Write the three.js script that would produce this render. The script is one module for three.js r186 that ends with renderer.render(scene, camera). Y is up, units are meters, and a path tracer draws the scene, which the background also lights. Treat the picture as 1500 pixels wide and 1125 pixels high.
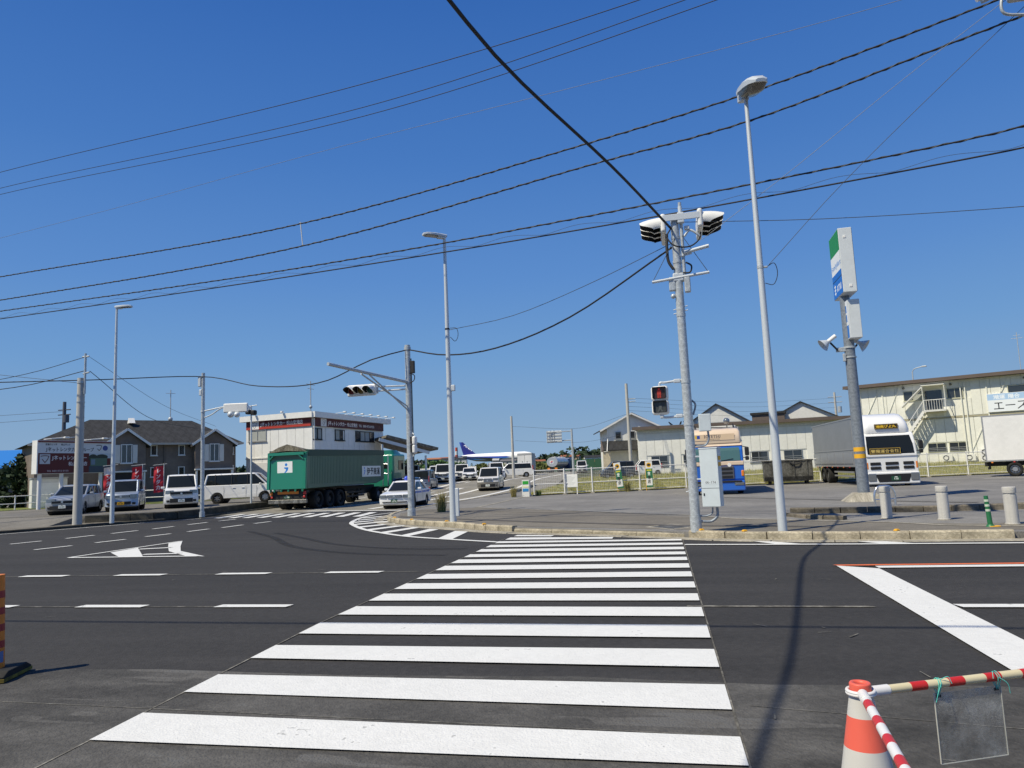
import * as THREE from 'three';
import { mergeGeometries, toCreasedNormals } from 'three/addons/utils/BufferGeometryUtils.js';
import { RoundedBoxGeometry } from 'three/addons/geometries/RoundedBoxGeometry.js';

// ---------------------------------------------------------------- camera, sky, sun, exposure
const scene = new THREE.Scene();
const rad = (d) => d * Math.PI / 180;
const camera = new THREE.PerspectiveCamera(55.906, 4 / 3, 0.05, 6000);
camera.rotation.order = 'YXZ';
camera.position.set(0, 1.7, 0);
camera.rotation.set(rad(6.853), rad(12.3), rad(-2.434));
const renderer = new THREE.WebGLRenderer({ antialias: true });
renderer.toneMapping = THREE.LinearToneMapping;
renderer.toneMappingExposure = 1;
renderer.shadowMap.enabled = true;
const SUN_AZ = rad(47), SUN_EL = rad(53);
const sunDir = new THREE.Vector3(-Math.sin(SUN_AZ) * Math.cos(SUN_EL), Math.sin(SUN_EL), Math.cos(SUN_AZ) * Math.cos(SUN_EL));
function makeSky() {
  const w = 512, h = 256, data = new Float32Array(w * h * 4);
  const stops = [[-90, .16, .17, .18], [-1, .24, .34, .47], [0, .29, .43, .60], [4, .235, .385, .585], [9, .160, .335, .62], [15, .108, .265, .60], [24, .064, .194, .525], [35, .037, .138, .445], [50, .026, .105, .37], [90, .020, .085, .31]];
  for (let j = 0; j < h; j++) {
    const el = (0.5 - (j + .5) / h) * -180;
    let k = 0; while (k < stops.length - 2 && el > stops[k + 1][0]) k++;
    const a = stops[k], b = stops[k + 1], t = Math.min(1, Math.max(0, (el - a[0]) / (b[0] - a[0])));
    for (let i = 0; i < w; i++) {
      const o = (j * w + i) * 4;
      for (let c = 0; c < 3; c++) data[o + c] = a[c + 1] + (b[c + 1] - a[c + 1]) * t;
      data[o + 3] = 1;
    }
  }
  const t = new THREE.DataTexture(data, w, h, THREE.RGBAFormat, THREE.FloatType);
  t.mapping = THREE.EquirectangularReflectionMapping; t.magFilter = t.minFilter = THREE.LinearFilter; t.needsUpdate = true;
  return t;
}
const skyTexture = makeSky();
scene.background = skyTexture;
scene.environment = skyTexture;
const sun = new THREE.DirectionalLight(new THREE.Color(1, .915, .715), 4.85);
sun.position.copy(sunDir).multiplyScalar(120).add(new THREE.Vector3(-5, 0, -40));
sun.target.position.set(-5, 0, -40);
sun.castShadow = true;
sun.shadow.mapSize.set(4096, 4096);
Object.assign(sun.shadow.camera, { left: -90, right: 90, top: 90, bottom: -90, near: 1, far: 400 });
scene.add(sun, sun.target);

// ---------------------------------------------------------------- helpers
let seed = 7;
const rnd = () => { seed = (seed * 1664525 + 1013904223) >>> 0; return seed / 4294967296; };
const rr = (a, b) => a + (b - a) * rnd();
const V = (x, y, z) => new THREE.Vector3(x, y, z);
const used = {};
function numbered(name) {
  const n = used[name] = (used[name] ?? -1) + 1;
  return n ? name + '_' + String(n).padStart(3, '0') : name;
}
// uv in metres from object-space position, projected along the main axis of the normal
function metreUV(g) {
  const p = g.attributes.position, n = g.attributes.normal, uv = new Float32Array(p.count * 2);
  for (let i = 0; i < p.count; i++) {
    const x = p.getX(i), y = p.getY(i), z = p.getZ(i), ax = Math.abs(n.getX(i)), ay = Math.abs(n.getY(i)), az = Math.abs(n.getZ(i));
    if (ay >= ax && ay >= az) { uv[2 * i] = x; uv[2 * i + 1] = z; } else if (ax >= az) { uv[2 * i] = z; uv[2 * i + 1] = y; } else { uv[2 * i] = x; uv[2 * i + 1] = y; }
  }
  g.setAttribute('uv', new THREE.BufferAttribute(uv, 2));
  return g;
}
function flat(g) { // same layout for merging
  let r = g.index ? g.toNonIndexed() : g;
  for (const k of Object.keys(r.attributes)) if (!['position', 'normal', 'uv'].includes(k)) r.deleteAttribute(k);
  if (!r.attributes.uv) r.setAttribute('uv', new THREE.BufferAttribute(new Float32Array(r.attributes.position.count * 2), 2));
  if (!r.attributes.normal) r.computeVertexNormals();
  r.morphAttributes = {};
  return r;
}
function merge(list) { return list.length === 1 ? flat(list[0]) : mergeGeometries(list.map(flat)); }
function mesh(name, geoms, mat, parent, keepUV) {
  let g = Array.isArray(geoms) ? merge(geoms) : flat(geoms);
  if (!keepUV) metreUV(g);
  const m = new THREE.Mesh(g, mat);
  m.name = name; m.castShadow = m.receiveShadow = true;
  if (parent) parent.add(m);
  return m;
}
function share(name, src, parent, x = 0, y = 0, z = 0, ry = 0) { // another mesh with the same geometry
  const m = new THREE.Mesh(src.geometry, src.material); m.name = name; m.castShadow = m.receiveShadow = true;
  m.position.set(x, y, z); m.rotation.y = ry; parent.add(m); return m;
}
function thing(name, label, category, pos = [0, 0, 0], turn = 0, group) {
  const o = new THREE.Group(); o.name = numbered(name); o.position.set(...pos); o.rotation.y = turn;
  o.userData = { label, category }; if (group) o.userData.group = group;
  scene.add(o); return o;
}
function copy(src, label, pos, turn, group) {
  const o = src.clone(); o.name = numbered(src.name.replace(/_\d{3}$/, '')); o.position.set(...pos); o.rotation.y = turn;
  o.userData = { ...src.userData, label }; if (group) o.userData.group = group;
  scene.add(o); return o;
}
function struct(name, geoms, mat, keepUV) {
  const m = mesh(numbered(name), geoms, mat, scene, keepUV); m.userData = { kind: 'structure' }; return m;
}
function structGroup(name) { const o = new THREE.Group(); o.name = numbered(name); o.userData = { kind: 'structure' }; scene.add(o); return o; }
const at = (g, x = 0, y = 0, z = 0, rx = 0, ry = 0, rz = 0) => {
  g.applyMatrix4(new THREE.Matrix4().compose(V(x, y, z), new THREE.Quaternion().setFromEuler(new THREE.Euler(rx, ry, rz)), V(1, 1, 1))); return g;
};
const box = (w, h, d, x = 0, y = 0, z = 0, ry = 0) => at(new THREE.BoxGeometry(w, h, d), x, y, z, 0, ry, 0);
const rbox = (w, h, d, x = 0, y = 0, z = 0, r = .02, ry = 0) => at(new RoundedBoxGeometry(w, h, d, 2, Math.min(r, w / 2.01, h / 2.01, d / 2.01)), x, y, z, 0, ry, 0);
const cyl = (r0, r1, h, x = 0, y = 0, z = 0, n = 16) => at(new THREE.CylinderGeometry(r1, r0, h, n), x, y + h / 2, z); // r0 bottom, r1 top, y = base
function bar(a, b, r, n = 8, r2 = r) { // round bar between two points
  const A = V(...a), B = V(...b), d = B.clone().sub(A), L = d.length();
  const g = new THREE.CylinderGeometry(r2, r, L, n);
  g.applyQuaternion(new THREE.Quaternion().setFromUnitVectors(V(0, 1, 0), d.normalize()));
  const c = A.add(B).multiplyScalar(.5); g.translate(c.x, c.y, c.z); return g;
}
function beam(a, b, w, h) { // square bar between two points
  const A = V(...a), B = V(...b), d = B.clone().sub(A), L = d.length();
  const g = new THREE.BoxGeometry(w, h, L);
  const m = new THREE.Matrix4().lookAt(V(0, 0, 0), d.clone().negate(), Math.abs(d.y / L) > .99 ? V(1, 0, 0) : V(0, 1, 0)); g.applyMatrix4(m);
  const c = A.add(B).multiplyScalar(.5); g.translate(c.x, c.y, c.z); return g;
}
function tube(pts, r, n = 6, seg = 0, closed = false) {
  const c = new THREE.CatmullRomCurve3(pts.map((p) => V(...p)), closed, 'centripetal');
  return new THREE.TubeGeometry(c, seg || pts.length * 6, r, n, closed);
}
function slab(pts, y0, y1) { // polygon in (x, z), extruded from y0 to y1
  const s = new THREE.Shape(pts.map(([x, z]) => new THREE.Vector2(x, -z)));
  const g = new THREE.ExtrudeGeometry(s, { depth: y1 - y0, bevelEnabled: false });
  g.rotateX(-Math.PI / 2); g.translate(0, y0, 0); return g;
}
function sheet(pts, y) { // flat polygon in (x, z), facing up
  const s = new THREE.Shape(pts.map(([x, z]) => new THREE.Vector2(x, -z)));
  const g = new THREE.ShapeGeometry(s); g.rotateX(-Math.PI / 2); g.translate(0, y, 0); return g;
}
function prism(pts, w, bevel = 0) { // profile in (z, y), extruded along x, centred
  const s = new THREE.Shape(pts.map(([z, y]) => new THREE.Vector2(-z, y)));
  const g = new THREE.ExtrudeGeometry(s, { depth: w - 2 * bevel, bevelEnabled: bevel > 0, bevelSize: bevel, bevelThickness: bevel, bevelOffset: -bevel, bevelSegments: 2 });
  g.translate(0, 0, -(w - 2 * bevel) / 2); g.rotateY(Math.PI / 2); return g;
}
function loft(rings, crease = .7) { // rings of equal length, capped
  const n = rings[0].length, pos = [], idx = [];
  for (const r of rings) for (const p of r) pos.push(p[0], p[1], p[2]);
  for (let i = 0; i < rings.length - 1; i++) for (let j = 0; j < n; j++) {
    const a = i * n + j, b = i * n + (j + 1) % n, c = a + n, d = b + n; idx.push(a, b, d, a, d, c);
  }
  for (const [k, flip] of [[0, true], [rings.length - 1, false]]) {
    const c = [0, 0, 0]; for (const p of rings[k]) for (let q = 0; q < 3; q++) c[q] += p[q] / n;
    const ci = pos.length / 3; pos.push(...c);
    for (let j = 0; j < n; j++) { const a = k * n + j, b = k * n + (j + 1) % n; flip ? idx.push(ci, b, a) : idx.push(ci, a, b); }
  }
  const g = new THREE.BufferGeometry(); g.setAttribute('position', new THREE.Float32BufferAttribute(pos, 3)); g.setIndex(idx);
  return toCreasedNormals(g, crease);
}
function planRing(y, z0, z1, w, r, n = 4) { // rounded rectangle in plan, half width w
  const out = [], cz = (z0 + z1) / 2, hz = Math.abs(z1 - z0) / 2;
  r = Math.min(r, w * .98, hz * .98);
  for (const [sx, sz, a0] of [[1, 1, 0], [-1, 1, 90], [-1, -1, 180], [1, -1, 270]]) for (let k = 0; k <= n; k++) {
    const a = rad(a0 + 90 * k / n); out.push([sx * (w - r) + Math.cos(a) * r, y, cz + sz * (hz - r) + Math.sin(a) * r]);
  }
  return out.reverse();
}
// ---------------------------------------------------------------- procedural textures
function lattice(n) { const a = new Float32Array(n * n); for (let i = 0; i < n * n; i++) a[i] = rnd(); return a; }
function tileNoise(size, cells, a) {
  const out = new Float32Array(size * size);
  for (let j = 0; j < size; j++) for (let i = 0; i < size; i++) {
    const x = i / size * cells, y = j / size * cells, x0 = Math.floor(x), y0 = Math.floor(y);
    let u = x - x0, v = y - y0; u = u * u * (3 - 2 * u); v = v * v * (3 - 2 * v);
    const x1 = (x0 + 1) % cells, y1 = (y0 + 1) % cells;
    out[j * size + i] = (a[y0 * cells + x0] * (1 - u) + a[y0 * cells + x1] * u) * (1 - v) + (a[y1 * cells + x0] * (1 - u) + a[y1 * cells + x1] * u) * v;
  }
  return out;
}
// layers: [cells, amount]; value 0..1 around .5
function field(size, layers) {
  const out = new Float32Array(size * size).fill(.5);
  for (const [cells, amt] of layers) { const n = tileNoise(size, cells, lattice(cells)); for (let i = 0; i < out.length; i++) out[i] += (n[i] - .5) * amt; }
  return out;
}
function dataTex(f, size, metres, toRGB, srgb) {
  const d = new Uint8Array(size * size * 4);
  for (let i = 0; i < size * size; i++) { const c = toRGB(f[i], i); d[4 * i] = c[0]; d[4 * i + 1] = c[1]; d[4 * i + 2] = c[2]; d[4 * i + 3] = 255; }
  const t = new THREE.DataTexture(d, size, size); t.wrapS = t.wrapT = THREE.RepeatWrapping; t.magFilter = THREE.LinearFilter; t.minFilter = THREE.LinearMipmapLinearFilter; t.generateMipmaps = true;
  t.repeat.set(1 / metres, 1 / metres); if (srgb) t.colorSpace = THREE.SRGBColorSpace; t.needsUpdate = true; return t;
}
const cl = (v) => Math.max(0, Math.min(255, Math.round(v)));
function toneTex(size, metres, layers, lo, hi, tint = 0) { // near-white multiplier map
  const f = field(size, layers);
  return dataTex(f, size, metres, (v) => { const k = lo + (hi - lo) * Math.max(0, Math.min(1, v)); return [cl(255 * k), cl(255 * (k - tint * .3)), cl(255 * (k - tint))]; }, true);
}
function bumpTex(size, metres, layers) { return dataTex(field(size, layers), size, metres, (v) => { const k = cl(255 * v); return [k, k, k]; }); }
const asphaltTone = (() => {
  const s = 1024, f = field(s, [[3, .16], [9, .16], [40, .14], [340, .26], [500, .2]]);
  return dataTex(f, s, 7, (v, i) => { const sp = rnd(); const k = .60 + .5 * (v - .5) + (sp > .9975 ? .35 : sp < .003 ? -.2 : 0) + .25; return [cl(255 * k), cl(255 * k * .99), cl(255 * k * .985)]; }, true);
})();
function streakField(size, layers) { // noise stretched along the first axis
  const out = new Float32Array(size * size).fill(.5);
  for (const [cx, cy, amt] of layers) {
    const a = new Float32Array(cx * cy); for (let i = 0; i < a.length; i++) a[i] = rnd();
    for (let j = 0; j < size; j++) for (let i = 0; i < size; i++) {
      const x = i / size * cx, y = j / size * cy, x0 = Math.floor(x), y0 = Math.floor(y), x1 = (x0 + 1) % cx, y1 = (y0 + 1) % cy; let u = x - x0, v = y - y0; u = u * u * (3 - 2 * u); v = v * v * (3 - 2 * v);
      out[j * size + i] += ((a[y0 * cx + x0] * (1 - u) + a[y0 * cx + x1] * u) * (1 - v) + (a[y1 * cx + x0] * (1 - u) + a[y1 * cx + x1] * u) * v - .5) * amt;
    }
  }
  return out;
}
const laneTone = (() => { // fresh surface rolled along the carriageway, with faint passes of the roller and specks
  const s = 1024, f = streakField(s, [[2, 9, .30], [3, 26, .22], [6, 80, .16], [300, 340, .3], [500, 510, .2]]);
  return dataTex(f, s, 13, (v) => { const sp = rnd(), k = .85 + .42 * (v - .5) + (sp > .9982 ? .3 : 0); return [cl(255 * k), cl(255 * k * .993), cl(255 * k * .99)]; }, true);
})();
const wornTone = (() => { // dusty older surface with pale patches and streaks
  const s = 1024, f = streakField(s, [[5, 9, .5], [14, 30, .42], [40, 70, .3], [300, 320, .3]]), g = streakField(s, [[6, 40, 1], [20, 160, .5]]);
  return dataTex(f, s, 9, (v, i) => { const sp = rnd(), k = .80 + .5 * (v - .5) + (g[i] > .86 ? .16 : 0) + (sp > .9975 ? .35 : sp < .003 ? -.15 : 0); return [cl(255 * k), cl(255 * k * .99), cl(255 * k * .975)]; }, true);
})();
const asphaltBump = bumpTex(512, 1.6, [[120, .9], [250, .8]]);
const paintTone = (() => { // road paint: worn specks and scuffs
  const s = 1024, f = field(s, [[6, .2], [24, .3], [90, .5]]), g = field(s, [[200, 1]]);
  return dataTex(f, s, 4, (v, i) => { let k = .97 + (v - .5) * .06; if (v > .80 && g[i] > .50) k -= .20; if (rnd() > .9992) k = .45; return [cl(255 * k), cl(255 * k), cl(252 * k)]; }, true);
})();
const concreteTone = toneTex(512, 2.5, [[4, .4], [14, .4], [60, .35], [200, .35]], .62, 1.05, .05);
const softTone = toneTex(256, 3, [[4, .5], [16, .4], [64, .3]], .945, 1.015, .01);
const streakTone = (() => { // weathered sheet wall, stained patches
  const s = 512, f = field(s, [[3, .4], [11, .5], [45, .4]]);
  return dataTex(f, s, 6, (v) => { const k = .86 + .2 * v; return [cl(255 * k), cl(254 * k), cl(250 * k)]; }, true);
})();
const galvTone = (() => { const s = 256, f = field(s, [[10, .6], [26, .7], [60, .4]]); return dataTex(f, s, .5, (v) => { const k = .80 + .22 * v; return [cl(252 * k), cl(254 * k), cl(255 * k)]; }, true); })();
const grimeTone = toneTex(256, 1.2, [[5, .6], [18, .6], [60, .5]], .55, 1.05, .06);
const roughTex = toneTex(256, 1.5, [[6, .6], [30, .6]], .55, 1);
roughTex.colorSpace = THREE.NoColorSpace;
const grassTone = (() => { const s = 512, f = field(s, [[7, .5], [30, .6], [140, .8]]); return dataTex(f, s, 6, (v) => { const k = .5 + .55 * v; return [cl(255 * (k + .06 * (v - .5))), cl(250 * k), cl(215 * k)]; }, true); })();
function std(hex, rough = .6, metal = 0, o = {}) { return new THREE.MeshStandardMaterial({ color: hex, roughness: rough, metalness: metal, ...o }); }
const lin = (r, g, b) => new THREE.Color().setRGB(r, g, b);
const M = {
  roadNew: std(lin(.046, .0445, .044), 1, 0, { map: laneTone, bumpMap: asphaltBump, bumpScale: .004 }),
  roadOld: std(lin(.33, .315, .265), .9, 0, { map: asphaltTone, bumpMap: asphaltBump, bumpScale: .004 }),
  roadNear: std(lin(.112, .11, .106), 1, 0, { map: wornTone, bumpMap: asphaltBump, bumpScale: .005 }),
  lot: std(lin(.285, .28, .265), .92, 0, { map: asphaltTone, bumpMap: asphaltBump, bumpScale: .004 }),
  walk: std(lin(.25, .23, .19), .92, 0, { map: asphaltTone, bumpMap: asphaltBump, bumpScale: .004 }),
  lotLeft: std(lin(.24, .23, .205), .92, 0, { map: asphaltTone, bumpMap: asphaltBump, bumpScale: .004 }),
  paint: std(lin(.76, .76, .755), .7, 0, { map: paintTone, bumpMap: asphaltBump, bumpScale: .002 }),
  paintOld: std(lin(.74, .73, .70), .8, 0, { map: softTone }),
  paintThin: std(lin(.27, .265, .25), .85, 0, { map: grimeTone }),
  paintOrange: std(lin(.75, .16, .04), .7, 0, { map: paintTone }),
  kerb: std(lin(.56, .51, .41), .9, 0, { map: concreteTone, bumpMap: asphaltBump, bumpScale: .004 }),
  kerbDark: std(lin(.24, .22, .18), .92, 0, { map: concreteTone, bumpMap: asphaltBump, bumpScale: .004 }),
  concrete: std(lin(.48, .46, .41), .9, 0, { map: concreteTone }),
  granite: std(lin(.56, .55, .525), .75, 0, { map: softTone, bumpMap: asphaltBump, bumpScale: .003 }),
  poleConcrete: std(lin(.50, .49, .46), .9, 0, { map: softTone }),
  galv: std(lin(.58, .61, .63), .55, .2, { map: galvTone, roughnessMap: roughTex }),
  galvLight: std(lin(.60, .64, .67), .45, .2),
  steelBlue: std(lin(.30, .34, .40), .5, .3, { map: galvTone }),
  white: std(lin(.84, .84, .82), .45, 0, { map: softTone }),
  whiteDull: std(lin(.70, .70, .68), .6, 0, { map: softTone }),
  cabinet: std(lin(.60, .67, .71), .5, 0, { map: softTone }),
  black: std(lin(.012, .012, .013), .6),
  blackGloss: std(lin(.01, .01, .012), .25),
  rubber: std(lin(.02, .02, .02), .85, 0, { map: grimeTone }),
  rim: std(lin(.45, .46, .48), .35, .7),
  chrome: std(lin(.70, .70, .70), .28, .9),
  glass: new THREE.MeshPhysicalMaterial({ color: lin(.014, .017, .018), roughness: .05, metalness: 0, specularIntensity: .6 }),
  winGlass: new THREE.MeshPhysicalMaterial({ color: lin(.03, .035, .04), roughness: .08, clearcoat: 1, clearcoatRoughness: .04 }),
  curtain: std(lin(.40, .42, .40), .9, 0, { map: softTone }),
  alu: std(lin(.45, .45, .44), .45, .6),
  cable: std(lin(.018, .018, .02), .7),
  cableThin: std(lin(.06, .07, .08), .6),
  lampGlass: new THREE.MeshPhysicalMaterial({ color: lin(.22, .24, .26), roughness: .1, metalness: .5, clearcoat: 1 }),
  red: std(lin(.45, .02, .02), .35), amber: std(lin(.75, .22, .02), .4), yellowPlate: std(lin(.72, .42, .03), .5),
  yellow: std(lin(.80, .42, .02), .6),
  wall: std(lin(.84, .84, .80), .75, 0, { map: softTone }),
  creamWall: std(lin(.81, .815, .745), .75, 0, { map: softTone }),
  brownWall: std(lin(.20, .165, .145), .85, 0, { map: streakTone }),
  roofDark: std(lin(.042, .045, .054), .8, 0, { map: grimeTone }),
  roofBrown: std(lin(.13, .10, .085), .7, 0, { map: softTone }),
  maroon: std(lin(.155, .022, .02), .55, 0, { map: softTone }),
  signRed: std(lin(.50, .05, .03), .55),
  grassGround: std(lin(.34, .33, .13), .95, 0, { map: grassTone }),
  fieldGround: std(lin(.10, .115, .05), .95, 0, { map: grassTone }),
  leaf: std(lin(.06, .13, .03), .8, 0, { side: THREE.DoubleSide }),
  leafDark: std(lin(.022, .045, .018), .85, 0, { side: THREE.DoubleSide }),
  leafOlive: std(lin(.13, .15, .04), .85, 0, { side: THREE.DoubleSide }),
  leafDry: std(lin(.42, .34, .13), .85, 0, { side: THREE.DoubleSide }),
  bark: std(lin(.07, .05, .035), .9, 0, { map: grimeTone }),
};
// ---------------------------------------------------------------- lettering (strokes on a 10 x 10 grid)
const GLYPH = {
  'ネ': '5,0 5,2|1,2 9,2 1,7|5,4.5 5,10|6.5,5.5 9,7.5', 'ッ': '2.5,5 3.2,6.8|5,4.6 5.7,6.4|8.5,5 7.5,8 4.5,10', 'ト': '3.5,.5 3.5,10|3.5,4 8,6', 'レ': '3,.5 3,9.5 9,5',
  'ン': '1.5,2 4,3.8|9,2.5 6.5,7 1.5,9.5', 'タ': '4,.5 1.2,5|3.5,2 8.5,2 6,7 2,10|3,4.5 7,6.5', 'カ': '1,3 9,3 8.2,9.5 6.5,9|4.8,.5 4.2,5.5 1,10', 'ー': '1,5 9,5',
  'グ': '4,1 1,5.5|3.5,2.5 7.5,2.5 5,7.5 2,10|8,.5 8.6,1.8|9.3,.2 9.9,1.4', 'ル': '3,1.5 2.8,6 .8,9.5|6,1 6,9.3 9.8,5.5', 'プ': '1,2.5 8,2.5 6.5,7 2,9.8|9,.2 9.8,1 9,1.8 8.2,1 9,.2',
  '松': '.3,3 4.3,3|2.4,.3 2.4,10|2.4,3.2 .4,7|2.4,4 4.2,5.8|6,.8 4.6,4.2|7.6,.6 9.8,4.2|6.8,4.5 5,9 9.2,8.6|8,6.6 9.8,9.8', '山': '5,.5 5,9|1,3.5 1,9.2 9,9.2|9,3.5 9,9.8',
  '空': '5,0 5,1.5|1,3 1,1.7 9,1.7 9,3|3.8,2 3.2,3.8 1,5|6.2,2 6.2,4.3 9,4.3|2,6 8,6|5,6 5,9.4|.7,9.5 9.3,9.5',
  '港': '.8,.8 2,2|.4,3.5 1.8,4.6|.6,9.8 2.4,6|3,2 9.8,2|5,.3 5,4|7.8,.3 7.8,4|2.8,4 10,4|4.8,4 2.8,6.5|7.8,4 10,6.5|4.6,5.8 8,5.8 8,7.5 4.6,7.5|4.6,5.8 4.6,9.6 9.4,9.6 9.4,8.4',
  '店': '5.2,0 5.2,1.6|1,1.8 9.6,1.8|1.4,1.8 1.2,6 .3,10|5.4,2.6 5.4,5.8|5.4,4 8.8,4|3,6 8.6,6 8.6,9.6 3,9.6 3,6', 'エ': '1.8,1.8 8.2,1.8|5,1.8 5,8.8|.8,8.8 9.2,8.8', 'ス': '1.8,1.5 8,1.5 5.5,6 1,9.6|5.6,5.6 9,9.4',
  '商': '5,0 5,1.4|.5,1.6 9.5,1.6|3.4,2 4,3.4|6.6,2 6,3.4|1,10 1,3.6 9,3.6 9,9.6 8,9.6|4.3,3.8 3.8,5.4 2.4,6|5.8,3.8 5.8,5.4 7.8,5.4|3.4,6.6 6.8,6.6 6.8,8.8 3.4,8.8 3.4,6.6',
  '伊': '2.6,.3 .3,5|1.7,3.2 1.7,10|3.6,1.4 8.6,1.4 8.6,6.6 3.6,6.6|3.2,4 9.8,4|6,1.4 5.6,6.5 3.4,9.8', '予': '2,.8 8.2,.8 5,3.4|3.2,2 6,3.6|.8,4.2 9.2,4.2 8,6|5.2,4.2 5.2,9.4 3.8,9',
  '運': '1,.8 2.2,2|.5,4 2.2,4 2.2,7.6|.4,9.6 2.2,7.8 4,9.4 10,9.4|3.4,1.8 3.4,.8 9.6,.8 9.6,1.8|4.4,3.2 8.6,3.2 8.6,6 4.4,6 4.4,3.2|4.4,4.6 8.6,4.6|3.4,7.2 9.6,7.2|6.5,1.4 6.5,8.6',
  'び': '.8,2 3.5,2 2,6 3,9.4 6,9 7.6,5 6.6,1.6 9.4,5|8.4,.4 9,1.6|9.6,0 10,1.2', 'よ': '5.4,.5 5.4,7.5|5.4,3 9,3|5.4,7.4 3,7 1.4,8.4 3,9.6 5.4,8.6 9.2,9.6', '丸': '.8,3.2 7,3.2 7,8.6 9.6,8.6 9.6,7|4,.4 3.6,5 .6,9.8|1.6,5 5,7',
  '豊': '1,.6 9,.6 9,4 1,4 1,.6|3.6,.6 3.6,4|6.4,.6 6.4,4|1,2.3 9,2.3|.5,5.2 9.5,5.2|2.6,6.2 7.4,6.2 7.4,7.8 2.6,7.8 2.6,6.2|3,8.2 3.6,9.4|7,8.2 6.4,9.4|.5,9.6 9.5,9.6', '陽': '.8,.6 .8,10|.8,.8 3,.8 2,3.4 3,5.6 1,6.6|4.4,.6 9,.6 9,4 4.4,4 4.4,.6|4.4,2.3 9,2.3|3.4,5.2 9.8,5.2|5,5.4 3.4,8|4.4,6.6 9.4,6.6 9,9.8 8,9.6|6.4,6.8 4.4,9.6|7.8,6.8 6.2,9.6',
  '合': '5,.2 .4,4.6|5,.2 9.6,4.6|3,4.2 7,4.2|2.4,5.8 7.6,5.8 7.6,9.6 2.4,9.6 2.4,5.8', '会': '5,.2 .4,4.4|5,.2 9.6,4.4|3,3.8 7,3.8|1.4,5.8 8.6,5.8|5,5.8 2.4,9.2 8,8.8|6.6,7.4 8.6,9.8', '社': '2.4,.2 2.8,1.4|.5,2 4,2 .4,6.4|2.6,4.6 2.6,10|5,3.6 9.6,3.6|7.2,.6 7.2,9.4|4.6,9.4 9.9,9.4',
};
function strokeText(x, str, px, py, s, lw, color, stretch = .92) { // canvas context, top left, size
  x.strokeStyle = color; x.fillStyle = color; x.lineWidth = lw; x.lineCap = 'square'; x.lineJoin = 'miter';
  let cx = px;
  for (const ch of str) {
    if (GLYPH[ch]) {
      for (const poly of GLYPH[ch].split('|')) { x.beginPath(); poly.split(' ').forEach((q, i) => { const [a, b] = q.split(',').map(Number); const X = cx + a / 10 * s * stretch, Y = py + b / 10 * s; i ? x.lineTo(X, Y) : x.moveTo(X, Y); }); x.stroke(); }
      cx += s * (stretch + .1);
    } else { x.font = 'bold ' + Math.round(s * 1.12) + 'px sans-serif'; x.textBaseline = 'alphabetic'; x.fillText(ch, cx, py + s * .98); cx += (x.measureText(ch).width || s * .55) + s * .04; }
  }
  return cx;
}
function printed(w, h, draw, rough = .6) {
  const c = document.createElement('canvas'); c.width = w; c.height = h; const x = c.getContext('2d'); draw(x, w, h);
  const t = new THREE.CanvasTexture(c); t.colorSpace = THREE.SRGBColorSpace; t.anisotropy = 8;
  return std(0xffffff, rough, 0, { map: t });
}
function face(name, w, h, mat, parent, x, y, z, ry = 0, rx = 0) { // flat print facing +z of its own frame
  const g = new THREE.PlaneGeometry(w, h); at(g, x, y, z, rx, ry, 0); return mesh(name, g, mat, parent, true);
}
// ---------------------------------------------------------------- the ground
const rise = (z) => z > -45 ? 0 : z > -80 ? .8 * (1 - Math.cos((-45 - z) / 35 * Math.PI)) / 2 : z > -150 ? .8 + .3 * (-80 - z) / 70 : z > -300 ? 1.1 + .6 * (-150 - z) / 150 : z > -450 ? 1.7 + 3.8 * (1 - Math.cos((-300 - z) / 150 * Math.PI)) / 2 : 5.5;
{
  const xs = [], zs = [];
  for (const v of [-3000, -1500, -700, -350, -200, -140, -100, -80, -60, -45, -30, -15, 0, 15, 30, 45, 60, 80, 120, 200, 400, 900, 1800, 3000]) xs.push(v);
  for (const v of [400, 100, 30, 0, -20, -40, -60, -80, -86, -92, -100, -115, -130, -150, -170, -190, -210, -230, -250, -270, -290, -310, -330, -360, -390, -420, -450, -520, -600, -1000, -1600, -2600, -3600]) zs.push(v);
  const pos = [], idx = [];
  zs.forEach((z) => xs.forEach((x) => pos.push(x, z > -84 ? -.45 : z > -90 ? .3 : rise(z) - .03, z)));
  for (let j = 0; j < zs.length - 1; j++) for (let i = 0; i < xs.length - 1; i++) { const a = j * xs.length + i, b = a + 1, c = a + xs.length, d = c + 1; idx.push(a, b, d, a, d, c); }
  const g = new THREE.BufferGeometry(); g.setAttribute('position', new THREE.Float32BufferAttribute(pos, 3)); g.setIndex(idx); g.computeVertexNormals();
  struct('terrain', g, M.fieldGround);
}
const road = struct('road', sheet([[-220, 60], [220, 60], [220, -46], [-220, -46]].reverse(), 0), M.roadNew);
mesh('old_surface', sheet([[-220, 60], [220, 60], [220, -5.3], [6, -5.85], [3.4, -5.95], [2.1, -6.1], [.6, -6.02], [-.9, -6.14], [-3, -6.05], [-4.8, -6.12], [-7, -6.0], [-9, -6.05], [-220, -5.6]].reverse(), .004), M.roadNear, road);
function strip(stations, yOff) { // sheet along -z: [z, xLeft, xRight]
  const pos = [], idx = [];
  stations.forEach(([z, a, b], i) => { pos.push(a, rise(z) + yOff, z, b, rise(z) + yOff, z); if (i) { const k = 2 * i; idx.push(k - 2, k - 1, k + 1, k - 2, k + 1, k); } });
  const g = new THREE.BufferGeometry(); g.setAttribute('position', new THREE.Float32BufferAttribute(pos, 3)); g.setIndex(idx); g.computeVertexNormals(); return g;
}
const roadX = (z) => z > -60 ? [-24.5 + (-34 - z) * -.04, -11.2] : [-25.6 - (-60 - z) * .16, -11.3 - (-60 - z) * .085];
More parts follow.
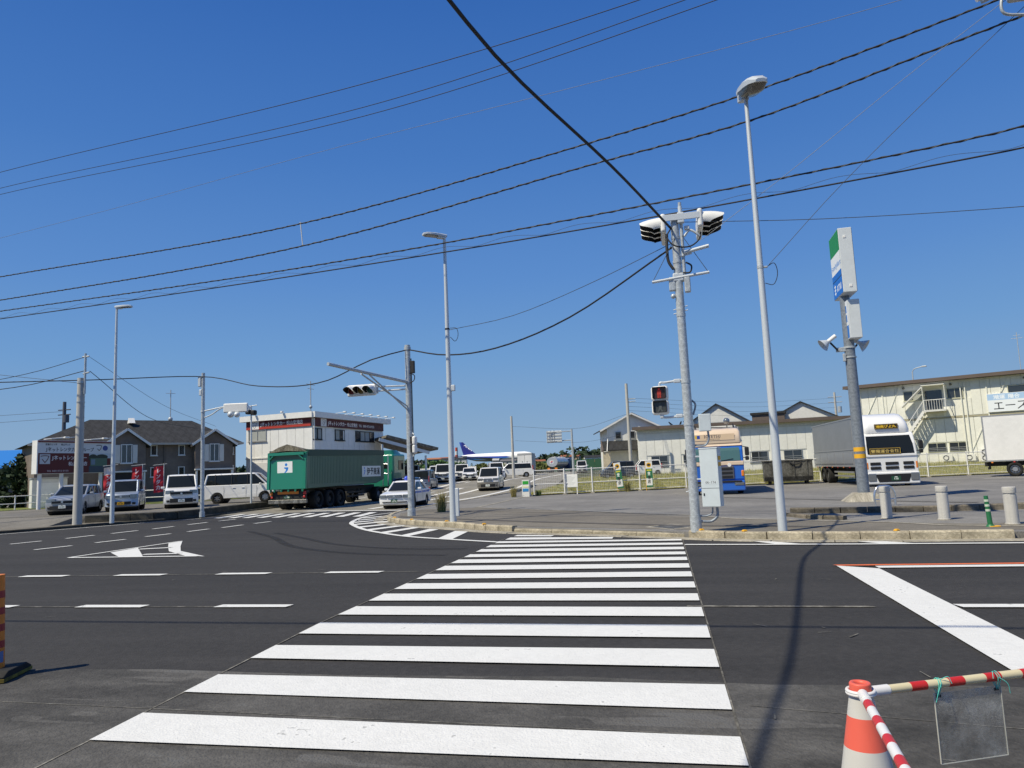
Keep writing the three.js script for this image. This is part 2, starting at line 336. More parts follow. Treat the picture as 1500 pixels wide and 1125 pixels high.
{
  const st = []; for (let z = -34.9; z > -262; z -= z > -85 ? 1 : 5) { const [a, b] = roadX(z); st.push([z, a - 8, b + 1.5]); }
  const airportRoad = struct('airport_road', strip(st, .005), M.roadOld);
  airportRoad.userData.kind = 'structure';
  const lane = (name, pts, w, mat = M.paint) => { // polyline band following the rise
    const pos = [], idx = [];
    pts.forEach(([x, z], i) => { const p = pts[Math.max(0, i - 1)], q = pts[Math.min(pts.length - 1, i + 1)], dx = q[0] - p[0], dz = q[1] - p[1], L = Math.hypot(dx, dz), nx = -dz / L * w / 2, nz = dx / L * w / 2; pos.push(x - nx, rise(z - nz) + .017, z - nz, x + nx, rise(z + nz) + .017, z + nz); if (i) { const k = 2 * i; idx.push(k - 2, k - 1, k + 1, k - 2, k + 1, k); } });
    const g = new THREE.BufferGeometry(); g.setAttribute('position', new THREE.Float32BufferAttribute(pos, 3)); g.setIndex(idx); g.computeVertexNormals();
    if (g.attributes.normal.getY(0) < 0) { g.setIndex([...g.index.array].reverse()); g.computeVertexNormals(); }
    mesh(name, g, mat, airportRoad);
  };
  const run = (x0, x1, za, zb) => { const o = []; for (let k = 0; k <= 30; k++) { const t = k / 30; o.push([x0 + (x1 - x0) * t, za + (zb - za) * t]); } return o; };
  lane('lane_line', run(-16.0, -16.2, -36.5, -60), .42); lane('lane_line', run(-16.2, -20.5, -60, -115), .42, M.paintOld); lane('lane_line', run(-20.2, -23.6, -52, -88), .45, M.paintOld); lane('lane_line', run(-17.8, -18.4, -44, -62), .4, M.paintOld);
  lane('edge_line', run(-13.9, -12.9, -35.6, -60), .4, M.paint); lane('edge_line', run(-12.9, -17.6, -60, -125), .35, M.paintOld);
  lane('lane_line', run(-19.6, -19.6, -37, -58), .16); lane('edge_line', run(-23.4, -24.6, -42, -70), .15, M.paintOld);
  for (let k = 0; k < 7; k++) lane('lane_dash', run(-19.9 - k * .9, -20.4 - k * .9, -62 - k * 9, -66 - k * 9), .16, M.paintOld);
  lane('stop_line', [[-19.7, -36.4], [-16.2, -35.2], [-12.8, -33.9]], .42);
}
// ---------------------------------------------------------------- painted markings on the road, one mesh each
const layer = (n) => /faded|tyre|chalk|setting/.test(n) ? .008 : /bar|curve/.test(n) ? .012 : n === 'orange_line' ? .020 : .016;
const mark = (name, pts, mat = M.paint) => { const a = pts.reduce((s, p, i) => { const q = pts[(i + 1) % pts.length]; return s + p[0] * q[1] - q[0] * p[1]; }, 0); return mesh(name, sheet(a > 0 ? [...pts].reverse() : pts, layer(name)), mat, road); };
function band(name, pts, w, mat = M.paint) {
  const L = [], R = [];
  pts.forEach(([x, z], i) => { const p = pts[Math.max(0, i - 1)], q = pts[Math.min(pts.length - 1, i + 1)], dx = q[0] - p[0], dz = q[1] - p[1], l = Math.hypot(dx, dz); L.push([x - dz / l * w / 2, z + dx / l * w / 2]); R.unshift([x + dz / l * w / 2, z - dx / l * w / 2]); });
  return mark(name, [...L, ...R], mat);
}
{ // zebra crossing, 14 stripes ahead of the camera: near edge and far edge at both ends
  const zl = [-4.39, -5.45, -6.52, -7.56, -8.60, -9.55, -10.50, -11.49, -12.49, -13.43, -14.34, -15.27, -16.14, -17.02, -17.82];
  const zlf = [-4.94, -5.96, -7.03, -8.13, -9.14, -10.10, -11.03, -12.03, -13.06, -13.97, -14.82, -15.75, -16.62, -17.44, -18.51];
  const zr = [-4.43, -5.38, -6.45, -7.50, -8.52, -9.48, -10.45, -11.46, -12.42, -13.37, -14.22, -15.05, -15.93, -16.77];
  const zrf = [-4.87, -5.96, -7.05, -8.07, -9.05, -9.98, -10.96, -11.98, -12.94, -13.83, -14.66, -15.49, -16.31, -17.10];
  const xl = (z) => z > -8 ? -3.99 + (z + 4.4) * .062 : -4.215 + (z + 8) * .009, xr = (z) => .30 + (z + 4) * .02;
  for (let i = 0; i < 14; i++) mark('crosswalk_stripe', [[xl(zl[i]), zl[i]], [xr(zr[i]), zr[i]], [xr(zrf[i]), zrf[i]], [xl(zlf[i]), zlf[i]]]);
  mark('crosswalk_stripe', [[-4.23, -17.82], [-1.55, -17.50], [-1.56, -17.92], [-4.22, -18.36]]);
  mark('crosswalk_stripe', [[-4.2, -18.7], [-3.17, -18.45], [-3.14, -18.71], [-4.18, -19.05]]);
  mark('setting_out_line', [[-3.93, -3.2], [-3.915, -3.2], [-4.225, -8.1], [-4.31, -18.2], [-4.33, -18.2], [-4.245, -8.1]], M.paintThin);
  mark('setting_out_line', [[.31, -3.4], [.325, -3.4], [.07, -17.4], [.055, -17.4]], M.paintThin);
}
{ // stop line, orange centre line and lane line before the crossing on the right
  mark('stop_line', [[2.37, -12.42], [2.90, -12.06], [2.96, -3.4], [2.46, -3.4]]);
  mark('orange_line', [[2.33, -12.50], [60, -11.7], [60, -11.55], [2.40, -12.38]], M.paintOrange);
  mark('centre_line', [[2.91, -12.34], [60, -11.5], [60, -11.3], [2.91, -12.13]]);
  mark('lane_line', [[2.93, -9.20], [40, -8.9], [40, -8.72], [2.98, -9.02]]);
  mark('faded_line', [[.03, -9.20], [2.09, -9.14], [2.11, -9.07], [.03, -9.12]], M.paintThin);
  band('edge_line', [[.10, -15.92], [1.5, -15.68], [3.28, -15.42], [6.1, -15.1], [20, -14.2], [60, -12]], .15);
  mark('hatch_bar', [[1.42, -16.5], [1.75, -16.35], [2.5, -15.52], [1.95, -15.6]]);
  mark('hatch_bar', [[3.40, -15.98], [3.85, -15.95], [4.4, -15.36], [3.82, -15.42]]);
}
{ // two rows of short lane dashes on the left
  for (let k = 0; k < 7; k++) { const x = -6.33 - k * 2.24 - (k ? .02 : 0); mark('lane_dash', [[x, -9.10 - k * .006], [x + 1.1, -9.10], [x + 1.12, -9.28], [x + .03, -9.29]]); }
  for (let k = 0; k < 8; k++) { const x = -6.31 - k * 2.22; mark('lane_dash', [[x, -12.30], [x + 1.06, -12.29], [x + 1.1, -12.48], [x + .04, -12.5]]); }
  band('faded_line', [[-30, -9.22], [-5.2, -9.19]], .035, M.paintThin); band('faded_line', [[-30, -12.45], [-4.4, -12.42]], .03, M.paintThin);
  const rows = [[[-18.34, -17.92, -18.03, -18.95], [-17.94, -19.78, -17.72, -20.80], [-17.69, -21.71, -17.51, -22.73], [-17.40, -23.50, -17.31, -24.61], [-17.10, -25.13, -17.06, -26.43], [-16.94, -27.07, -16.82, -28.11]],
    [[-21.45, -20.03, -21.19, -20.99], [-20.99, -21.80, -20.88, -22.95], [-20.70, -23.59, -20.60, -24.83], [-20.45, -25.48, -20.40, -26.65], [-20.40, -27.58, -20.37, -28.83], [-20.29, -29.57, -20.15, -30.63]]];
  for (const row of rows) for (const [x0, z0, x1, z1] of row) band('guide_dash', [[x0, z0], [x1, z1]], .17);
  band('edge_line', [[-70, -22], [-40, -22.6], [-31, -23.6], [-27.06, -24.78], [-25.6, -27.6], [-24.52, -30.07], [-23.4, -31.6], [-22.48, -32.72]], .15);
}
{ // painted triangular island
  band('island_outline', [[-14.99, -15.66], [-14.76, -19.63]], .12); band('island_outline', [[-14.95, -15.66], [-11.17, -15.48]], .14);
  mark('island_curve', [[-14.8, -19.75], [-13.55, -18.0], [-12.6, -16.75], [-10.95, -15.42], [-11.55, -15.55], [-12.95, -16.75], [-13.9, -17.95], [-14.82, -19.15]]);
  mark('island_bar', [[-14.72, -16.75], [-14.79, -17.85], [-12.85, -15.68], [-13.54, -15.68]]);
  band('island_bar', [[-14.44, -17.47], [-13.62, -17.75]], .22); band('island_bar', [[-13.19, -16.11], [-12.15, -16.2]], .2);
}
{ // curved edge and hatching round the corner
  const outer = [[-4.32, -17.32], [-5.63, -18.16], [-7.32, -19.35], [-8.73, -20.80], [-10.04, -22.41], [-11.47, -24.67], [-12.01, -25.68], [-12.59, -27.24], [-13.10, -29.3], [-13.15, -31.0], [-12.7, -32.9]];
  const dense = new THREE.CatmullRomCurve3(outer.map(([x, z]) => V(x, 0, z))).getPoints(50).map((p) => [p.x, p.z]);
  band('corner_line', dense, .17);
  const bars = [[-6.24, -18.52, -5.77, -18.37, -5.98, -20.57, -6.48, -20.93], [-7.78, -19.73, -7.41, -19.53, -7.22, -21.63, -7.62, -21.93], [-8.98, -20.98, -8.57, -20.76, -8.18, -22.56, -8.51, -22.87], [-10.0, -22.3, -9.62, -21.95, -9.05, -23.6, -9.35, -23.95], [-10.9, -23.7, -10.55, -23.2, -9.85, -24.7, -10.1, -25.1], [-11.7, -25.1, -11.4, -24.6, -10.6, -25.9, -10.82, -26.35], [-12.2, -26.3, -11.95, -25.8, -11.1, -27.1, -11.28, -27.6], [-12.6, -27.6, -12.4, -27.1, -11.5, -28.4, -11.62, -28.95], [-12.95, -29.0, -12.8, -28.4, -11.8, -29.7, -11.9, -30.3]];
  for (const b of bars) mark('hatch_bar', [[b[0], b[1]], [b[2], b[3]], [b[4], b[5]], [b[6], b[7]]]);
  for (let k = 0; k < 10; k++) { const x = -22.3 + k * .93, z = -31.5 + .26 * (x + 20.2); mark('crosswalk_stripe', [[x, z], [x + .46, z + .12], [x - .12, z - 3.08], [x - .58, z - 3.2]]); }
}
{ // tyre scuffs: thin darker rubber on the new surface, and pale scrapes
  const scuff = std(lin(.028, .027, .027), .8, 0, { map: grimeTone, transparent: true, opacity: .35 });
  band('tyre_mark', new THREE.CatmullRomCurve3([V(-13, 0, -22), V(-10.8, 0, -19.8), V(-8.6, 0, -17.6), V(-6.4, 0, -16.3), V(-4.7, 0, -16.0)]).getPoints(24).map((p) => [p.x, p.z]), .2, scuff);
  band('tyre_mark', new THREE.CatmullRomCurve3([V(-14.6, 0, -23), V(-12, 0, -20.2), V(-9.6, 0, -17.2), V(-7, 0, -15.4), V(-4.8, 0, -14.8)]).getPoints(24).map((p) => [p.x, p.z]), .22, scuff);
  for (let k = 0; k < 26; k++) { const x = rnd() < .6 ? rr(-10, -4.8) : rr(.5, 4), z = rr(-13, -3.3), a = rr(0, 3), l = rr(.02, .1), w = rr(.004, .012); mesh('paint_fleck', at(sheet([[-l, -w], [-l, w], [l, w * .4], [l, -w * .6]], .0105), x, 0, z, 0, a, 0), M.paintThin, road); }
  for (const [a, b] of [[[-9.5, -4.6], [-4.6, -3.55]], [[-8, -5.2], [.3, -4.9]], [[.4, -5.5], [7, -4.2]], [[-6.5, -3.4], [-2, -3.15]]]) band('chalk_line', [a, b], .009, M.paintThin);
}
// ---------------------------------------------------------------- pavements, parking lots, kerbs
const kerbPath = [[-11.6, -64], [-11.7, -52], [-11.9, -46], [-12.0, -39.5], [-12.15, -34], [-12.0, -30.8], [-11.63, -28.9], [-11.0, -26.96], [-10.0, -25.2], [-8.65, -23.8], [-6.93, -22.4], [-5.4, -20.9], [-4.5, -20.2]];
const kerbRight = [[.26, -17.5], [1.5, -16.8], [3.92, -16.28], [6.3, -16.0]];
const lotRight = struct('parking_lot', slab([...kerbPath, [.26, -17.5], ...kerbRight.slice(1), [14, -15.2], [60, -13], [60, -66], [20, -54.6], [9.3, -51.9], [.6, -48.4], [-5, -45.9], [-8.7, -44.5], [-9.6, -64]].reverse(), -.3, .13), M.lot);
mesh('pavement', sheet([[-9.6, -25.6], [-8.4, -24.2], [-6.8, -22.9], [-5.2, -21.3], [-4.1, -20.2], [.5, -17.95], [1.6, -17.15], [4, -16.65], [6.3, -16.4], [14, -15.6], [14, -17.6], [6.4, -17.9], [4.8, -18.7], [3.9, -19.4], [1.59, -21.1], [-3.2, -26.4], [-8.8, -31.8], [-11.3, -32], [-11.3, -28.9], [-10.7, -27.2]], .134), M.walk, lotRight);
const lotMark = (name, pts, w, mat) => { const L = [], R = []; pts.forEach(([x, z], i) => { const p = pts[Math.max(0, i - 1)], q = pts[Math.min(pts.length - 1, i + 1)], dx = q[0] - p[0], dz = q[1] - p[1], l = Math.hypot(dx, dz); L.push([x - dz / l * w / 2, z + dx / l * w / 2]); R.unshift([x + dz / l * w / 2, z - dx / l * w / 2]); }); let P = [...L, ...R]; if (P.reduce((s, p, i) => { const q = P[(i + 1) % P.length]; return s + p[0] * q[1] - q[0] * p[1]; }, 0) > 0) P = P.reverse(); mesh(name, sheet(P, .142), mat, lotRight); };
lotMark('boundary_line', [[-8.83, -31.88], [-3.2, -26.5], [.14, -23.2], [1.59, -21.1], [3.9, -19.4], [4.83, -18.76], [5.67, -17.6], [7.2, -16.9], [14, -16]], .16, M.concrete);
lotMark('boundary_line', [[-8.83, -31.7], [-8.87, -42.4]], .16, M.concrete);
lotMark('parking_line', [[17.2, -46.6], [24, -44.5]], .14, M.paint); lotMark('parking_line', [[13.0, -43], [14.5, -42.4]], .12, M.paintOld);
lotMark('patch_seam', [[-10.4, -26.6], [-4.4, -22.1], [0, -19.3], [3.4, -17.9]], .3, std(lin(.14, .13, .115), .9, 0, { map: asphaltTone }));
lotMark('patch_seam', [[-9, -29.4], [-3.4, -25.6]], .06, std(lin(.06, .056, .05), .9));
lotMark('patch_seam', [[1.2, -35], [9, -25.2]], .45, std(lin(.23, .225, .21), .9, 0, { map: asphaltTone }));
mesh('manhole_cover', slab([[-.7, -19.1], [-.15, -18.35], [.34, -18.95], [-.2, -19.75]].reverse(), .13, .139), std(lin(.22, .225, .23), .7, .3, { map: grimeTone }), lotRight);
mesh('manhole_rim', slab([[-.85, -19.12], [-.13, -18.2], [.5, -18.93], [-.22, -19.95]].reverse(), .12, .136), M.concrete, lotRight);
function kerbRun(name, path, h, w, len, mat, y0 = -.05, proud = .012) { // separate kerb stones with open joints
  const k = structGroup(name), c = new THREE.CatmullRomCurve3(path.map(([x, z]) => V(x, 0, z)), false, 'centripetal'), L = c.getLength(), n = Math.max(1, Math.round(L / len));
  for (let i = 0; i < n; i++) {
    const a = c.getPointAt(i / n), b = c.getPointAt((i + 1) / n), l = a.distanceTo(b) - .014, m = a.clone().add(b).multiplyScalar(.5), ang = Math.atan2(-(b.z - a.z), b.x - a.x), dh = rr(-.006, .006);
    const s = new THREE.Shape([[-w / 2, 0], [w / 2, 0], [w / 2, h - .03 + dh], [w / 2 - .03, h + dh], [-w / 2 + .03, h + dh], [-w / 2, h - .03 + dh]].map(([x, y]) => new THREE.Vector2(x, y)));
    const g = new THREE.ExtrudeGeometry(s, { depth: l, bevelEnabled: false }); g.translate(0, 0, -l / 2); g.rotateY(Math.PI / 2);
    const o = mesh('kerb_stone', g, mat[Math.floor(rnd() * mat.length)], k); o.position.set(m.x, y0 + proud * rr(-.3, .3), m.z); o.rotation.y = ang + rr(-.004, .004);
  }
  return k;
}
const kerbMats = [M.kerb, std(lin(.50, .46, .37), .9, 0, { map: concreteTone, bumpMap: asphaltBump, bumpScale: .004 }), std(lin(.62, .57, .46), .9, 0, { map: concreteTone, bumpMap: asphaltBump, bumpScale: .004 })];
const kerbLeft = [std(lin(.10, .095, .08), .92, 0, { map: concreteTone }), std(lin(.085, .08, .07), .92, 0, { map: concreteTone })];
const kerbGrey = [M.kerbDark, std(lin(.24, .215, .18), .92, 0, { map: concreteTone }), std(lin(.17, .155, .13), .92, 0, { map: concreteTone })];
kerbRun('kerb', kerbPath.slice(2), .22, .2, .62, kerbMats);
kerbRun('kerb', [[-11.9, -46], [-11.75, -52]], .2, .2, .8, kerbMats, 0); kerbRun('kerb', [[-11.75, -52], [-11.7, -57]], .2, .2, .8, kerbMats, .14); kerbRun('kerb', [[-11.7, -57], [-11.9, -63]], .2, .2, .8, kerbMats, .3);
kerbRun('kerb', kerbRight, .22, .2, .9, kerbMats);
kerbRun('lowered_kerb', [[-4.4, -20.12], [-2.2, -19.0], [.2, -17.72]], .155, .34, 1.2, kerbMats);
kerbRun('lowered_kerb', [[6.5, -16.0], [14, -15.2], [30, -14.4]], .155, .34, 1.2, kerbMats);
kerbRun('gutter', [[-12.5, -31.4], [-12.0, -28.75], [-11.4, -26.75], [-10.25, -24.85], [-8.85, -23.4], [-7.1, -22.0], [-5.5, -20.5], [-4.5, -19.85], [-2.2, -18.7], [.1, -17.35], [1.4, -16.55], [3.88, -16.02], [6.3, -15.74], [14, -14.9]], .064, .42, 1.2, [M.concrete]);
kerbRun('island_kerb', [[3.25, -22.85], [4.55, -22.35], [6.5, -22.0], [9, -22.0], [14, -21.6]], .34, .24, .7, kerbGrey);
kerbRun('island_kerb', [[3.0, -21.6], [3.5, -20.4], [4.1, -19.85]], .28, .2, .6, kerbGrey);
{
  const ra = thing('kerb_reflector', 'small yellow reflector stud on the corner kerb, nearest the zebra crossing', 'reflector', [-5.6, .17, -21.0], .6, 'kerb reflectors');
  mesh('base', rbox(.12, .025, .08, 0, .012, 0, .012), M.yellow, ra); mesh('lens', rbox(.09, .025, .055, 0, .028, 0, .012), M.yellow, ra);
  const spots = [[-7.3, -22.7, 'beside the tall lamp post'], [-9.0, -24.05, 'just right of the corner signal post'], [-10.2, -25.5, 'just left of the corner signal post'], [-12.0, -31.5, 'beside the tuft of dry weeds'], [.5, -17.35, 'at the foot of the galvanised signal pole'], [1.4, -16.86, 'between the signal pole and lamp post'], [4.3, -16.24, 'right of the lamp post, before the bollards']];
  for (const [x, z, w] of spots) copy(ra, 'small yellow reflector stud on the kerb ' + w, [x, .17, z], rr(0, 1), 'kerb reflectors');
}
// grass field behind the mesh fence
{
  const g = new THREE.BufferGeometry(), P = [-9.4, .17, -44.6, -5, .17, -46.1, .6, .17, -48.6, 9.3, .17, -52.1, 20, .17, -54.8, 60, .17, -66, -11.0, .62, -88, -3, .64, -88, 6, .66, -90, 18, .66, -93, 34, .66, -96, 70, .66, -104];
  g.setAttribute('position', new THREE.Float32BufferAttribute(P, 3)); const I = []; for (let k = 0; k < 5; k++) I.push(k, k + 1, k + 7, k, k + 7, k + 6); g.setIndex(I); g.computeVertexNormals();
  struct('grass_field', g, M.grassGround);
  const g2 = new THREE.BufferGeometry(); g2.setAttribute('position', new THREE.Float32BufferAttribute([-11, .62, -88, 70, .66, -88, 120, 1, -150, -14, 1, -150], 3)); g2.setIndex([0, 1, 2, 0, 2, 3]); g2.computeVertexNormals();
  struct('yard', g2, M.lot);
  const blade = []; for (let k = 0; k < 7; k++) { const b = new THREE.BufferGeometry(), a = rr(0, 6.3), l = rr(.03, .09), h = rr(.12, .26), cx = rr(-.12, .12), cz = rr(-.12, .12), w = .012; b.setAttribute('position', new THREE.Float32BufferAttribute([cx - w * Math.sin(a), 0, cz + w * Math.cos(a), cx + w * Math.sin(a), 0, cz - w * Math.cos(a), cx + Math.cos(a) * l, h, cz + Math.sin(a) * l], 3)); b.computeVertexNormals(); blade.push(b); }
  const tuft = merge(blade), N = 15000, im = new THREE.InstancedMesh(tuft, std(lin(.33, .33, .12), .9, 0, { side: THREE.DoubleSide }), N), m4 = new THREE.Matrix4(), col = new THREE.Color();
  const near = (x) => x < -5 ? -44.7 - (x + 9.4) * .34 : x < .6 ? -46.2 - (x + 5) * .43 : x < 9.3 ? -48.7 - (x - .6) * .4 : x < 20 ? -52.2 - (x - 9.3) * .25 : -54.9 - (x - 20) * .28;
  for (let i = 0; i < N; i++) {
    const x = rr(-9.2, 30), zn = near(x), t = Math.pow(rnd(), 1.5), z = zn - .2 - t * 36, far = -88 - (x > 6 ? (x - 6) * .25 : 0), y = .17 + .47 * Math.min(1, (zn - z) / (zn - far)), s = rr(.6, 1.25) * (t > .4 ? 1.5 : 1);
    m4.compose(V(x, y - .01, z), new THREE.Quaternion().setFromAxisAngle(V(0, 1, 0), rr(0, 6.28)), V(s, s * rr(.7, 1.2), s)); im.setMatrixAt(i, m4);
    const d = rnd(); col.setRGB(.75 + .6 * d, .8 + .4 * d, .6 + .3 * rnd()); im.setColorAt(i, col);
  }
  im.name = 'grass'; im.userData = { kind: 'stuff', label: 'short yellow green grass behind the white mesh fence', category: 'grass' }; im.castShadow = im.receiveShadow = true; scene.add(im);
}
// left: pavement, retaining wall, raised rental lot
const lk = [[-80, -21.5], [-40, -22.8], [-31, -24.0], [-27.87, -25.6], [-26.3, -28.6], [-24.8, -30.9], [-23.9, -33], [-24.3, -36], [-24.7, -40.4], [-26, -60]];
const pavementLeft = struct('pavement', slab([...lk, [-60, -60], [-80, -40]], -.3, .09), M.walk);
kerbRun('kerb', lk.slice(2, 8), .17, .18, .8, kerbLeft);
const lotPts = [[-27.6, -30.0], [-24.4, -31.6], [-24.2, -33.2], [-24.8, -37.4], [-25.4, -42], [-27, -66], [-34, -92], [-140, -92], [-140, -34], [-42, -31.6], [-31, -30.2]];
const lotLeft = struct('rental_lot', slab(lotPts, -.3, .44), M.lotLeft);
kerbRun('retaining_kerb', [[-27.75, -29.95], [-24.35, -31.5], [-24.1, -33.2], [-24.72, -37.4], [-25.3, -42]], .36, .2, 1.0, kerbLeft, .08);
mesh('entry_ramp', prism([[0, 0], [0, .36], [1.8, 0]], 12), M.lotLeft, lotLeft).position.set(-34, .08, -29.8);
struct('grass_verge', slab([[-34.5, -46.5], [-33.2, -52.5], [-48, -50.5], [-75, -46.5], [-75, -36.5], [-46.4, -39.2], [-44.4, -43.2]], .3, .47), std(lin(.24, .30, .09), .95, 0, { map: grassTone }));
struct('back_street', sheet([[-34.4, -53], [-34.8, -56], [-50, -53.6], [-90, -50], [-90, -47.5], [-49, -51.2]].reverse(), .475), M.roadOld);
// ---------------------------------------------------------------- vehicles (local +z is forward, x is the vehicle's left)
const wheelCache = {};
function wheel(parent, x, y, z, r, w, kind = 'alloy') {
  const key = r + '_' + w + kind;
  if (!wheelCache[key]) {
    const prof = [[r * .62, -w / 2], [r * .9, -w / 2], [r, -w * .36], [r, w * .36], [r * .9, w / 2], [r * .62, w / 2], [r * .6, w * .2], [r * .6, -w * .2], [r * .62, -w / 2]].map(([a, b]) => new THREE.Vector2(a, b));
    const ty = new THREE.LatheGeometry(prof, 28); ty.rotateZ(Math.PI / 2);
    const rim = [at(new THREE.CylinderGeometry(r * .63, r * .63, w * .5, 24, 1, true), 0, 0, 0, 0, 0, Math.PI / 2), at(new THREE.CylinderGeometry(r * .6, r * .6, w * .2, 24), 0, 0, 0, 0, 0, Math.PI / 2)];
    if (kind === 'alloy') for (let k = 0; k < 6; k++) { const s = new THREE.BoxGeometry(w * .12, r * .5, r * .16); s.translate(w * .33, r * .33, 0); s.rotateX(k * Math.PI / 3); const s2 = s.clone(); s2.rotateY(Math.PI); rim.push(s, s2); }
    else { for (const q of [-1, 1]) rim.push(at(new THREE.CylinderGeometry(r * .3, r * .45, w * .14, 20), q * w * .3, 0, 0, 0, 0, -q * Math.PI / 2)); for (let k = 0; k < 8; k++) for (const q of [-1, 1]) { const b = new THREE.CylinderGeometry(r * .05, r * .05, w * .1, 6); b.rotateZ(Math.PI / 2); b.translate(q * w * .3, r * .42, 0); b.rotateX(k * Math.PI / 4); rim.push(b); } }
    wheelCache[key] = [metreUV(flat(ty)), metreUV(merge(rim))];
  }
  const g = new THREE.Group(); g.name = 'wheel'; g.position.set(x, y, z); parent.add(g);
  for (const [n, k, m] of [['tyre', 0, M.rubber], ['rim', 1, kind === 'dark' ? M.black : M.rim]]) { const o = new THREE.Mesh(wheelCache[key][k], m); o.name = n; o.castShadow = o.receiveShadow = true; g.add(o); }
  return g;
}
const carPaint = (c, rough = .28, metal = .0) => new THREE.MeshPhysicalMaterial({ color: c, roughness: rough, metalness: metal, clearcoat: .8, clearcoatRoughness: .06 });
const P = { silver: carPaint(lin(.36, .38, .41), .35, .35), silverBlue: carPaint(lin(.36, .42, .52), .35, .35), white: carPaint(lin(.82, .82, .81)), pearl: carPaint(lin(.74, .73, .70)), navy: carPaint(lin(.02, .045, .13), .3, .2), slate: carPaint(lin(.10, .125, .175), .35, .3), black: carPaint(lin(.02, .021, .023)), beige: carPaint(lin(.21, .195, .17), .4, .2), green: carPaint(lin(.012, .20, .125), .4), greenDull: std(lin(.085, .165, .12), .45, 0, { map: softTone }), blue: carPaint(lin(.02, .13, .55)), cream: carPaint(lin(.72, .57, .42), .4) };
function plateMat(text, bg, fg) { return printed(128, 64, (x, w, h) => { x.fillStyle = bg; x.fillRect(0, 0, w, h); x.fillStyle = fg; x.font = 'bold 38px sans-serif'; x.textAlign = 'center'; x.fillText(text, w / 2, h - 12); x.fillRect(44, 8, 40, 9); }); }
const plates = { white: plateMat('24-80', '#e9ebe6', '#2b5a41'), white2: plateMat('11-92', '#e9ebe6', '#2b5a41'), yellow: plateMat('63-05', '#e0a81c', '#1a1a1a'), green: plateMat('170', '#1d4a33', '#eef1ea'), green2: plateMat('12-70', '#1d4a33', '#eef1ea') };
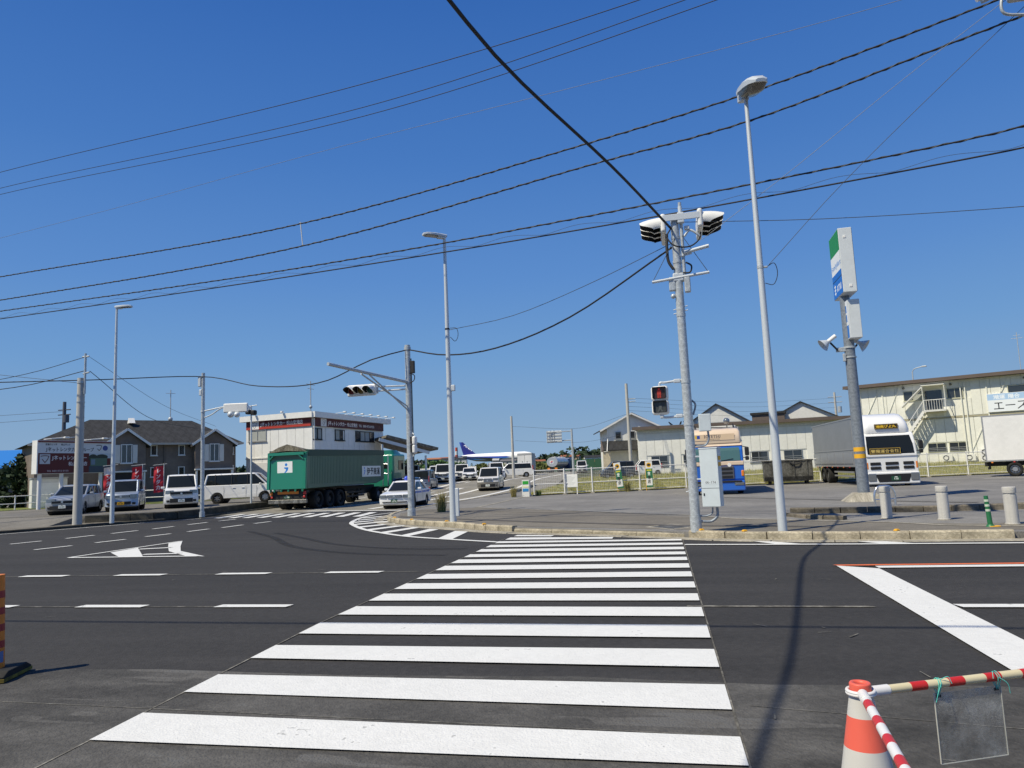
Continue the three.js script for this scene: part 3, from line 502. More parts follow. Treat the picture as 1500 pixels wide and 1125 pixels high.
/* o: L, W, H, belt, roofFront, roofRear, glassFront, glassRear, front profile [[z,y]..], rear profile, wheel r, axles */
function car(name, label, o, pos, turn, group) {
  const t = thing(name, label, o.cat || 'car', pos, turn, group);
  const h = o.L / 2, W = o.W, r = o.r, zf = o.zf, zr = o.zr, yb = o.yb ?? .2, wellR = r * 1.2;
  const bend = (g) => { const p = g.attributes.position; for (let i = 0; i < p.count; i++) { let x = p.getX(i), y = p.getY(i), z = p.getZ(i); const q = x / (W / 2); if (z > h - .8) z -= (o.round ?? .2) * q * q * (z - h + .8) / .8; if (z < -h + .5) z += .1 * q * q * (-h + .5 - z) / .5; const side = y > .55 ? 1 - .05 * Math.min(1, (y - .55) / .5) : y < .35 ? 1 - .04 * (.35 - y) / .2 : 1; p.setXYZ(i, x * side, y, z); } g.deleteAttribute('normal'); return toCreasedNormals(g.index ? g.toNonIndexed() : g, .5); };
  const arch = (zc) => { const a = []; for (let k = 0; k <= 8; k++) { const th = Math.PI * k / 8; a.push([zc - Math.cos(th) * wellR, Math.max(yb, r + Math.sin(th) * wellR * .98 - .02)]); } return a; };
  const prof = [[-h + .06, yb + .1], [-h + .16, yb], ...arch(zr), ...arch(zf), [h - .16, yb], [h - .05, yb + .06], ...o.front, ...o.rear];
  const s = new THREE.Shape(prof.map(([z, y]) => new THREE.Vector2(-z, y)));
  let bg = new THREE.ExtrudeGeometry(s, { depth: W - .12, steps: 8, bevelEnabled: true, bevelSize: .035, bevelThickness: .06, bevelOffset: -.035, bevelSegments: 2 });
  bg.translate(0, 0, -(W - .12) / 2); bg.rotateY(Math.PI / 2);
  const body = mesh('body', bend(bg), o.paint, t);
  if (o.lower) mesh('lower_trim', bend(box(W + .012, .3, zf - zr - 2 * wellR, 0, yb + .17, (zf + zr) / 2)), o.lower, t);
  if (o.lower) { mesh('front_trim', bend(new THREE.BoxGeometry(W + .012, .42, .2, 8, 1, 1).translate(0, yb + .26, h - .085)), o.lower, t); mesh('rear_trim', bend(box(W + .012, .3, h + zr - wellR - .06, 0, yb + .2, (-h + zr - wellR) / 2 + .02)), o.lower, t); }
  // wheel wells
  for (const z of [zf, zr]) mesh('wheel_well', at(new THREE.CylinderGeometry(wellR * .97, wellR * .97, W - .2, 20), 0, r + .01, z, 0, 0, Math.PI / 2), M.black, t);
  const wr = o.W * .5 - .12;
  for (const z of [zf, zr]) for (const sx of [-1, 1]) wheel(t, sx * wr, r, z, r, .2, o.rim || 'alloy');
  // greenhouse
  const b = o.belt, wb = W / 2 - .085, wt = W / 2 - (o.tumble ?? .2), yt = o.H - .07, zgf = o.glassFront, zgr = o.glassRear, zrf = o.roofFront, zrr = o.roofRear, mid = (b + yt) / 2;
  const lerp = (a, c, k) => a + (c - a) * k;
  const ring = (k, gap) => planRing(lerp(b - .03, yt, k), lerp(zgr, zrr, k) + gap, lerp(zgf, zrf, k) - gap, lerp(wb, wt, k) - gap, .16);
  mesh('window', loft([0, .35, .7, 1].map((k) => ring(k, 0)), .6), M.glass, t);
  mesh('roof', loft([planRing(yt - .02, zrr - .04, zrf + .05, wt + .015, .2), planRing(yt + .03, zrr - .02, zrf, wt - .02, .2), planRing(yt + .06, zrr + .1, zrf - .14, wt - .1, .2), planRing(yt + .07, zrr + .3, zrf - .3, wt - .25, .2)], .9), o.paint, t);
  const corner = (k, zz, zt, sx) => [sx * (lerp(wb, wt, k) - .03), lerp(b - .03, yt, k), lerp(zz, zt, k)];
  for (const sx of [-1, 1]) {
    mesh('pillar', bar(corner(0, zgf - .06, zrf - .03, sx), corner(1, zgf - .06, zrf - .03, sx), .05, 8), o.paint, t);
    mesh('pillar', bar(corner(0, zgr + .06, zrr + .06, sx), corner(1, zgr + .06, zrr + .06, sx), o.rearPillar ?? .07, 8), o.paint, t);
    for (const pz of o.posts) mesh('pillar', bar([sx * (wb - .005), b - .03, pz], [sx * (wt - .005), yt, pz], .035, 6), o.darkPosts ? M.black : o.paint, t);
    const mi = mesh('mirror', rbox(.2, .13, .12, sx * (W / 2 + .08), b + .06, zgf - (o.mirrorBack ?? .45), .04), o.mirror || o.paint, t);
    for (const dz of o.seams) mesh('door_seam', box(.004, (b - yb) * .8, .012, sx * (W / 2 - .001), yb + (b - yb) * .55, dz), M.black, t);
    for (const hz of o.handles) mesh('door_handle', rbox(.03, .035, .18, sx * (W / 2 - .012), b - .13, hz, .012), o.paint, t);
  }
  // front
  const fz = h - .02;
  const put = (n, w, hh, x, y, z, m, d = .06) => mesh(n, bend(new THREE.BoxGeometry(w, hh, d, 6, 1, 1).translate(x, y, z)), m, t);
  if (o.grille) put('grille', o.grille[0], o.grille[1], 0, o.grille[2], fz + (o.grille[3] ?? 0), M.blackGloss, .1);
  if (o.grille && o.bars) for (let k = 0; k < o.bars; k++) put('grille_bar', o.grille[0] * .96, .018, 0, o.grille[2] - o.grille[1] * .4 + k * o.grille[1] * .8 / Math.max(1, o.bars - 1), fz + (o.grille[3] ?? 0) + .012, M.chrome, .1);
  if (o.intake) put('intake', o.intake[0], o.intake[1], 0, o.intake[2], fz + .005, M.black, .08);
  if (o.emblem) mesh('emblem', at(new THREE.CylinderGeometry(.055, .055, .03, 12), 0, o.emblem, fz + .05 + (o.grille?.[3] ?? 0), Math.PI / 2), M.chrome, t);
  for (const sx of [-1, 1]) {
    const L = o.lamp; const hl = put('headlight', L[0], L[1], sx * (W / 2 - L[0] / 2 - .03), L[2], fz + (L[3] ?? -.06), M.lampGlass, .16);
    if (o.fog) mesh('fog_lamp', bend(rbox(.16, .12, .06, sx * (W / 2 - .2), o.fog, fz - .0, .02)), M.black, t);
    mesh('tail_light', rbox(.05, o.tailH ?? .32, .12, sx * (W / 2 - .09), o.tailY ?? b - .1, -h + .06, .02), M.red, t);
  }
  const pl = face('number_plate', .33, .165, o.plate || plates.white, t, 0, o.plateY ?? .42, fz + .055); if (o.plateRear) face('number_plate', .33, .165, o.plateRear, t, 0, o.plateRearY ?? .7, -h - .06, Math.PI);
  if (o.rearGlass) { mesh('rear_window', rbox(W * .74, (yt - b) * .72, .03, 0, b + (yt - b) * .5, lerp(zgr, zrr, .5) - .015, .02), M.glass, t); }
  return t;
}
// body types
const hatch = { L: 3.98, W: 1.7, H: 1.52, belt: .98, r: .3, zf: 1.28, zr: -1.26, yb: .2, front: [[1.97, .42], [1.95, .66], [1.78, .80], [1.35, .92], [.98, .99]], rear: [[-1.72, 1.04], [-1.90, .98], [-1.97, .72], [-1.95, .42]], glassFront: 1.02, glassRear: -1.8, roofFront: .18, roofRear: -1.42, posts: [-.28, -1.15], seams: [.78, -.28], handles: [-.05, -1.0], lamp: [.44, .17, .73, -.09], grille: [1.02, .19, .64], bars: 2, intake: [1.2, .2, .36], emblem: .66, fog: .36 };
const minivan = { L: 4.72, W: 1.74, H: 1.86, belt: 1.08, r: .32, zf: 1.5, zr: -1.42, yb: .22, front: [[2.35, .45], [2.33, .8], [2.22, .97], [1.95, 1.06], [1.62, 1.13]], rear: [[-2.26, 1.14], [-2.34, 1.0], [-2.35, .45]], glassFront: 1.7, glassRear: -2.28, roofFront: .88, roofRear: -2.1, tumble: .16, posts: [.42, -.55, -1.55], darkPosts: true, seams: [1.0, .35, -1.0], handles: [.15, -.4], lamp: [.42, .2, .88, -.09], grille: [1.06, .24, .8], bars: 3, intake: [1.15, .22, .42], emblem: .8, fog: .4, tailH: .6, tailY: 1.2 };
const kei = { ...minivan, L: 3.4, W: 1.48, H: 1.68, belt: 1.0, r: .27, zf: 1.13, zr: -1.2, front: [[1.68, .42], [1.67, .76], [1.56, .9], [1.3, .98], [1.08, 1.03]], rear: [[-1.62, 1.05], [-1.68, .9], [-1.69, .45]], glassFront: 1.14, glassRear: -1.64, roofFront: .55, roofRear: -1.5, tumble: .14, posts: [.1, -.8], seams: [.8, -.05], handles: [.1, -.8], lamp: [.3, .2, .78, -.07], grille: [.86, .14, .78], bars: 3, intake: [.95, .14, .44], emblem: .78, plate: plates.yellow, tailH: .5, tailY: 1.0 };
const sedan = { L: 4.66, W: 1.69, H: 1.44, belt: .93, r: .31, zf: 1.38, zr: -1.28, yb: .2, round: .12, front: [[2.31, .45], [2.30, .70], [2.22, .76], [1.6, .86], [1.0, .92]], rear: [[-1.5, .96], [-2.2, .92], [-2.31, .8], [-2.32, .42]], glassFront: 1.1, glassRear: -1.68, roofFront: .38, roofRear: -1.02, tumble: .22, posts: [-.32], seams: [.85, -.32], handles: [-.15, -1.05], lamp: [.36, .15, .66, -.03], grille: [.78, .14, .66], bars: 4, emblem: .66, intake: [1.3, .05, .36], plate: plates.green2, plateY: .42, rearPillar: .09 };

const LOTY = .45, faceTo = (fx, fz) => Math.atan2(fx, fz);
car('hatchback_car', 'silver hatchback parked behind the thick concrete pole', { ...hatch, paint: P.silver, plate: plates.white }, [-31.3, LOTY, -33.1], faceTo(.434, .898));
car('kei_minivan', 'small silver blue minivan with a yellow number plate', { ...kei, W: 1.62, L: 3.6, lamp: [.34, .2, .78, -.07], paint: P.silverBlue, cat: 'minivan' }, [-29.75, LOTY, -34.9], faceTo(.54, .84));
car('minivan', 'white minivan facing the road beside the red banners', { ...minivan, paint: P.white, plate: plates.white2, cat: 'minivan', grille: [1.14, .2, .82], bars: 2 }, [-27.9, LOTY, -37.1], faceTo(.60, .80));
car('minivan', 'white minivan seen from its side behind the green trailer', { ...minivan, L: 4.8, paint: P.white, cat: 'minivan' }, [-26.95, LOTY, -41.9], faceTo(.955, -.30));
{
  const t = car('taxi', 'white taxi sedan with blue side stripe and blue roof lamp', { ...sedan, paint: P.white, cat: 'taxi' }, [-14.45, 0, -37.9], faceTo(.09, .996));
  const blue = std(lin(.03, .16, .62), .4);
  for (const sx of [-1, 1]) mesh('side_stripe', [box(.008, .1, 3.0, sx * .825, .80, -.35), box(.008, .06, 1.2, sx * .825, .84, -1.4)], blue, t);
  mesh('roof_lamp', [at(new THREE.SphereGeometry(.13, 16, 10), 0, 1.54, -.1), cyl(.09, .1, .08, 0, 1.42, -.1)], std(lin(.05, .10, .65), .3), t);
}
car('kei_minivan', 'dark slate boxy minivan seen from behind on the airport road', { ...kei, L: 3.5, W: 1.6, H: 1.8, paint: P.slate, cat: 'minivan', plateRear: plates.yellow, plateRearY: .85, rearGlass: true }, [-22.0, rise(-62) - .05, -62.6], faceTo(-.1, -.99));
car('sedan', 'navy blue car half hidden behind the white taxi', { ...hatch, paint: P.navy, plate: plates.white }, [-18.9, rise(-50), -50.5], faceTo(.05, -1));
car('minivan', 'pale silver minivan behind the navy car and signal post', { ...minivan, H: 2.05, paint: P.silver, cat: 'minivan' }, [-26.6, rise(-71), -71.5], faceTo(.3, .95));
car('minivan', 'white over beige minivan driving towards the crossing', { ...minivan, paint: P.pearl, lower: P.beige, cat: 'minivan', bars: 5, grille: [.7, .22, .86] }, [-14.9, rise(-57.5), -58.6], faceTo(.13, .99));
const lotCars = [['white minivan nearest the slate minivan in the far lot', -26.2, -78.4, .28, minivan, P.white], ['white tall van second in the far lot row', -25.0, -77.0, .28, { ...minivan, H: 2.0 }, P.white], ['white van third in the far lot row by the lamp post', -24.4, -82.2, .3, { ...minivan, H: 1.95 }, P.pearl], ['white hatchback last in the far lot row', -23.2, -81.2, .3, hatch, P.white]];
for (const [l, x, z, f, ty, pt] of lotCars) car('parked_car', l, { ...ty, paint: pt }, [x, rise(z), z], faceTo(f, .95), 'white cars in the far lot');
car('parked_car', 'white wagon roof showing above the beige minivan', { ...minivan, H: 1.95, paint: P.white }, [-19.6, rise(-79), -79.5], faceTo(.3, .95));
car('minivan', 'grey white minivan before the silver box truck', { ...minivan, paint: P.pearl, cat: 'minivan' }, [-20.3, rise(-92), -92.5], faceTo(-.93, .3));
car('minivan', 'small white van facing us beyond the mesh fence', { ...minivan, H: 1.95, paint: P.white, cat: 'van' }, [-14.8, rise(-118), -118.5], faceTo(.15, 1));
car('kei_minivan', 'black boxy minivan parked beside the cream gabled house', { ...kei, L: 3.6, paint: P.black, cat: 'minivan' }, [-5.5, .52, -72.5], faceTo(-.97, .22));
car('kei_minivan', 'white small van behind the black minivan by the warehouse', { ...kei, paint: P.white, cat: 'van' }, [-3.1, .60, -80], faceTo(-.97, .22));

// ---------------------------------------------------------------- trucks
function truckWheels(t, spots, r = .5, dbl = false) { for (const [x, z, k] of spots) wheel(t, x, r, z, r, k ? .5 : .28, 'steel'); }
function cabFront(t, o) { const GL = o.screen || M.glass; // cab whose face is at z = 0, body towards -z
  const W = o.W, paint = o.paint;
  const prof = [[-1.9, .55], [-.1, .55], [.0, .75], [0, 1.55], [-.12, 2.15], [-.34, o.cabTop - .1], [-.5, o.cabTop], [-1.9, o.cabTop]];
  mesh('cab', prism(prof, W, .06), paint, t);
  const ws = [[-.02 + .0, 1.66], [-.135, 2.15], [-.31, o.cabTop - .2]];
  const pane = (x0, x1, zoff = 0) => { const g = new THREE.BufferGeometry(), p = []; for (const [z, y] of [[.0, 1.64], [-.075, 2.0], [-.29, o.cabTop - .17]]) p.push(x0, y, z + .022, x1, y, z + .022); g.setAttribute('position', new THREE.Float32BufferAttribute(p, 3)); g.setIndex([0, 1, 3, 0, 3, 2, 2, 3, 5, 2, 5, 4]); g.computeVertexNormals(); return g; };
  mesh('windscreen', loft([[-W / 2 + .14, 1.62, .012], [W / 2 - .14, 1.62, .012]].length ? [
    [[-W / 2 + .14, 1.62, -.1], [W / 2 - .14, 1.62, -.1], [W / 2 - .14, 1.62, .018], [-W / 2 + .14, 1.62, .018]],
    [[-W / 2 + .15, 2.12, -.22], [W / 2 - .15, 2.12, -.22], [W / 2 - .15, 2.12, -.098], [-W / 2 + .15, 2.12, -.098]],
    [[-W / 2 + .2, o.cabTop - .16, -.44], [W / 2 - .2, o.cabTop - .16, -.44], [W / 2 - .2, o.cabTop - .16, -.31], [-W / 2 + .2, o.cabTop - .16, -.31]]] : [], .3), GL, t);
  for (const sx of [-1, 1]) {
    mesh('side_window', rbox(.03, .62, .8, sx * (W / 2 - .005), 2.0, -.85, .02), M.glass, t);
    mesh('door_seam', [box(.006, 1.7, .015, sx * (W / 2 + .001), 1.55, -1.35), box(.006, 1.4, .015, sx * (W / 2 + .001), 1.35, -.35)], M.black, t);
    const mr = mesh('mirror', [rbox(.2, .42, .12, sx * (W / 2 + .18), 2.05, .05, .05), rbox(.18, .2, .12, sx * (W / 2 + .17), 1.72, .06, .05), bar([sx * W / 2, 2.3, -.2], [sx * (W / 2 + .18), 2.25, .04], .02), bar([sx * W / 2, 1.75, -.1], [sx * (W / 2 + .18), 1.75, .04], .02)], M.black, t);
    mesh('step', rbox(.12, .3, .6, sx * (W / 2 - .05), .5, -.5, .02), M.black, t);
  }
  mesh('wiper', [beam([-.9, 1.62, .03], [-.25, 1.72, .012], .03, .02), beam([.1, 1.62, .03], [.75, 1.72, .012], .03, .02)], M.black, t);
}
{ // white lorry with a grey box, facing the road
  const W = 2.48, t = thing('lorry', 'white lorry with long grey box and yellow lettered roof sign', 'truck', [10.75, .13, -40.2], faceTo(.03, 1));
  cabFront(t, { W, paint: P.white, cabTop: 2.72 });
  const defl = []; for (const [y, zf, w] of [[2.7, -.42, 1.17], [2.9, -.36, 1.14], [3.2, -.42, 1.08], [3.5, -.75, 1.02], [3.68, -1.15, .98], [3.74, -1.5, .9]]) defl.push(planRing(y, -1.95, zf, w, .3));
  mesh('wind_deflector', loft(defl, .9), P.white, t);
  const roofSign = printed(512, 128, (x, w, h) => { x.fillStyle = '#17140c'; x.fillRect(0, 0, w, h); x.strokeStyle = '#d8b12c'; x.lineWidth = 5; x.strokeRect(5, 5, w - 10, h - 10); strokeText(x, '港商びよ丸', 24, 26, 76, 11, '#f2c42a', 1.1); });
  const rs = mesh('roof_sign', rbox(1.12, .26, .08, 0, 3.04, -.36, .02), M.black, t); face('lettering', 1.08, .23, roofSign, rs, 0, 3.04, -.315);
  const dash = printed(512, 128, (x, w, h) => { x.fillStyle = '#1c1a14'; x.fillRect(0, 0, w, h); x.strokeStyle = '#c9a53a'; x.lineWidth = 8; x.strokeRect(6, 6, w - 12, h - 12); strokeText(x, '豊陽運合会社', 22, 30, 68, 7, '#d9bd6a', 1.05); });
  const ds = mesh('dashboard_sign', rbox(1.5, .34, .03, -.28, 1.78, .045, .01), M.black, t); face('lettering', 1.46, .31, dash, ds, -.28, 1.78, .062);
  mesh('front_panel', rbox(W - .1, .12, .06, 0, 1.56, .02, .02), P.white, t);
  for (const x of [-.82, 0, .82]) for (const y of [1.15, .93]) mesh('grille_slot', rbox(x ? .5 : .62, .15, .05, x * .95, y, .012, .04), M.black, t);
  mesh('bumper', rbox(W, .62, .3, 0, .42, -.08, .07), P.white, t);
  mesh('lower_grille', loft([[[-.86, .62, .085], [.86, .62, .085], [.86, .62, -.1], [-.86, .62, -.1]].reverse(), [[-.7, .22, .085], [.7, .22, .085], [.7, .22, -.1], [-.7, .22, -.1]].reverse()].reverse(), .3), M.black, t);
  for (const sx of [-1, 1]) { mesh('headlight', rbox(.4, .4, .12, sx * 1.0, .46, .045, .05), M.lampGlass, t); mesh('corner_lamp', rbox(.1, .35, .06, sx * 1.16, 1.05, -.02, .03), M.amber, t); }
  face('number_plate', .44, .22, plates.green, t, .1, .40, .092);
  const bx = mesh('cargo_box', rbox(2.49, 2.55, 9.6, 0, 2.36, -6.9, .04), std(lin(.34, .35, .36), .45, .45, { map: softTone }), t);
  mesh('box_rim', [box(2.52, .1, 9.64, 0, 1.06, -6.9), box(2.53, .07, 9.66, 0, 3.64, -6.9), box(2.53, .05, 9.62, 0, 1.95, -6.9)], M.alu, t);
  for (let k = 0; k < 5; k++) mesh('side_gate', [box(.03, .62, 1.8, -1.26, 1.5, -3.2 - k * 1.9), box(.03, .62, 1.8, 1.26, 1.5, -3.2 - k * 1.9)], std(lin(.40, .41, .42), .4, .5), t);
  mesh('chassis', [box(.9, .3, 10.8, 0, .82, -5.8), box(2.3, .06, .3, 0, .9, -4), box(2.3, .06, .3, 0, .9, -7.8)], M.black, t);
  mesh('side_guard', [box(.05, .09, 4.2, -1.2, .72, -4.6), box(.05, .09, 4.2, -1.2, .5, -4.6), box(.05, .09, 4.2, 1.2, .72, -4.6), box(.05, .09, 4.2, 1.2, .5, -4.6)], M.alu, t);
  truckWheels(t, [[-1.05, -1.3], [1.05, -1.3], [-1.0, -8.4, 1], [1.0, -8.4, 1], [-1.0, -9.6, 1], [1.0, -9.6, 1]], .5);
  for (let k = 0; k < 7; k++) mesh('marker_lamp', rbox(.05, .06, .09, -1.27, .98, -3 - k * 1.3, .02), k % 2 ? M.amber : M.red, t);
}
{ // blue tractor lorry behind the signal pole
  const W = 2.46, t = thing('lorry', 'blue lorry with cream roof fairing behind the signal cabinet', 'truck', [2.05, .13, -36.9], faceTo(-.03, 1));
  cabFront(t, { W, paint: P.blue, cabTop: 2.62, screen: new THREE.MeshPhysicalMaterial({ color: lin(.07, .15, .145), roughness: .25, clearcoat: 1, clearcoatRoughness: .05 }) });
  mesh('cab_band', rbox(W + .012, .2, .4, 0, 1.5, -.16, .04), P.cream, t); mesh('cab_upper', prism([[-1.9, 2.36], [-.19, 2.36], [-.3, 2.56], [-.46, 2.64], [-1.9, 2.64]], W + .02, .04), P.cream, t);
  const defl = []; for (const [y, zf, w] of [[2.5, -.22, 1.22], [2.7, -.2, 1.2], [3.05, -.26, 1.17], [3.2, -.5, 1.1], [3.26, -1.0, 1.0]]) defl.push(planRing(y, -1.9, zf, w, .14));
  mesh('roof_fairing', loft(defl, .9), P.cream, t);
  face('lettering', 1.9, .3, printed(512, 80, (x, w, h) => { x.fillStyle = '#dcc2a2'; x.fillRect(0, 0, w, h); x.fillStyle = '#4a4650'; x.font = 'bold 54px sans-serif'; x.fillText('IOTETSU', 120, 48); x.font = 'bold 20px sans-serif'; x.fillText('TRANSPORTATION', 150, 72); x.fillStyle = '#2244a8'; x.fillRect(30, 10, 40, 44); x.fillStyle = '#d7b21e'; x.fillRect(8, 14, 24, 36); }), t, -.05, 2.8, -.19);
  mesh('grille', [rbox(1.5, .62, .06, 0, 1.05, .03, .05)], std(lin(.13, .13, .14), .4, .3), t);
  for (let k = 0; k < 3; k++) mesh('grille_slot', rbox(1.35, .11, .03, 0, .86 + k * .19, .07, .02), M.black, t);
  mesh('bumper', [rbox(W, .5, .3, 0, .42, -.06, .07)], P.blue, t);
  mesh('bumper_band', rbox(W - .3, .09, .05, 0, .62, .1, .02), M.black, t);
  for (const sx of [-1, 1]) { mesh('headlight', rbox(.46, .17, .1, sx * .96, .5, .07, .05), M.lampGlass, t); mesh('corner_lamp', rbox(.14, .3, .1, sx * 1.15, 1.0, -.02, .05), M.amber, t); mesh('roof_lamp', [at(new THREE.SphereGeometry(.16, 14, 10), sx * .62, 3.62, -1.1), bar([sx * .62, 3.2, -1.2], [sx * .62, 3.55, -1.15], .03)], M.lampGlass, t); }
  mesh('curtain', [box(1.9, .6, .02, 0, 2.05, -.34)], std(lin(.22, .40, .38), .9), t);
  mesh('emblem', at(new THREE.CylinderGeometry(.09, .09, .03, 16), .55, 1.42, .05, Math.PI / 2), M.white, t);
  mesh('cargo_box', rbox(2.48, 2.3, 7.5, 0, 2.2, -5.8, .04), std(lin(.42, .43, .43), .5, .4, { map: softTone }), t);
  mesh('box_front', [rbox(2.2, .26, .9, 0, 3.3, -2.4, .06)], std(lin(.5, .51, .5), .6), t);
  mesh('roof_rack', [bar([-.95, 3.2, -1.5], [-.95, 3.5, -2], .03), bar([.95, 3.2, -1.5], [.95, 3.5, -2], .03), bar([-1, 3.4, -1.3], [1, 3.25, -1.3], .025)], M.black, t);
  mesh('chassis', box(.9, .3, 9, 0, .8, -4.8), M.black, t);
  truckWheels(t, [[-1.05, -1.3], [1.05, -1.3], [-1.0, -6.6, 1], [1.0, -6.6, 1], [-1, -7.8, 1], [1, -7.8, 1]], .5);
}
{ // white box truck cut by the frame on the right
  const t = thing('box_truck', 'white box truck side cut off by the picture edge', 'truck', [19.0, .13, -50.2], faceTo(.93, .36));
  mesh('cargo_box', rbox(2.3, 2.75, 6.4, 0, 2.3, 3.0, .05), M.white, t);
  mesh('box_rim', [box(2.33, .08, 6.44, 0, .95, 3), box(2.33, .06, 6.44, 0, 3.66, 3), box(2.34, 2.7, .07, 0, 2.3, -.18)], M.alu, t);
  mesh('chassis', [box(.9, .25, 7, 0, .75, 3.2)], M.black, t); mesh('bumper', [box(2.2, .12, .1, 0, .5, -.1), box(.1, .5, .1, .6, .7, -.05), box(.1, .5, .1, -.6, .7, -.05)], M.black, t);
  for (let k = 0; k < 6; k++) mesh('marker_lamp', rbox(.06, .08, .1, -1.17, .86, .1 + k * 1.1, .02), k % 2 ? M.red : M.amber, t);
  mesh('side_guard', [box(.05, .1, 3, -1.1, .55, 3.6), box(.05, .1, 3, -1.1, .75, 3.6)], M.alu, t);
  mesh('cab', rbox(2.1, 1.9, 1.7, 0, 1.5, 7.3, .15), P.white, t);
  truckWheels(t, [[-.95, 1.2, 1], [.95, 1.2, 1], [-.95, 6.9], [.95, 6.9]], .42);
}
{ // green tipper semi-trailer, seen from behind
  const t = thing('tipper_trailer_truck', 'green tipping semi-trailer truck seen from behind at the far crossing', 'truck', [-21.75, 0, -38.2], faceTo(.035, -1));
  const W = 2.49, LEN = 10.4;
  const ribbed = [rbox(W, 2.2, LEN, 0, 2.38, LEN / 2, .05)];
  mesh('trailer_body', prism([[.0, 1.2], [-.12, 3.28], [LEN, 3.5], [LEN, 1.55], [LEN - 1.2, 1.28]].map(([z, y]) => [z, y]), W, .04), P.greenDull, t);
  for (let k = 0; k < 52; k++) mesh('side_rib', box(.014, 1.7, .05, -W / 2 - .006, 2.3, .4 + k * .19), P.greenDull, t);
  mesh('top_rail', prism([[.1, 3.06], [.1, 3.44], [LEN, 3.56], [LEN, 3.2]], W + .06), std(lin(.008, .05, .035), .5), t);
  // tailgate
  const tg = mesh('tailgate', at(rbox(W + .04, 2.12, .09, 0, 0, 0, .02), 0, 2.26, -.09, .06), P.green, t);
  const fr = (w, h, x, y) => at(box(w, h, .08, 0, 0, 0), x, y, -.15 - (y - 2.26) * .06, .06);
  mesh('tailgate_frame', [fr(.16, 2.1, -1.16, 2.26), fr(.16, 2.1, 1.16, 2.26), fr(2.3, .16, 0, 3.22), fr(2.3, .2, 0, 1.32), beam([-1.1, 2.9, -.17], [-.75, 3.2, -.19], .1, .06), beam([1.1, 2.9, -.17], [.75, 3.2, -.19], .1, .06)], P.green, t);
  for (const x of [-1.0, -.55, -.1, .35, .8, 1.05]) mesh('hinge', [rbox(.09, .3, .12, x, 1.2, -.12, .02)], P.green, t);
  const logo = printed(256, 256, (x, w, h) => { x.fillStyle = '#e9ecea'; x.fillRect(0, 0, w, h); x.fillStyle = '#1f7fd6'; x.beginPath(); x.arc(150, 48, 22, 0, 7); x.fill(); x.beginPath(); x.moveTo(118, 86); x.lineTo(186, 86); x.quadraticCurveTo(196, 150, 86, 196); x.quadraticCurveTo(140, 150, 150, 118); x.lineTo(118, 104); x.fill(); x.fillStyle = '#39434a'; x.font = 'bold 30px sans-serif'; x.fillText('IYO SHOUN', 28, 240); });
  face('emblem_panel', .98, .98, logo, t, .12, 2.3, -.142, Math.PI, 0);
  mesh('tarpaulin', loft([[[-1.2, 3.32, 0], [-.6, 3.6, 0], [0, 3.78, 0], [.6, 3.6, 0], [1.2, 3.32, 0], [0, 3.4, 0]], [[-1.1, 3.2, 4], [-.6, 3.3, 4], [0, 3.38, 4], [.6, 3.3, 4], [1.1, 3.2, 4], [0, 3.1, 4]]].map((r) => r.map(([x, y, z]) => [x, y, z - .1])), .3), std(lin(.30, .28, .235), .85, 0, { map: grimeTone }), t);
  const side = printed(512, 128, (x, w, h) => { x.fillStyle = '#dfe3df'; x.fillRect(0, 0, w, h); x.fillStyle = '#1f7fd6'; x.beginPath(); x.arc(66, 26, 12, 0, 7); x.fill(); x.beginPath(); x.moveTo(48, 46); x.lineTo(86, 46); x.quadraticCurveTo(90, 88, 36, 112); x.quadraticCurveTo(62, 84, 66, 62); x.fill(); strokeText(x, '伊予商運', 130, 22, 82, 11, '#1c2226', 1.0); });
  face('company_panel', 2.9, .72, side, t, -W / 2 - .034, 2.1, LEN - 2.1, -Math.PI / 2);
  // chassis
  mesh('chassis', [box(.9, .35, LEN, 0, 1.02, LEN / 2), box(2.3, .12, .3, 0, 1.05, .2)], M.black, t);
  mesh('underrun_bar', rbox(2.45, .22, .14, 0, .5, -.05, .02), std(lin(.40, .41, .42), .4, .5, { map: grimeTone }), t);
  mesh('rear_valance', [box(2.3, .5, .06, 0, .86, .06)], M.black, t);
  mesh('reflector_panel', rbox(1.35, .16, .03, .0, 1.0, -.0, .01), M.amber, t);
  for (const sx of [-1, 1]) { mesh('tail_light', rbox(.16, .2, .08, sx * 1.08, .98, -.02, .03), sx > 0 ? M.amber : M.red, t); mesh('tail_light', rbox(.14, .12, .08, sx * 1.04, .76, -.02, .03), M.red, t); }
  face('number_plate', .42, .2, plates.green2, t, .1, .76, .02, Math.PI);
  mesh('mudguard', [0, 1, 2].flatMap((k) => [-1, 1].map((s) => at(new THREE.CylinderGeometry(.6, .6, .5, 18, 1, true, -1.2, 2.4), s * 1.0, .56, 1.35 + k * 1.32, 0, 0, Math.PI / 2))), M.black, t);
  for (let k = 0; k < 3; k++) for (const s of [-1, 1]) wheel(t, s * .98, .52, 1.35 + k * 1.32, .52, .5, 'dark');
  mesh('landing_gear', [bar([-.8, .25, 7.1], [-.8, 1.0, 7.1], .07), bar([.8, .25, 7.1], [.8, 1.0, 7.1], .07), box(.3, .04, .3, -.8, .24, 7.1), box(.3, .04, .3, .8, .24, 7.1)], M.black, t);
  mesh('side_guard', [box(.05, .1, 2.4, -1.18, .55, 6.1), box(.05, .1, 2.4, -1.18, .8, 6.1), box(.05, .1, 2.4, 1.18, .55, 6.1)], M.black, t);
  // tractor
  mesh('tractor_cab', rbox(2.46, 2.45, 2.2, 0, 2.1, 13.2, .16), P.green, t);
  mesh('wind_deflector', loft([planRing(3.28, 12.3, 14.0, 1.15, .3), planRing(3.62, 12.3, 13.5, 1.0, .3)], .8), P.green, t);
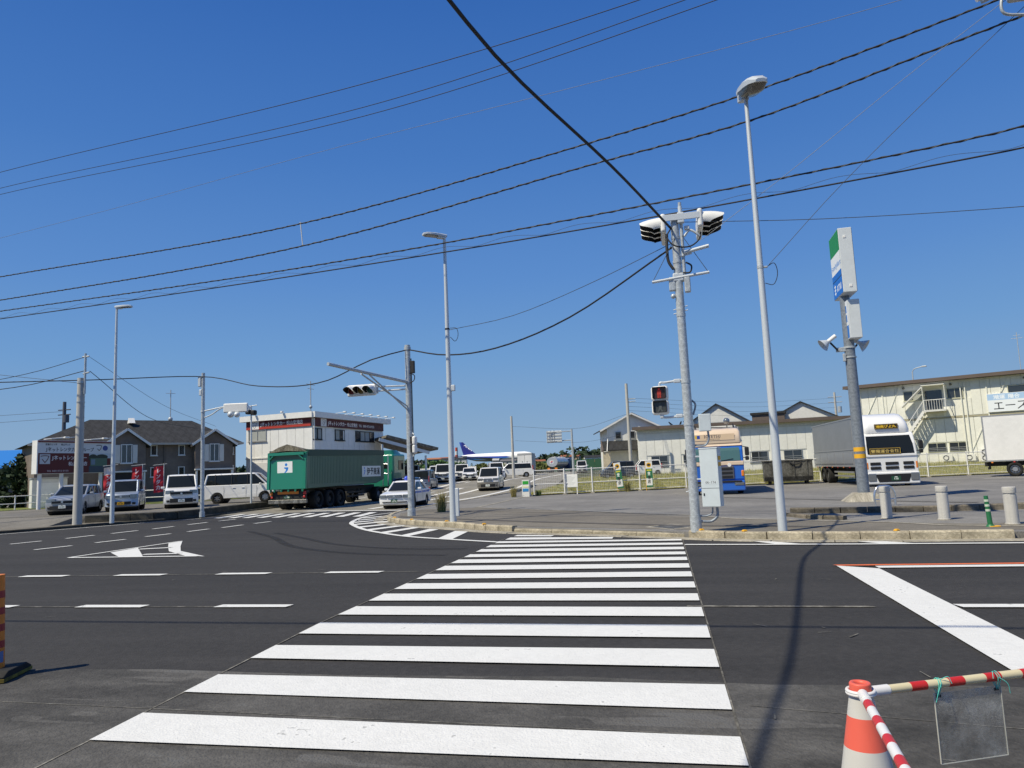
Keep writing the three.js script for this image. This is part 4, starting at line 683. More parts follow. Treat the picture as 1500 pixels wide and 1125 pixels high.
  mesh('rear_window', rbox(.9, .45, .03, -.3, 2.5, 12.09, .02), M.glass, t); for (const s of [-1, 1]) mesh('side_window', rbox(.03, .7, .9, s * 1.235, 2.5, 13.4, .02), M.glass, t);
  mesh('exhaust_frame', [bar([-1.0, 1.0, 11.6], [-1.0, 3.2, 11.6], .05), bar([-.6, 1, 11.6], [-.6, 3.0, 11.6], .04), bar([-1.0, 2.6, 11.6], [-.6, 2.6, 11.6], .03), bar([-1.0, 1.9, 11.6], [-.6, 1.9, 11.6], .03)], M.chrome, t);
  mesh('tractor_chassis', [box(1.0, .3, 6, 0, .8, 11.2), rbox(.5, .5, 1, -.95, .65, 12.0, .08)], M.black, t);
  mesh('mirror', [rbox(.1, .5, .2, -1.45, 2.4, 14.1, .04), bar([-1.2, 2.6, 14.1], [-1.45, 2.6, 14.1], .02)], M.black, t);
  truckWheels(t, [[-.98, 9.6, 1], [.98, 9.6, 1], [-1.02, 13.0], [1.02, 13.0]], .52);
}
{ // silver box truck, rear view, and a tanker farther on
  let t = thing('box_truck', 'silver box truck with white rear doors on the airport road', 'truck', [-22.5, rise(-110), -110], faceTo(-.1, -1));
  mesh('cargo_box', rbox(2.3, 2.5, 5.6, 0, 2.2, 2.9, .04), std(lin(.32, .33, .34), .5, .3), t);
  for (const s of [-1, 1]) { mesh('rear_door', rbox(1.08, 2.1, .05, s * .56, 2.05, .06, .02), M.white, t); mesh('door_latch', [bar([s * .36, 1.1, .02], [s * .36, 2.2, .02], .03)], M.black, t); }
  mesh('door_header', [rbox(2.25, .26, .06, 0, 3.28, .06, .02)], std(lin(.42, .43, .43), .6), t);
  mesh('chassis', [box(.9, .3, 7.5, 0, .75, 3.8), box(1.8, .5, .1, 0, .65, .2)], M.black, t); for (const s of [-1, 1]) mesh('tail_light', rbox(.4, .14, .06, s * .8, .7, .1, .02), M.amber, t);
  mesh('cab', rbox(2.0, 1.9, 1.7, 0, 1.5, 6.9, .15), P.white, t); truckWheels(t, [[-.95, 1.6, 1], [.95, 1.6, 1], [-.95, 6.6], [.95, 6.6]], .42);
  t = thing('tanker_truck', 'silver tanker truck beyond the mesh fence', 'truck', [-23.2, rise(-140), -139.5], faceTo(.25, -1));
  const tank = new THREE.CylinderGeometry(1, 1, 5.6, 24); tank.scale(1.15, 1, .95); tank.rotateX(Math.PI / 2); tank.translate(0, 2.05, 3); mesh('tank', tank, std(lin(.6, .61, .62), .3, .6), t);
  mesh('tank_band', [.6, 2, 3.6, 5.2].map((z) => { const g = new THREE.TorusGeometry(1, .035, 6, 24); g.scale(1.16, .96, 1); g.translate(0, 2.05, z); return g; }), M.alu, t);
  mesh('hatch', [cyl(.3, .3, .15, 0, 2.98, 2), cyl(.3, .3, .15, 0, 2.98, 4)], M.alu, t);
  face('emblem', .8, .6, printed(128, 96, (x, w, h) => { x.fillStyle = '#d6d8d6'; x.fillRect(0, 0, w, h); x.fillStyle = '#c8322c'; x.beginPath(); x.ellipse(64, 40, 44, 18, -.5, 0, 7); x.fill(); x.fillStyle = '#2348a0'; x.beginPath(); x.ellipse(74, 64, 36, 12, -.4, 0, 7); x.fill(); }), t, .1, 2.05, .19, Math.PI);
  mesh('bumper', [rbox(2.1, .35, .1, 0, .75, .25, .03)], M.amber, t); mesh('chassis', [box(.9, .3, 8.5, 0, .8, 4.3)], M.black, t);
  mesh('cab', rbox(2.3, 2.1, 1.9, 0, 1.75, 7.6, .15), P.navy, t); truckWheels(t, [[-.98, 1.2, 1], [.98, 1.2, 1], [-.98, 2.4, 1], [.98, 2.4, 1], [-1, 7.4], [1, 7.4]], .48);
}
{ // grey steel container bin
  const t = thing('steel_bin', 'open grey steel container bin between the two lorries', 'container', [7.0, .13, -49.3], -.08), m = std(lin(.17, .175, .175), .7, .2, { map: grimeTone });
  mesh('hull', [prism([[-.8, .22], [.8, .22], [.95, .5], [.95, 1.5], [-.95, 1.5], [-.95, .5]], 2.9, .02)], m, t);
  mesh('rim', [box(3.0, .09, .09, 0, 1.5, .95), box(3.0, .09, .09, 0, 1.5, -.95), box(.09, .09, 1.9, 1.46, 1.5, 0), box(.09, .09, 1.9, -1.46, 1.5, 0)], m, t);
  for (const x of [-.9, .35, 1.1]) mesh('rib', box(.07, 1.0, .06, x, 1.0, .97), m, t);
  mesh('hook_bar', [tube([[.1, 1.4, 1.0], [.3, 1.28, 1.06], [.6, 1.28, 1.06], [.8, 1.4, 1.0]], .035, 6)], M.black, t);
  for (const [x, z] of [[-1.1, .6], [1.1, .6], [-1.1, -.6], [1.1, -.6]]) mesh('roller', at(new THREE.CylinderGeometry(.11, .11, .16, 14), x, .11, z, 0, 0, Math.PI / 2), M.black, t);
}
// ---------------------------------------------------------------- buildings
const frameOf = (A, B) => ({ L: Math.hypot(B[0] - A[0], B[1] - A[1]), ry: Math.atan2(-(B[1] - A[1]), B[0] - A[0]) });
function win(parent, u, v, w, h, o = {}) { // window with frame, panes and sill; u, v is the lower left corner, face at z = o.z
  const z = o.z ?? 0, f = o.f ?? .06, n = o.n ?? 2, fm = o.frame || M.alu;
  const bars = [box(w + .04, f, .1, u + w / 2, v + f / 2, z), box(w + .04, f, .1, u + w / 2, v + h - f / 2, z), box(f, h - 2 * f, .1, u + f / 2, v + h / 2, z), box(f, h - 2 * f, .1, u + w - f / 2, v + h / 2, z)];
  for (let k = 1; k < n; k++) bars.push(box(f * .8, h - 2 * f, .08, u + w * k / n, v + h / 2, z));
  const m = mesh('window', bars, fm, parent);
  for (let k = 0; k < n; k++) mesh('pane', box(w / n - f, h - 2 * f, .02, u + w * (k + .5) / n, v + h / 2, z - .01), (o.pale && o.pale.includes(k)) ? M.curtain : M.winGlass, m);
  if (o.bars) for (let k = 0; k < o.bars; k++) mesh('guard_bar', box(w, .05, .04, u + w / 2, v + h * (.12 + .5 * k / o.bars), z + .1), M.alu, m);
  mesh('sill', box(w + .1, .05, .16, u + w / 2, v - .03, z + .03), fm, m);
  return m;
}
function gableRoof(name, parent, u0, u1, z0, z1, y0, rise_, over, mat, axis = 'u', th = .14) {
  let prof, g;
  if (axis === 'u') { const zc = (z0 + z1) / 2, hw = (z1 - z0) / 2 + over, s = rise_ / ((z1 - z0) / 2); prof = [[zc - hw, y0 - over * s], [zc, y0 + rise_], [zc + hw, y0 - over * s], [zc + hw, y0 - over * s - th], [zc, y0 + rise_ - th], [zc - hw, y0 - over * s - th]]; g = prism(prof, u1 - u0 + 2 * over); g.translate((u0 + u1) / 2, 0, 0); }
  else { const uc = (u0 + u1) / 2, hw = (u1 - u0) / 2 + over, s = rise_ / ((u1 - u0) / 2); const sh = new THREE.Shape([[uc - hw, y0 - over * s], [uc, y0 + rise_], [uc + hw, y0 - over * s], [uc + hw, y0 - over * s - th], [uc, y0 + rise_ - th], [uc - hw, y0 - over * s - th]].map((p) => new THREE.Vector2(...p))); g = new THREE.ExtrudeGeometry(sh, { depth: z1 - z0 + 2 * over, bevelEnabled: false }); g.translate(0, 0, z0 - over); }
  return mesh(name, g, mat, parent);
}
function gableWall(parent, u0, u1, z, y0, h, mat) { const s = new THREE.Shape([[u0, y0], [u1, y0], [(u0 + u1) / 2, y0 + h]].map((p) => new THREE.Vector2(...p))); const g = new THREE.ExtrudeGeometry(s, { depth: .15, bevelEnabled: false }); g.translate(0, 0, z - .15); return mesh('gable', g, mat, parent); }
{ // long low warehouse
  const A = [-3.9, -83.1], B = [18.6, -82.7], { L, ry } = frameOf(A, B), t = thing('warehouse', 'long low white warehouse with brown eaves behind the grass', 'warehouse', [A[0], .6, A[1]], ry);
  mesh('wall', [box(L, 5.0, 14, L / 2, 2.5, -7.06)], M.wall, t);
  for (let k = 0; k < 24; k++) { const w = L / 24; let pieces = [[0, 4.6]]; const u = (k + .5) * w; for (const [a, b] of [[1.3, 3.3], [4.8, 5.6], [11.9, 13.9], [15.4, 17.4]]) if (u > a && u < b) pieces = [[0, .82], [2.15, 4.6]]; for (const [a, b] of pieces) mesh('wall_panel', rbox(w - .03, b - a, .06, u, (a + b) / 2, -.03, .012), M.wall, t); }
  mesh('upper_band', box(L + .1, .5, .05, L / 2, 4.86, -.02), M.whiteDull, t);
  for (let k = 0; k < 62; k++) mesh('vent_slot', box(.16, .05, .02, .4 + k * L / 63, 4.78, .012), M.white, t);
  mesh('roof', [prism([[.55, 5.1], [.55, 5.42], [-14.6, 5.9], [-14.6, 5.58]], L + 1.0).translate(L / 2, 0, 0)], M.roofBrown, t);
  mesh('gutter', box(L + 1.0, .12, .1, L / 2, 5.12, .6), M.roofBrown, t);
  for (const [u, w] of [[1.4, 1.83], [4.9, .6], [11.97, 1.87], [15.47, 1.87]]) win(t, u, .9, w, 1.2, { n: w > 1 ? 2 : 1, bars: 3, z: -.02 });
}
{ // two-storey warehouse with outside stair
  const A = [20.4, -89.6], B = [35.5, -82.9], f0 = frameOf(A, B), L = 34, t = thing('warehouse', 'two-storey cream warehouse with outside stair and blue sign', 'warehouse', [A[0], .6, A[1]], f0.ry);
  mesh('wall', box(L, 8.8, 16, L / 2, 4.4, -8.07), M.creamWall, t);
  const wins = [[5.3, 6.9, 1.9, 1.1], [9.45, 6.82, 1.5, 1.1], [14.87, 6.7, 3.2, 1.0], [7.15, 1.18, 1.75, 1.0], [9.15, 1.18, 1.72, 1.0], [20, 6.7, 3, 1.0]];
  const nP = 38, w = L / nP;
  for (const [y0, y1] of [[0, 4.72], [4.95, 8.75]]) for (let k = 0; k < nP; k++) { const u = (k + .5) * w; let pc = [[y0, y1]]; for (const [a, b, ww, hh] of wins) if (u > a - .3 && u < a + ww + .3 && b > y0 && b < y1) pc = [[y0, b - .05], [b + hh + .05, y1]]; if (u > 7.3 && u < 9.2 && y0 > 4) pc = [[8.1, y1]]; for (const [a, b] of pc) mesh('wall_panel', rbox(w - .03, b - a, .06, u, (a + b) / 2, -.03, .012), M.creamWall, t); }
  mesh('floor_band', box(L, .16, .08, L / 2, 4.83, .0), std(lin(.40, .37, .26), .7), t);
  mesh('roof', [prism([[.7, 8.8], [.7, 9.15], [-16.6, 9.9], [-16.6, 9.55]], L + 1.4).translate(L / 2, 0, 0)], M.roofBrown, t);
  mesh('gutter', box(L + 1.4, .14, .1, L / 2, 8.84, .76), M.roofBrown, t);
  for (const [u, v, ww, hh] of wins) win(t, u, v, ww, hh, { n: 2, z: -.02, frame: std(lin(.5, .5, .38), .5), pale: v > 6 && u < 9 ? [1] : [], bars: v < 3 ? 3 : 0 });
  for (const u of [.9, 3.2, 13.05, 17.2]) mesh('column', box(.12, 8.6, .1, u, 4.3, .05), M.creamWall, t);
  for (const [a, b, c, d] of [[1.2, 5.0, 3.0, 8.6], [3.4, 5.0, 5.0, 8.6], [13.2, 5.0, 15.0, 8.6], [11.2, 1.2, 12.9, 4.7]]) mesh('brace', beam([a, b, .06], [c, d, .06], .05, .05), M.creamWall, t);
  for (const u of [10.75, 11.15]) mesh('drain_pipe', bar([u, 0, .14], [u, 8.5, .14], .06), M.creamWall, t);
  // landing, stair, canopy
  mesh('upper_door', [rbox(1.6, 2.2, .08, 8.2, 6.75, .02, .01)], M.winGlass, t);
  mesh('landing', [box(2.1, .12, 1.5, 8.35, 5.62, .8), box(2.1, .2, .06, 8.35, 5.6, 1.56)], M.whiteDull, t);
  const rail = []; for (let k = 0; k <= 8; k++) rail.push(bar([7.4 + k * .24, 5.68, 1.55], [7.4 + k * .24, 6.75, 1.55], .02)); rail.push(bar([7.35, 6.75, 1.55], [9.4, 6.75, 1.55], .035), bar([9.4, 6.75, .1], [9.4, 6.75, 1.55], .035), bar([9.4, 5.68, 1.55], [9.4, 6.75, 1.55], .035));
  mesh('handrail', rail, M.white, t);
  mesh('canopy', [box(2.2, .08, 1.6, 8.35, 8.35, .8), bar([7.35, 5.7, 1.5], [7.35, 8.35, 1.5], .04), bar([9.4, 5.7, 1.5], [9.4, 8.35, 1.5], .04)], M.creamWall, t);
  for (let k = 0; k < 15; k++) mesh('stair_tread', box(.3, .05, 1.1, 7.15 - k * .26, 5.42 - k * .36, .9), M.whiteDull, t);
  mesh('stair_stringer', [beam([7.3, 5.6, .35], [3.5, .3, .35], .06, .26), beam([7.3, 5.6, 1.45], [3.5, .3, 1.45], .06, .26)], M.white, t);
  mesh('stair_rail', [bar([7.35, 6.7, 1.45], [3.5, 1.3, 1.45], .035), ...[0, 1, 2, 3, 4, 5, 6, 7].map((k) => bar([7.2 - k * .5, 5.5 - k * .7, 1.45], [7.2 - k * .5, 6.5 - k * .7, 1.45], .02))], M.white, t);
  mesh('stair_roof', beam([7.3, 8.2, .9], [5.2, 6.2, .9], 1.2, .08), M.white, t);
  // sign board
  mesh('sign_board', rbox(8, 1.9, .12, 17.0, 6.0, .12, .02), M.white, t);
  face('sign_print', 7.9, 1.84, printed(1024, 256, (x, ww, h) => { x.fillStyle = '#e8eef4'; x.fillRect(0, 0, ww, h); x.fillStyle = '#a9c8ea'; x.fillRect(0, 0, ww, 88); strokeText(x, '港運・陽合', 70, 16, 58, 8, '#e9f1fa', 1.05); strokeText(x, 'エース商', 60, 112, 118, 13, '#20242c', 1.0); }), t, 17.0, 6.0, .182);
  // outdoor units
  for (const [u, v] of [[7.3 + 1.6, .55], [11.0, .5]]) { mesh('air_conditioner', [rbox(.95, .7, .4, u, v, .35, .03)], M.creamWall, t); mesh('fan_grille', at(new THREE.TorusGeometry(.24, .04, 6, 18), u - .1, v, .56), M.black, t); }
  mesh('air_conditioner', rbox(.95, 1.3, .4, 12.35, .68, .35, .03), M.white, t); for (const v of [.4, 1.0]) mesh('fan_grille', at(new THREE.TorusGeometry(.24, .045, 6, 18), 12.3, v, .56), M.black, t);
  for (const u of [5.4, 9.9, 16.4]) mesh('vent_cowl', at(new THREE.SphereGeometry(.13, 10, 8), u, 8.35, .05), std(lin(.2, .19, .15), .6), t);
  mesh('roof_camera_mast', [bar([6.4, 9.0, -.3], [6.4, 10.1, -.3], .06), tube([[6.4, 10.1, -.3], [6.6, 10.4, -.25], [7.4, 10.6, -.2]], .05), rbox(.5, .16, .2, 7.6, 10.6, -.2, .05)], M.galv, t);
  mesh('antenna', [bar([16.2, 9.0, -1], [16.2, 13.2, -1], .035), bar([15.7, 12.6, -1], [16.7, 12.6, -1], .02), bar([15.9, 12.9, -1], [16.5, 12.9, -1], .02)], M.galv, t);
}
{ // cream gabled house
  const A = [-8.9, -92.3], { ry } = frameOf(A, [-1.7, -93.8]), L = 7.6, t = thing('house', 'cream two-storey gabled house beside the low warehouse', 'house', [A[0], .6, A[1]], ry);
  const cream = M.wall;
  mesh('wall', [box(L - .9, 6.0, 9, .9 + (L - .9) / 2, 3.0, -4.6)], cream, t); gableWall(t, .5, L, -.1, 6.0, 1.75, cream);
  gableRoof('roof', t, .5, L, -9.2, 0, 6.0, 1.85, .45, M.roofDark, 'v'); mesh('barge_board', [beam([-.1, 5.62, .47], [3.95, 7.72, .47], .05, .2), beam([8.15, 5.62, .47], [3.95, 7.72, .47], .05, .2)], M.white, t);
  mesh('lean_to_roof', [prism([[1.6, 3.05], [1.6, 3.2], [-.1, 4.35], [-.1, 4.2]], L).translate(L / 2, 0, 0)], M.roofDark, t); mesh('roof_end', prism([[1.65, 3.0], [1.65, 3.22], [-.1, 4.45], [-.1, 3.0]], .12).translate(.02, 0, 0), M.roofBrown, t);
  mesh('porch_wall', [box(.9, 3.0, .2, .45, 1.5, 1.4), box(2.9, 3.0, .15, L - 1.5, 1.5, 1.3), box(.15, 3, 1.4, L - 2.9, 1.5, .65)], std(lin(.62, .55, .42), .8, 0, { map: streakTone }), t);
  win(t, 1.87, 4.55, .75, .95, { n: 1, z: -.05 }); win(t, 3.75, 4.55, .6, .95, { n: 1, z: -.05 }); win(t, 5.2, 4.55, .7, .95, { n: 1, z: -.05 }); win(t, 5.9, 1.2, .9, 1.4, { n: 2, z: 1.42 });
  mesh('drain_pipe', [tube([[.85, 5.8, .1], [.85, 4.5, .1], [.7, 3.9, .9], [.5, 3.0, 1.75]], .06)], M.white, t);
}
function gableHouse(label, x, z, y, ry, L, D, H, R, wall, roof, axis = 'u', group) {
  const t = thing('house', label, 'house', [x, y, z], ry, group);
  mesh('wall', box(L, H, D, 0, H / 2, 0), wall, t); gableRoof('roof', t, -L / 2, L / 2, -D / 2, D / 2, H, R, .4, roof, axis);
  if (axis === 'v') { gableWall(t, -L / 2, L / 2, D / 2 + .02, H, R * .95, wall); } else for (const s of [-1, 1]) { const g = prism([[-D / 2, H], [D / 2, H], [0, H + R * .95]], .1); g.translate(s * L / 2, 0, 0); mesh('gable', g, wall, t); }
  for (let k = 0; k < Math.max(1, Math.floor(L / 3)); k++) mesh('window', rbox(1.1, 1.0, .06, -L / 2 + 1.5 + k * 2.8, H - 1.4, D / 2 + .02, .01), M.winGlass, t);
  return t;
}
gableHouse('grey shed-roofed house top showing above the blue lorry', 7.3, -112, .8, -.2, 8.5, 9, 6.6, 2.7, M.whiteDull, M.roofDark, 'v');
{
  const t = gableHouse('grey gabled house top showing behind the low warehouse', 18.2, -109, .8, -.2, 9, 9, 6.4, 2.3, M.whiteDull, M.roofDark, 'v');
  const t2 = thing('house', 'dark brown flat-topped house behind the low warehouse', 'house', [13.6, .8, -107.5], -.2); mesh('wall', box(4.2, 7.2, 7, 0, 3.6, 0), M.roofBrown, t2); mesh('roof', box(4.6, .3, 7.4, 0, 7.3, 0), M.roofDark, t2);
}
{ // rental office
  const A = [-37.85, -59.08], C0 = [-30.65, -58.05], B = [-29.3, -70.5], fl = frameOf(A, C0), fr = frameOf(C0, B), t = thing('rental_office', 'white two-storey rental office with maroon sign bands', 'office', [C0[0], .44, C0[1]], fr.ry);
  const LR = 12.5, LL = 7.2;   // local x runs along the right-hand wall, the left-hand wall runs towards local -z
  const dA = fl.ry - fr.ry;    // left wall frame inside this group
  const lw = new THREE.Group(); // only used to compute placements
  const onLeft = (g) => { g.translate(-LL, 0, 0); g.rotateY(dA); return g; };
  mesh('wall', (() => { const s = new THREE.Shape(); const p = [V(-LL, 0, 0).applyAxisAngle(V(0, 1, 0), dA), V(0, 0, 0), V(LR, 0, 0), V(LR, 0, 0).add(V(-LL, 0, 0).applyAxisAngle(V(0, 1, 0), dA))]; p.forEach((q, i) => i ? s.lineTo(q.x, -q.z) : s.moveTo(q.x, -q.z)); const g = new THREE.ExtrudeGeometry(s, { depth: 6.7, bevelEnabled: false }); g.rotateX(-Math.PI / 2); return g; })(), M.wall, t);
  for (let k = 0; k < 8; k++) mesh('wall_panel', onLeft(rbox(.87, 5.7, .05, .45 + k * .9, 2.95, .03, .01)), M.white, t);
  for (let k = 0; k < 13; k++) { const u = .5 + k * .96; if ((u > -.1 && u < 1.5) || (u > 3.3 && u < 5.2) || (u > 6.9 && u < 10.7)) mesh('wall_panel', [rbox(.93, 4.6, .05, u, 2.35, .03, .01)], M.white, t); else mesh('wall_panel', rbox(.93, 5.7, .05, u, 2.95, .03, .01), M.white, t); }
  mesh('parapet', [box(LR + 1.3, .5, .5, LR / 2 + .35, 6.92, .18), onLeft(box(LL + .6, .5, .5, LL / 2 - .1, 6.92, .18))], M.white, t);
  mesh('roof', [box(LR, .1, 6, LR / 2, 6.75, -3)], M.roofDark, t);
  mesh('sign_band', [box(LR - .2, .74, .1, LR / 2, 6.28, .1)], M.maroon, t); mesh('sign_band', onLeft(box(LL - .2, .74, .1, LL / 2, 6.3, .1)), M.maroon, t);
  const emblem = (x, cx, cy, s, col) => { x.strokeStyle = col; x.lineWidth = s * .12; x.lineJoin = 'round'; x.beginPath(); x.moveTo(cx - s, cy - s * .8); x.quadraticCurveTo(cx, cy - s * 1.25, cx + s, cy - s * .8); x.lineTo(cx + s * .75, cy + s * .1); x.lineTo(cx, cy + s); x.lineTo(cx - s * .75, cy + s * .1); x.stroke(); x.beginPath(); x.moveTo(cx - s * .5, cy - s * .25); x.lineTo(cx + s * .5, cy - s * .25); x.lineTo(cx + s * .2, cy + s * .3); x.stroke(); };
  const signA = printed(1024, 112, (x, w, h) => { x.fillStyle = '#5d1d1c'; x.fillRect(0, 0, w, h); x.fillStyle = '#b4382b'; x.fillRect(0, 84, w, 28); x.fillStyle = '#e6e4e0'; x.fillRect(66, 2, 140, 108); emblem(x, 136, 58, 40, '#4a3a3a'); x.fillStyle = '#f1eeea'; const e = strokeText(x, 'Jネットレンタカー', 232, 22, 50, 7, '#f1eeea', .86); strokeText(x, '松山空港店', e + 14, 20, 54, 6, '#f1eeea', .86); });
  const signB = printed(2048, 128, (x, w, h) => { x.fillStyle = '#54191a'; x.fillRect(0, 0, w, h); x.fillStyle = '#dedcd8'; x.fillRect(150, 2, 150, 124); emblem(x, 225, 66, 44, '#4a3a3a'); let e = strokeText(x, 'Jネットレンタカー', 340, 34, 62, 9, '#f1eeea', .9); e = strokeText(x, '松山空港店', e + 20, 34, 62, 7, '#f1eeea', .9); strokeText(x, 'TEL', e + 40, 40, 50, 8, '#f1eeea'); strokeText(x, '089-972-0155', e + 170, 40, 50, 8, '#f1eeea'); x.strokeStyle = '#9b4a33'; x.lineWidth = 6; x.beginPath(); x.moveTo(1880, 100); x.lineTo(1910, 40); x.lineTo(1940, 100); x.stroke(); });
  face('sign_print', LR - .24, .72, signB, t, LR / 2, 6.28, .156);
  { const g = new THREE.PlaneGeometry(LL - .24, .72); g.translate(LL / 2, 6.3, .156); mesh('sign_print', onLeft(g), signA, t, true); }
  win(t, .02, 4.75, 1.3, 1.0, { z: .03, pale: [1], frame: M.black }); win(t, 3.46, 4.75, 1.6, 1.0, { z: .03, pale: [0], frame: M.black }); win(t, 7.05, 4.75, 3.5, 1.0, { n: 4, z: .03, pale: [1, 2], frame: M.black });
  { const tmp = new THREE.Group(); const m = win(tmp, .33, 4.87, 1.96, 1.03, { n: 2, z: .07, pale: [0, 1] }); t.add(m); m.position.copy(V(-LL, 0, 0).applyAxisAngle(V(0, 1, 0), dA)); m.rotation.y = dA; }
  mesh('garage_shutter', onLeft(rbox(3.4, 2.9, .06, 2.4, 1.5, .06, .01)), M.whiteDull, t); mesh('floor_band', [onLeft(box(LL, .1, .12, LL / 2, 3.35, .06)), box(LR, .1, .12, LR / 2, 3.35, .06)], M.whiteDull, t);
  mesh('drain_pipe', [bar([.06, 0, .1], [.06, 6.6, .1], .06)], M.white, t);
  for (let k = 0; k < 7; k++) { const u = 3.2 + k * 1.55; mesh('sign_lamp', [beam([u, 7.2, .3], [u - .35, 7.24, 1.4], .03, .03), rbox(.22, .12, .3, u - .4, 7.22, 1.5, .03)], M.white, t); }
  for (const u of [1.4, 4.4]) mesh('sign_lamp', [onLeft(rbox(.2, .18, .26, u, 7.28, .6, .04)), onLeft(bar([u, 7.1, .3], [u, 7.28, .5], .02))], M.white, t);
  mesh('antenna', [bar([3.4, 6.8, -2.5], [3.4, 10.4, -2.5], .05), bar([2.7, 10.1, -2.5], [4.1, 10.1, -2.5], .025), bar([2.9, 9.7, -2.5], [3.9, 9.7, -2.5], .025), at(new THREE.SphereGeometry(.16, 8, 8), 3.4, 8.0, -2.5)], M.galv, t);
}
{ // carport beside the office
  const t = thing('carport', 'open grey carport beside the rental office', 'carport', [-27.3, rise(-66), -66.4], frameOf([-27.3, -66.4], [-24.2, -69.4]).ry);
  mesh('roof', [prism([[.2, 4.1], [.2, 4.35], [-6, 4.1], [-6, 3.85]], 5.6).rotateZ(-.24).translate(1.8, .3, 0)], std(lin(.30, .29, .27), .7, .1, { map: grimeTone }), t);
  mesh('fascia', beam([-.8, 4.75, .25], [4.5, 3.35, .25], .08, .3), M.galvLight, t);
  for (const [x, z, h] of [[-.4, 0, 4.3], [4.2, 0, 3.1], [-.4, -5.6, 4.2], [4.2, -5.6, 3.0]]) mesh('post', box(.16, h, .16, x, h / 2, z), M.galvLight, t);
}
{ // brown apartment house
  const A = [-46.5, -45.2], B = [-37.5, -57.0], { L, ry } = frameOf(A, B), t = thing('apartment_house', 'brown two-storey apartment house with white gables and dark roof', 'apartment house', [A[0], .44, A[1]], ry), D = 7.5, H = 4.75, o = 2.9; // o: shift of the measured positions
  mesh('wall', box(L, H, D, L / 2, H / 2, -D / 2), M.brownWall, t);
  const hip = loft([[[-.5, H, .5], [L + .5, H, .5], [L + .5, H, -D - .5], [-.5, H, -D - .5]].reverse(), [[4.2, 6.95, -D / 2 + .02], [L - 2.6, 6.95, -D / 2 + .02], [L - 2.6, 6.95, -D / 2 - .02], [4.2, 6.95, -D / 2 - .02]].reverse()].reverse(), .2);
  mesh('roof', hip, M.roofDark, t); mesh('eaves', [box(L + 1.04, .16, .08, L / 2, H - .06, .5), box(.08, .16, D + 1, L + .5, H - .06, -D / 2)], std(lin(.5, .46, .40), .7), t);
  for (const [u0, u1] of [[o + 1.7, o + 4.5], [o + 8.3, o + 11.4]]) {
    const uc = (u0 + u1) / 2;
    mesh('bay_wall', box(u1 - u0, H, .9, uc, H / 2, .35), M.brownWall, t); gableWall(t, u0, u1, .82, H - .05, 1.0, M.brownWall); gableRoof('gable_roof', t, u0, u1, -3, .8, H, 1.1, .3, M.roofDark, 'v');
    mesh('barge_board', [beam([u0 - .32, H - .2, 1.13], [uc, H + 1.08, 1.13], .05, .18), beam([u1 + .32, H - .2, 1.13], [uc, H + 1.08, 1.13], .05, .18)], M.white, t);
    win(t, uc - .4, 3.15, .8, 1.5, { n: 2, z: .84, frame: M.white }); for (const s of [-1, 1]) mesh('shutter', rbox(.34, 1.45, .06, uc + s * .62, 3.88, .84, .01), M.whiteDull, t);
    mesh('porch_opening', box(u1 - u0 - .5, 2.3, .05, uc, 1.25, .82), M.black, t); mesh('porch_band', box(u1 - u0 + .1, .12, .3, uc, 2.5, .9), M.white, t); mesh('porch_post', [box(.12, 2.4, .12, u0 + .1, 1.2, .92), box(.12, 2.4, .12, u1 - .1, 1.2, .92)], M.white, t);
  }
  for (const u of [5.05, 7.2, 11.25]) { win(t, o + u, 3.75, .5, .85, { n: 1, z: .0, frame: M.white }); win(t, o + u, 2.0, .5, .8, { n: 1, z: .0, frame: M.white }); }
  mesh('ridge_vent', [prism([[-3.2, 6.6], [-2.4, 6.6], [-2.8, 7.05]], .9).scale(.5, 1, 1).translate(o + 4.2, 0, 0)], M.white, t);
  mesh('antenna', [bar([o + 7.6, 6.6, -4], [o + 7.6, 9.7, -4], .04), bar([o + 7.2, 9.4, -4], [o + 8, 9.4, -4], .02), at(new THREE.SphereGeometry(.2, 8, 8), o + 7.6, 7.1, -4)], M.galv, t);
  mesh('drain_pipe', bar([o + 6.1, 0, .06], [o + 6.1, H, .06], .05), M.brownWall, t);
}
{ // blue-roofed shed at the far left, and a low shed behind the billboard
  const t = thing('shed', 'grey shed with a bright blue sheet roof', 'shed', [-74, .5, -69], .55);
  mesh('wall', box(16, 4.1, 10, 0, 2.05, 0), std(lin(.10, .10, .10), .8, 0, { map: streakTone }), t); gableRoof('roof', t, -8, 8, -5, 5, 4.1, 1.9, .5, std(lin(.035, .22, .62), .45, .1), 'u');
  const s = thing('storage_unit', 'small white storage unit under the billboard', 'storage', [-45.2, .47, -45.2], .9); mesh('hull', rbox(2.2, 2.1, 1.6, 0, 1.05, 0, .03), M.whiteDull, s); mesh('door', rbox(1.5, 1.7, .05, 0, .95, .81, .01), M.white, s); mesh('roof', box(2.3, .1, 1.7, 0, 2.15, 0), M.alu, s);
}
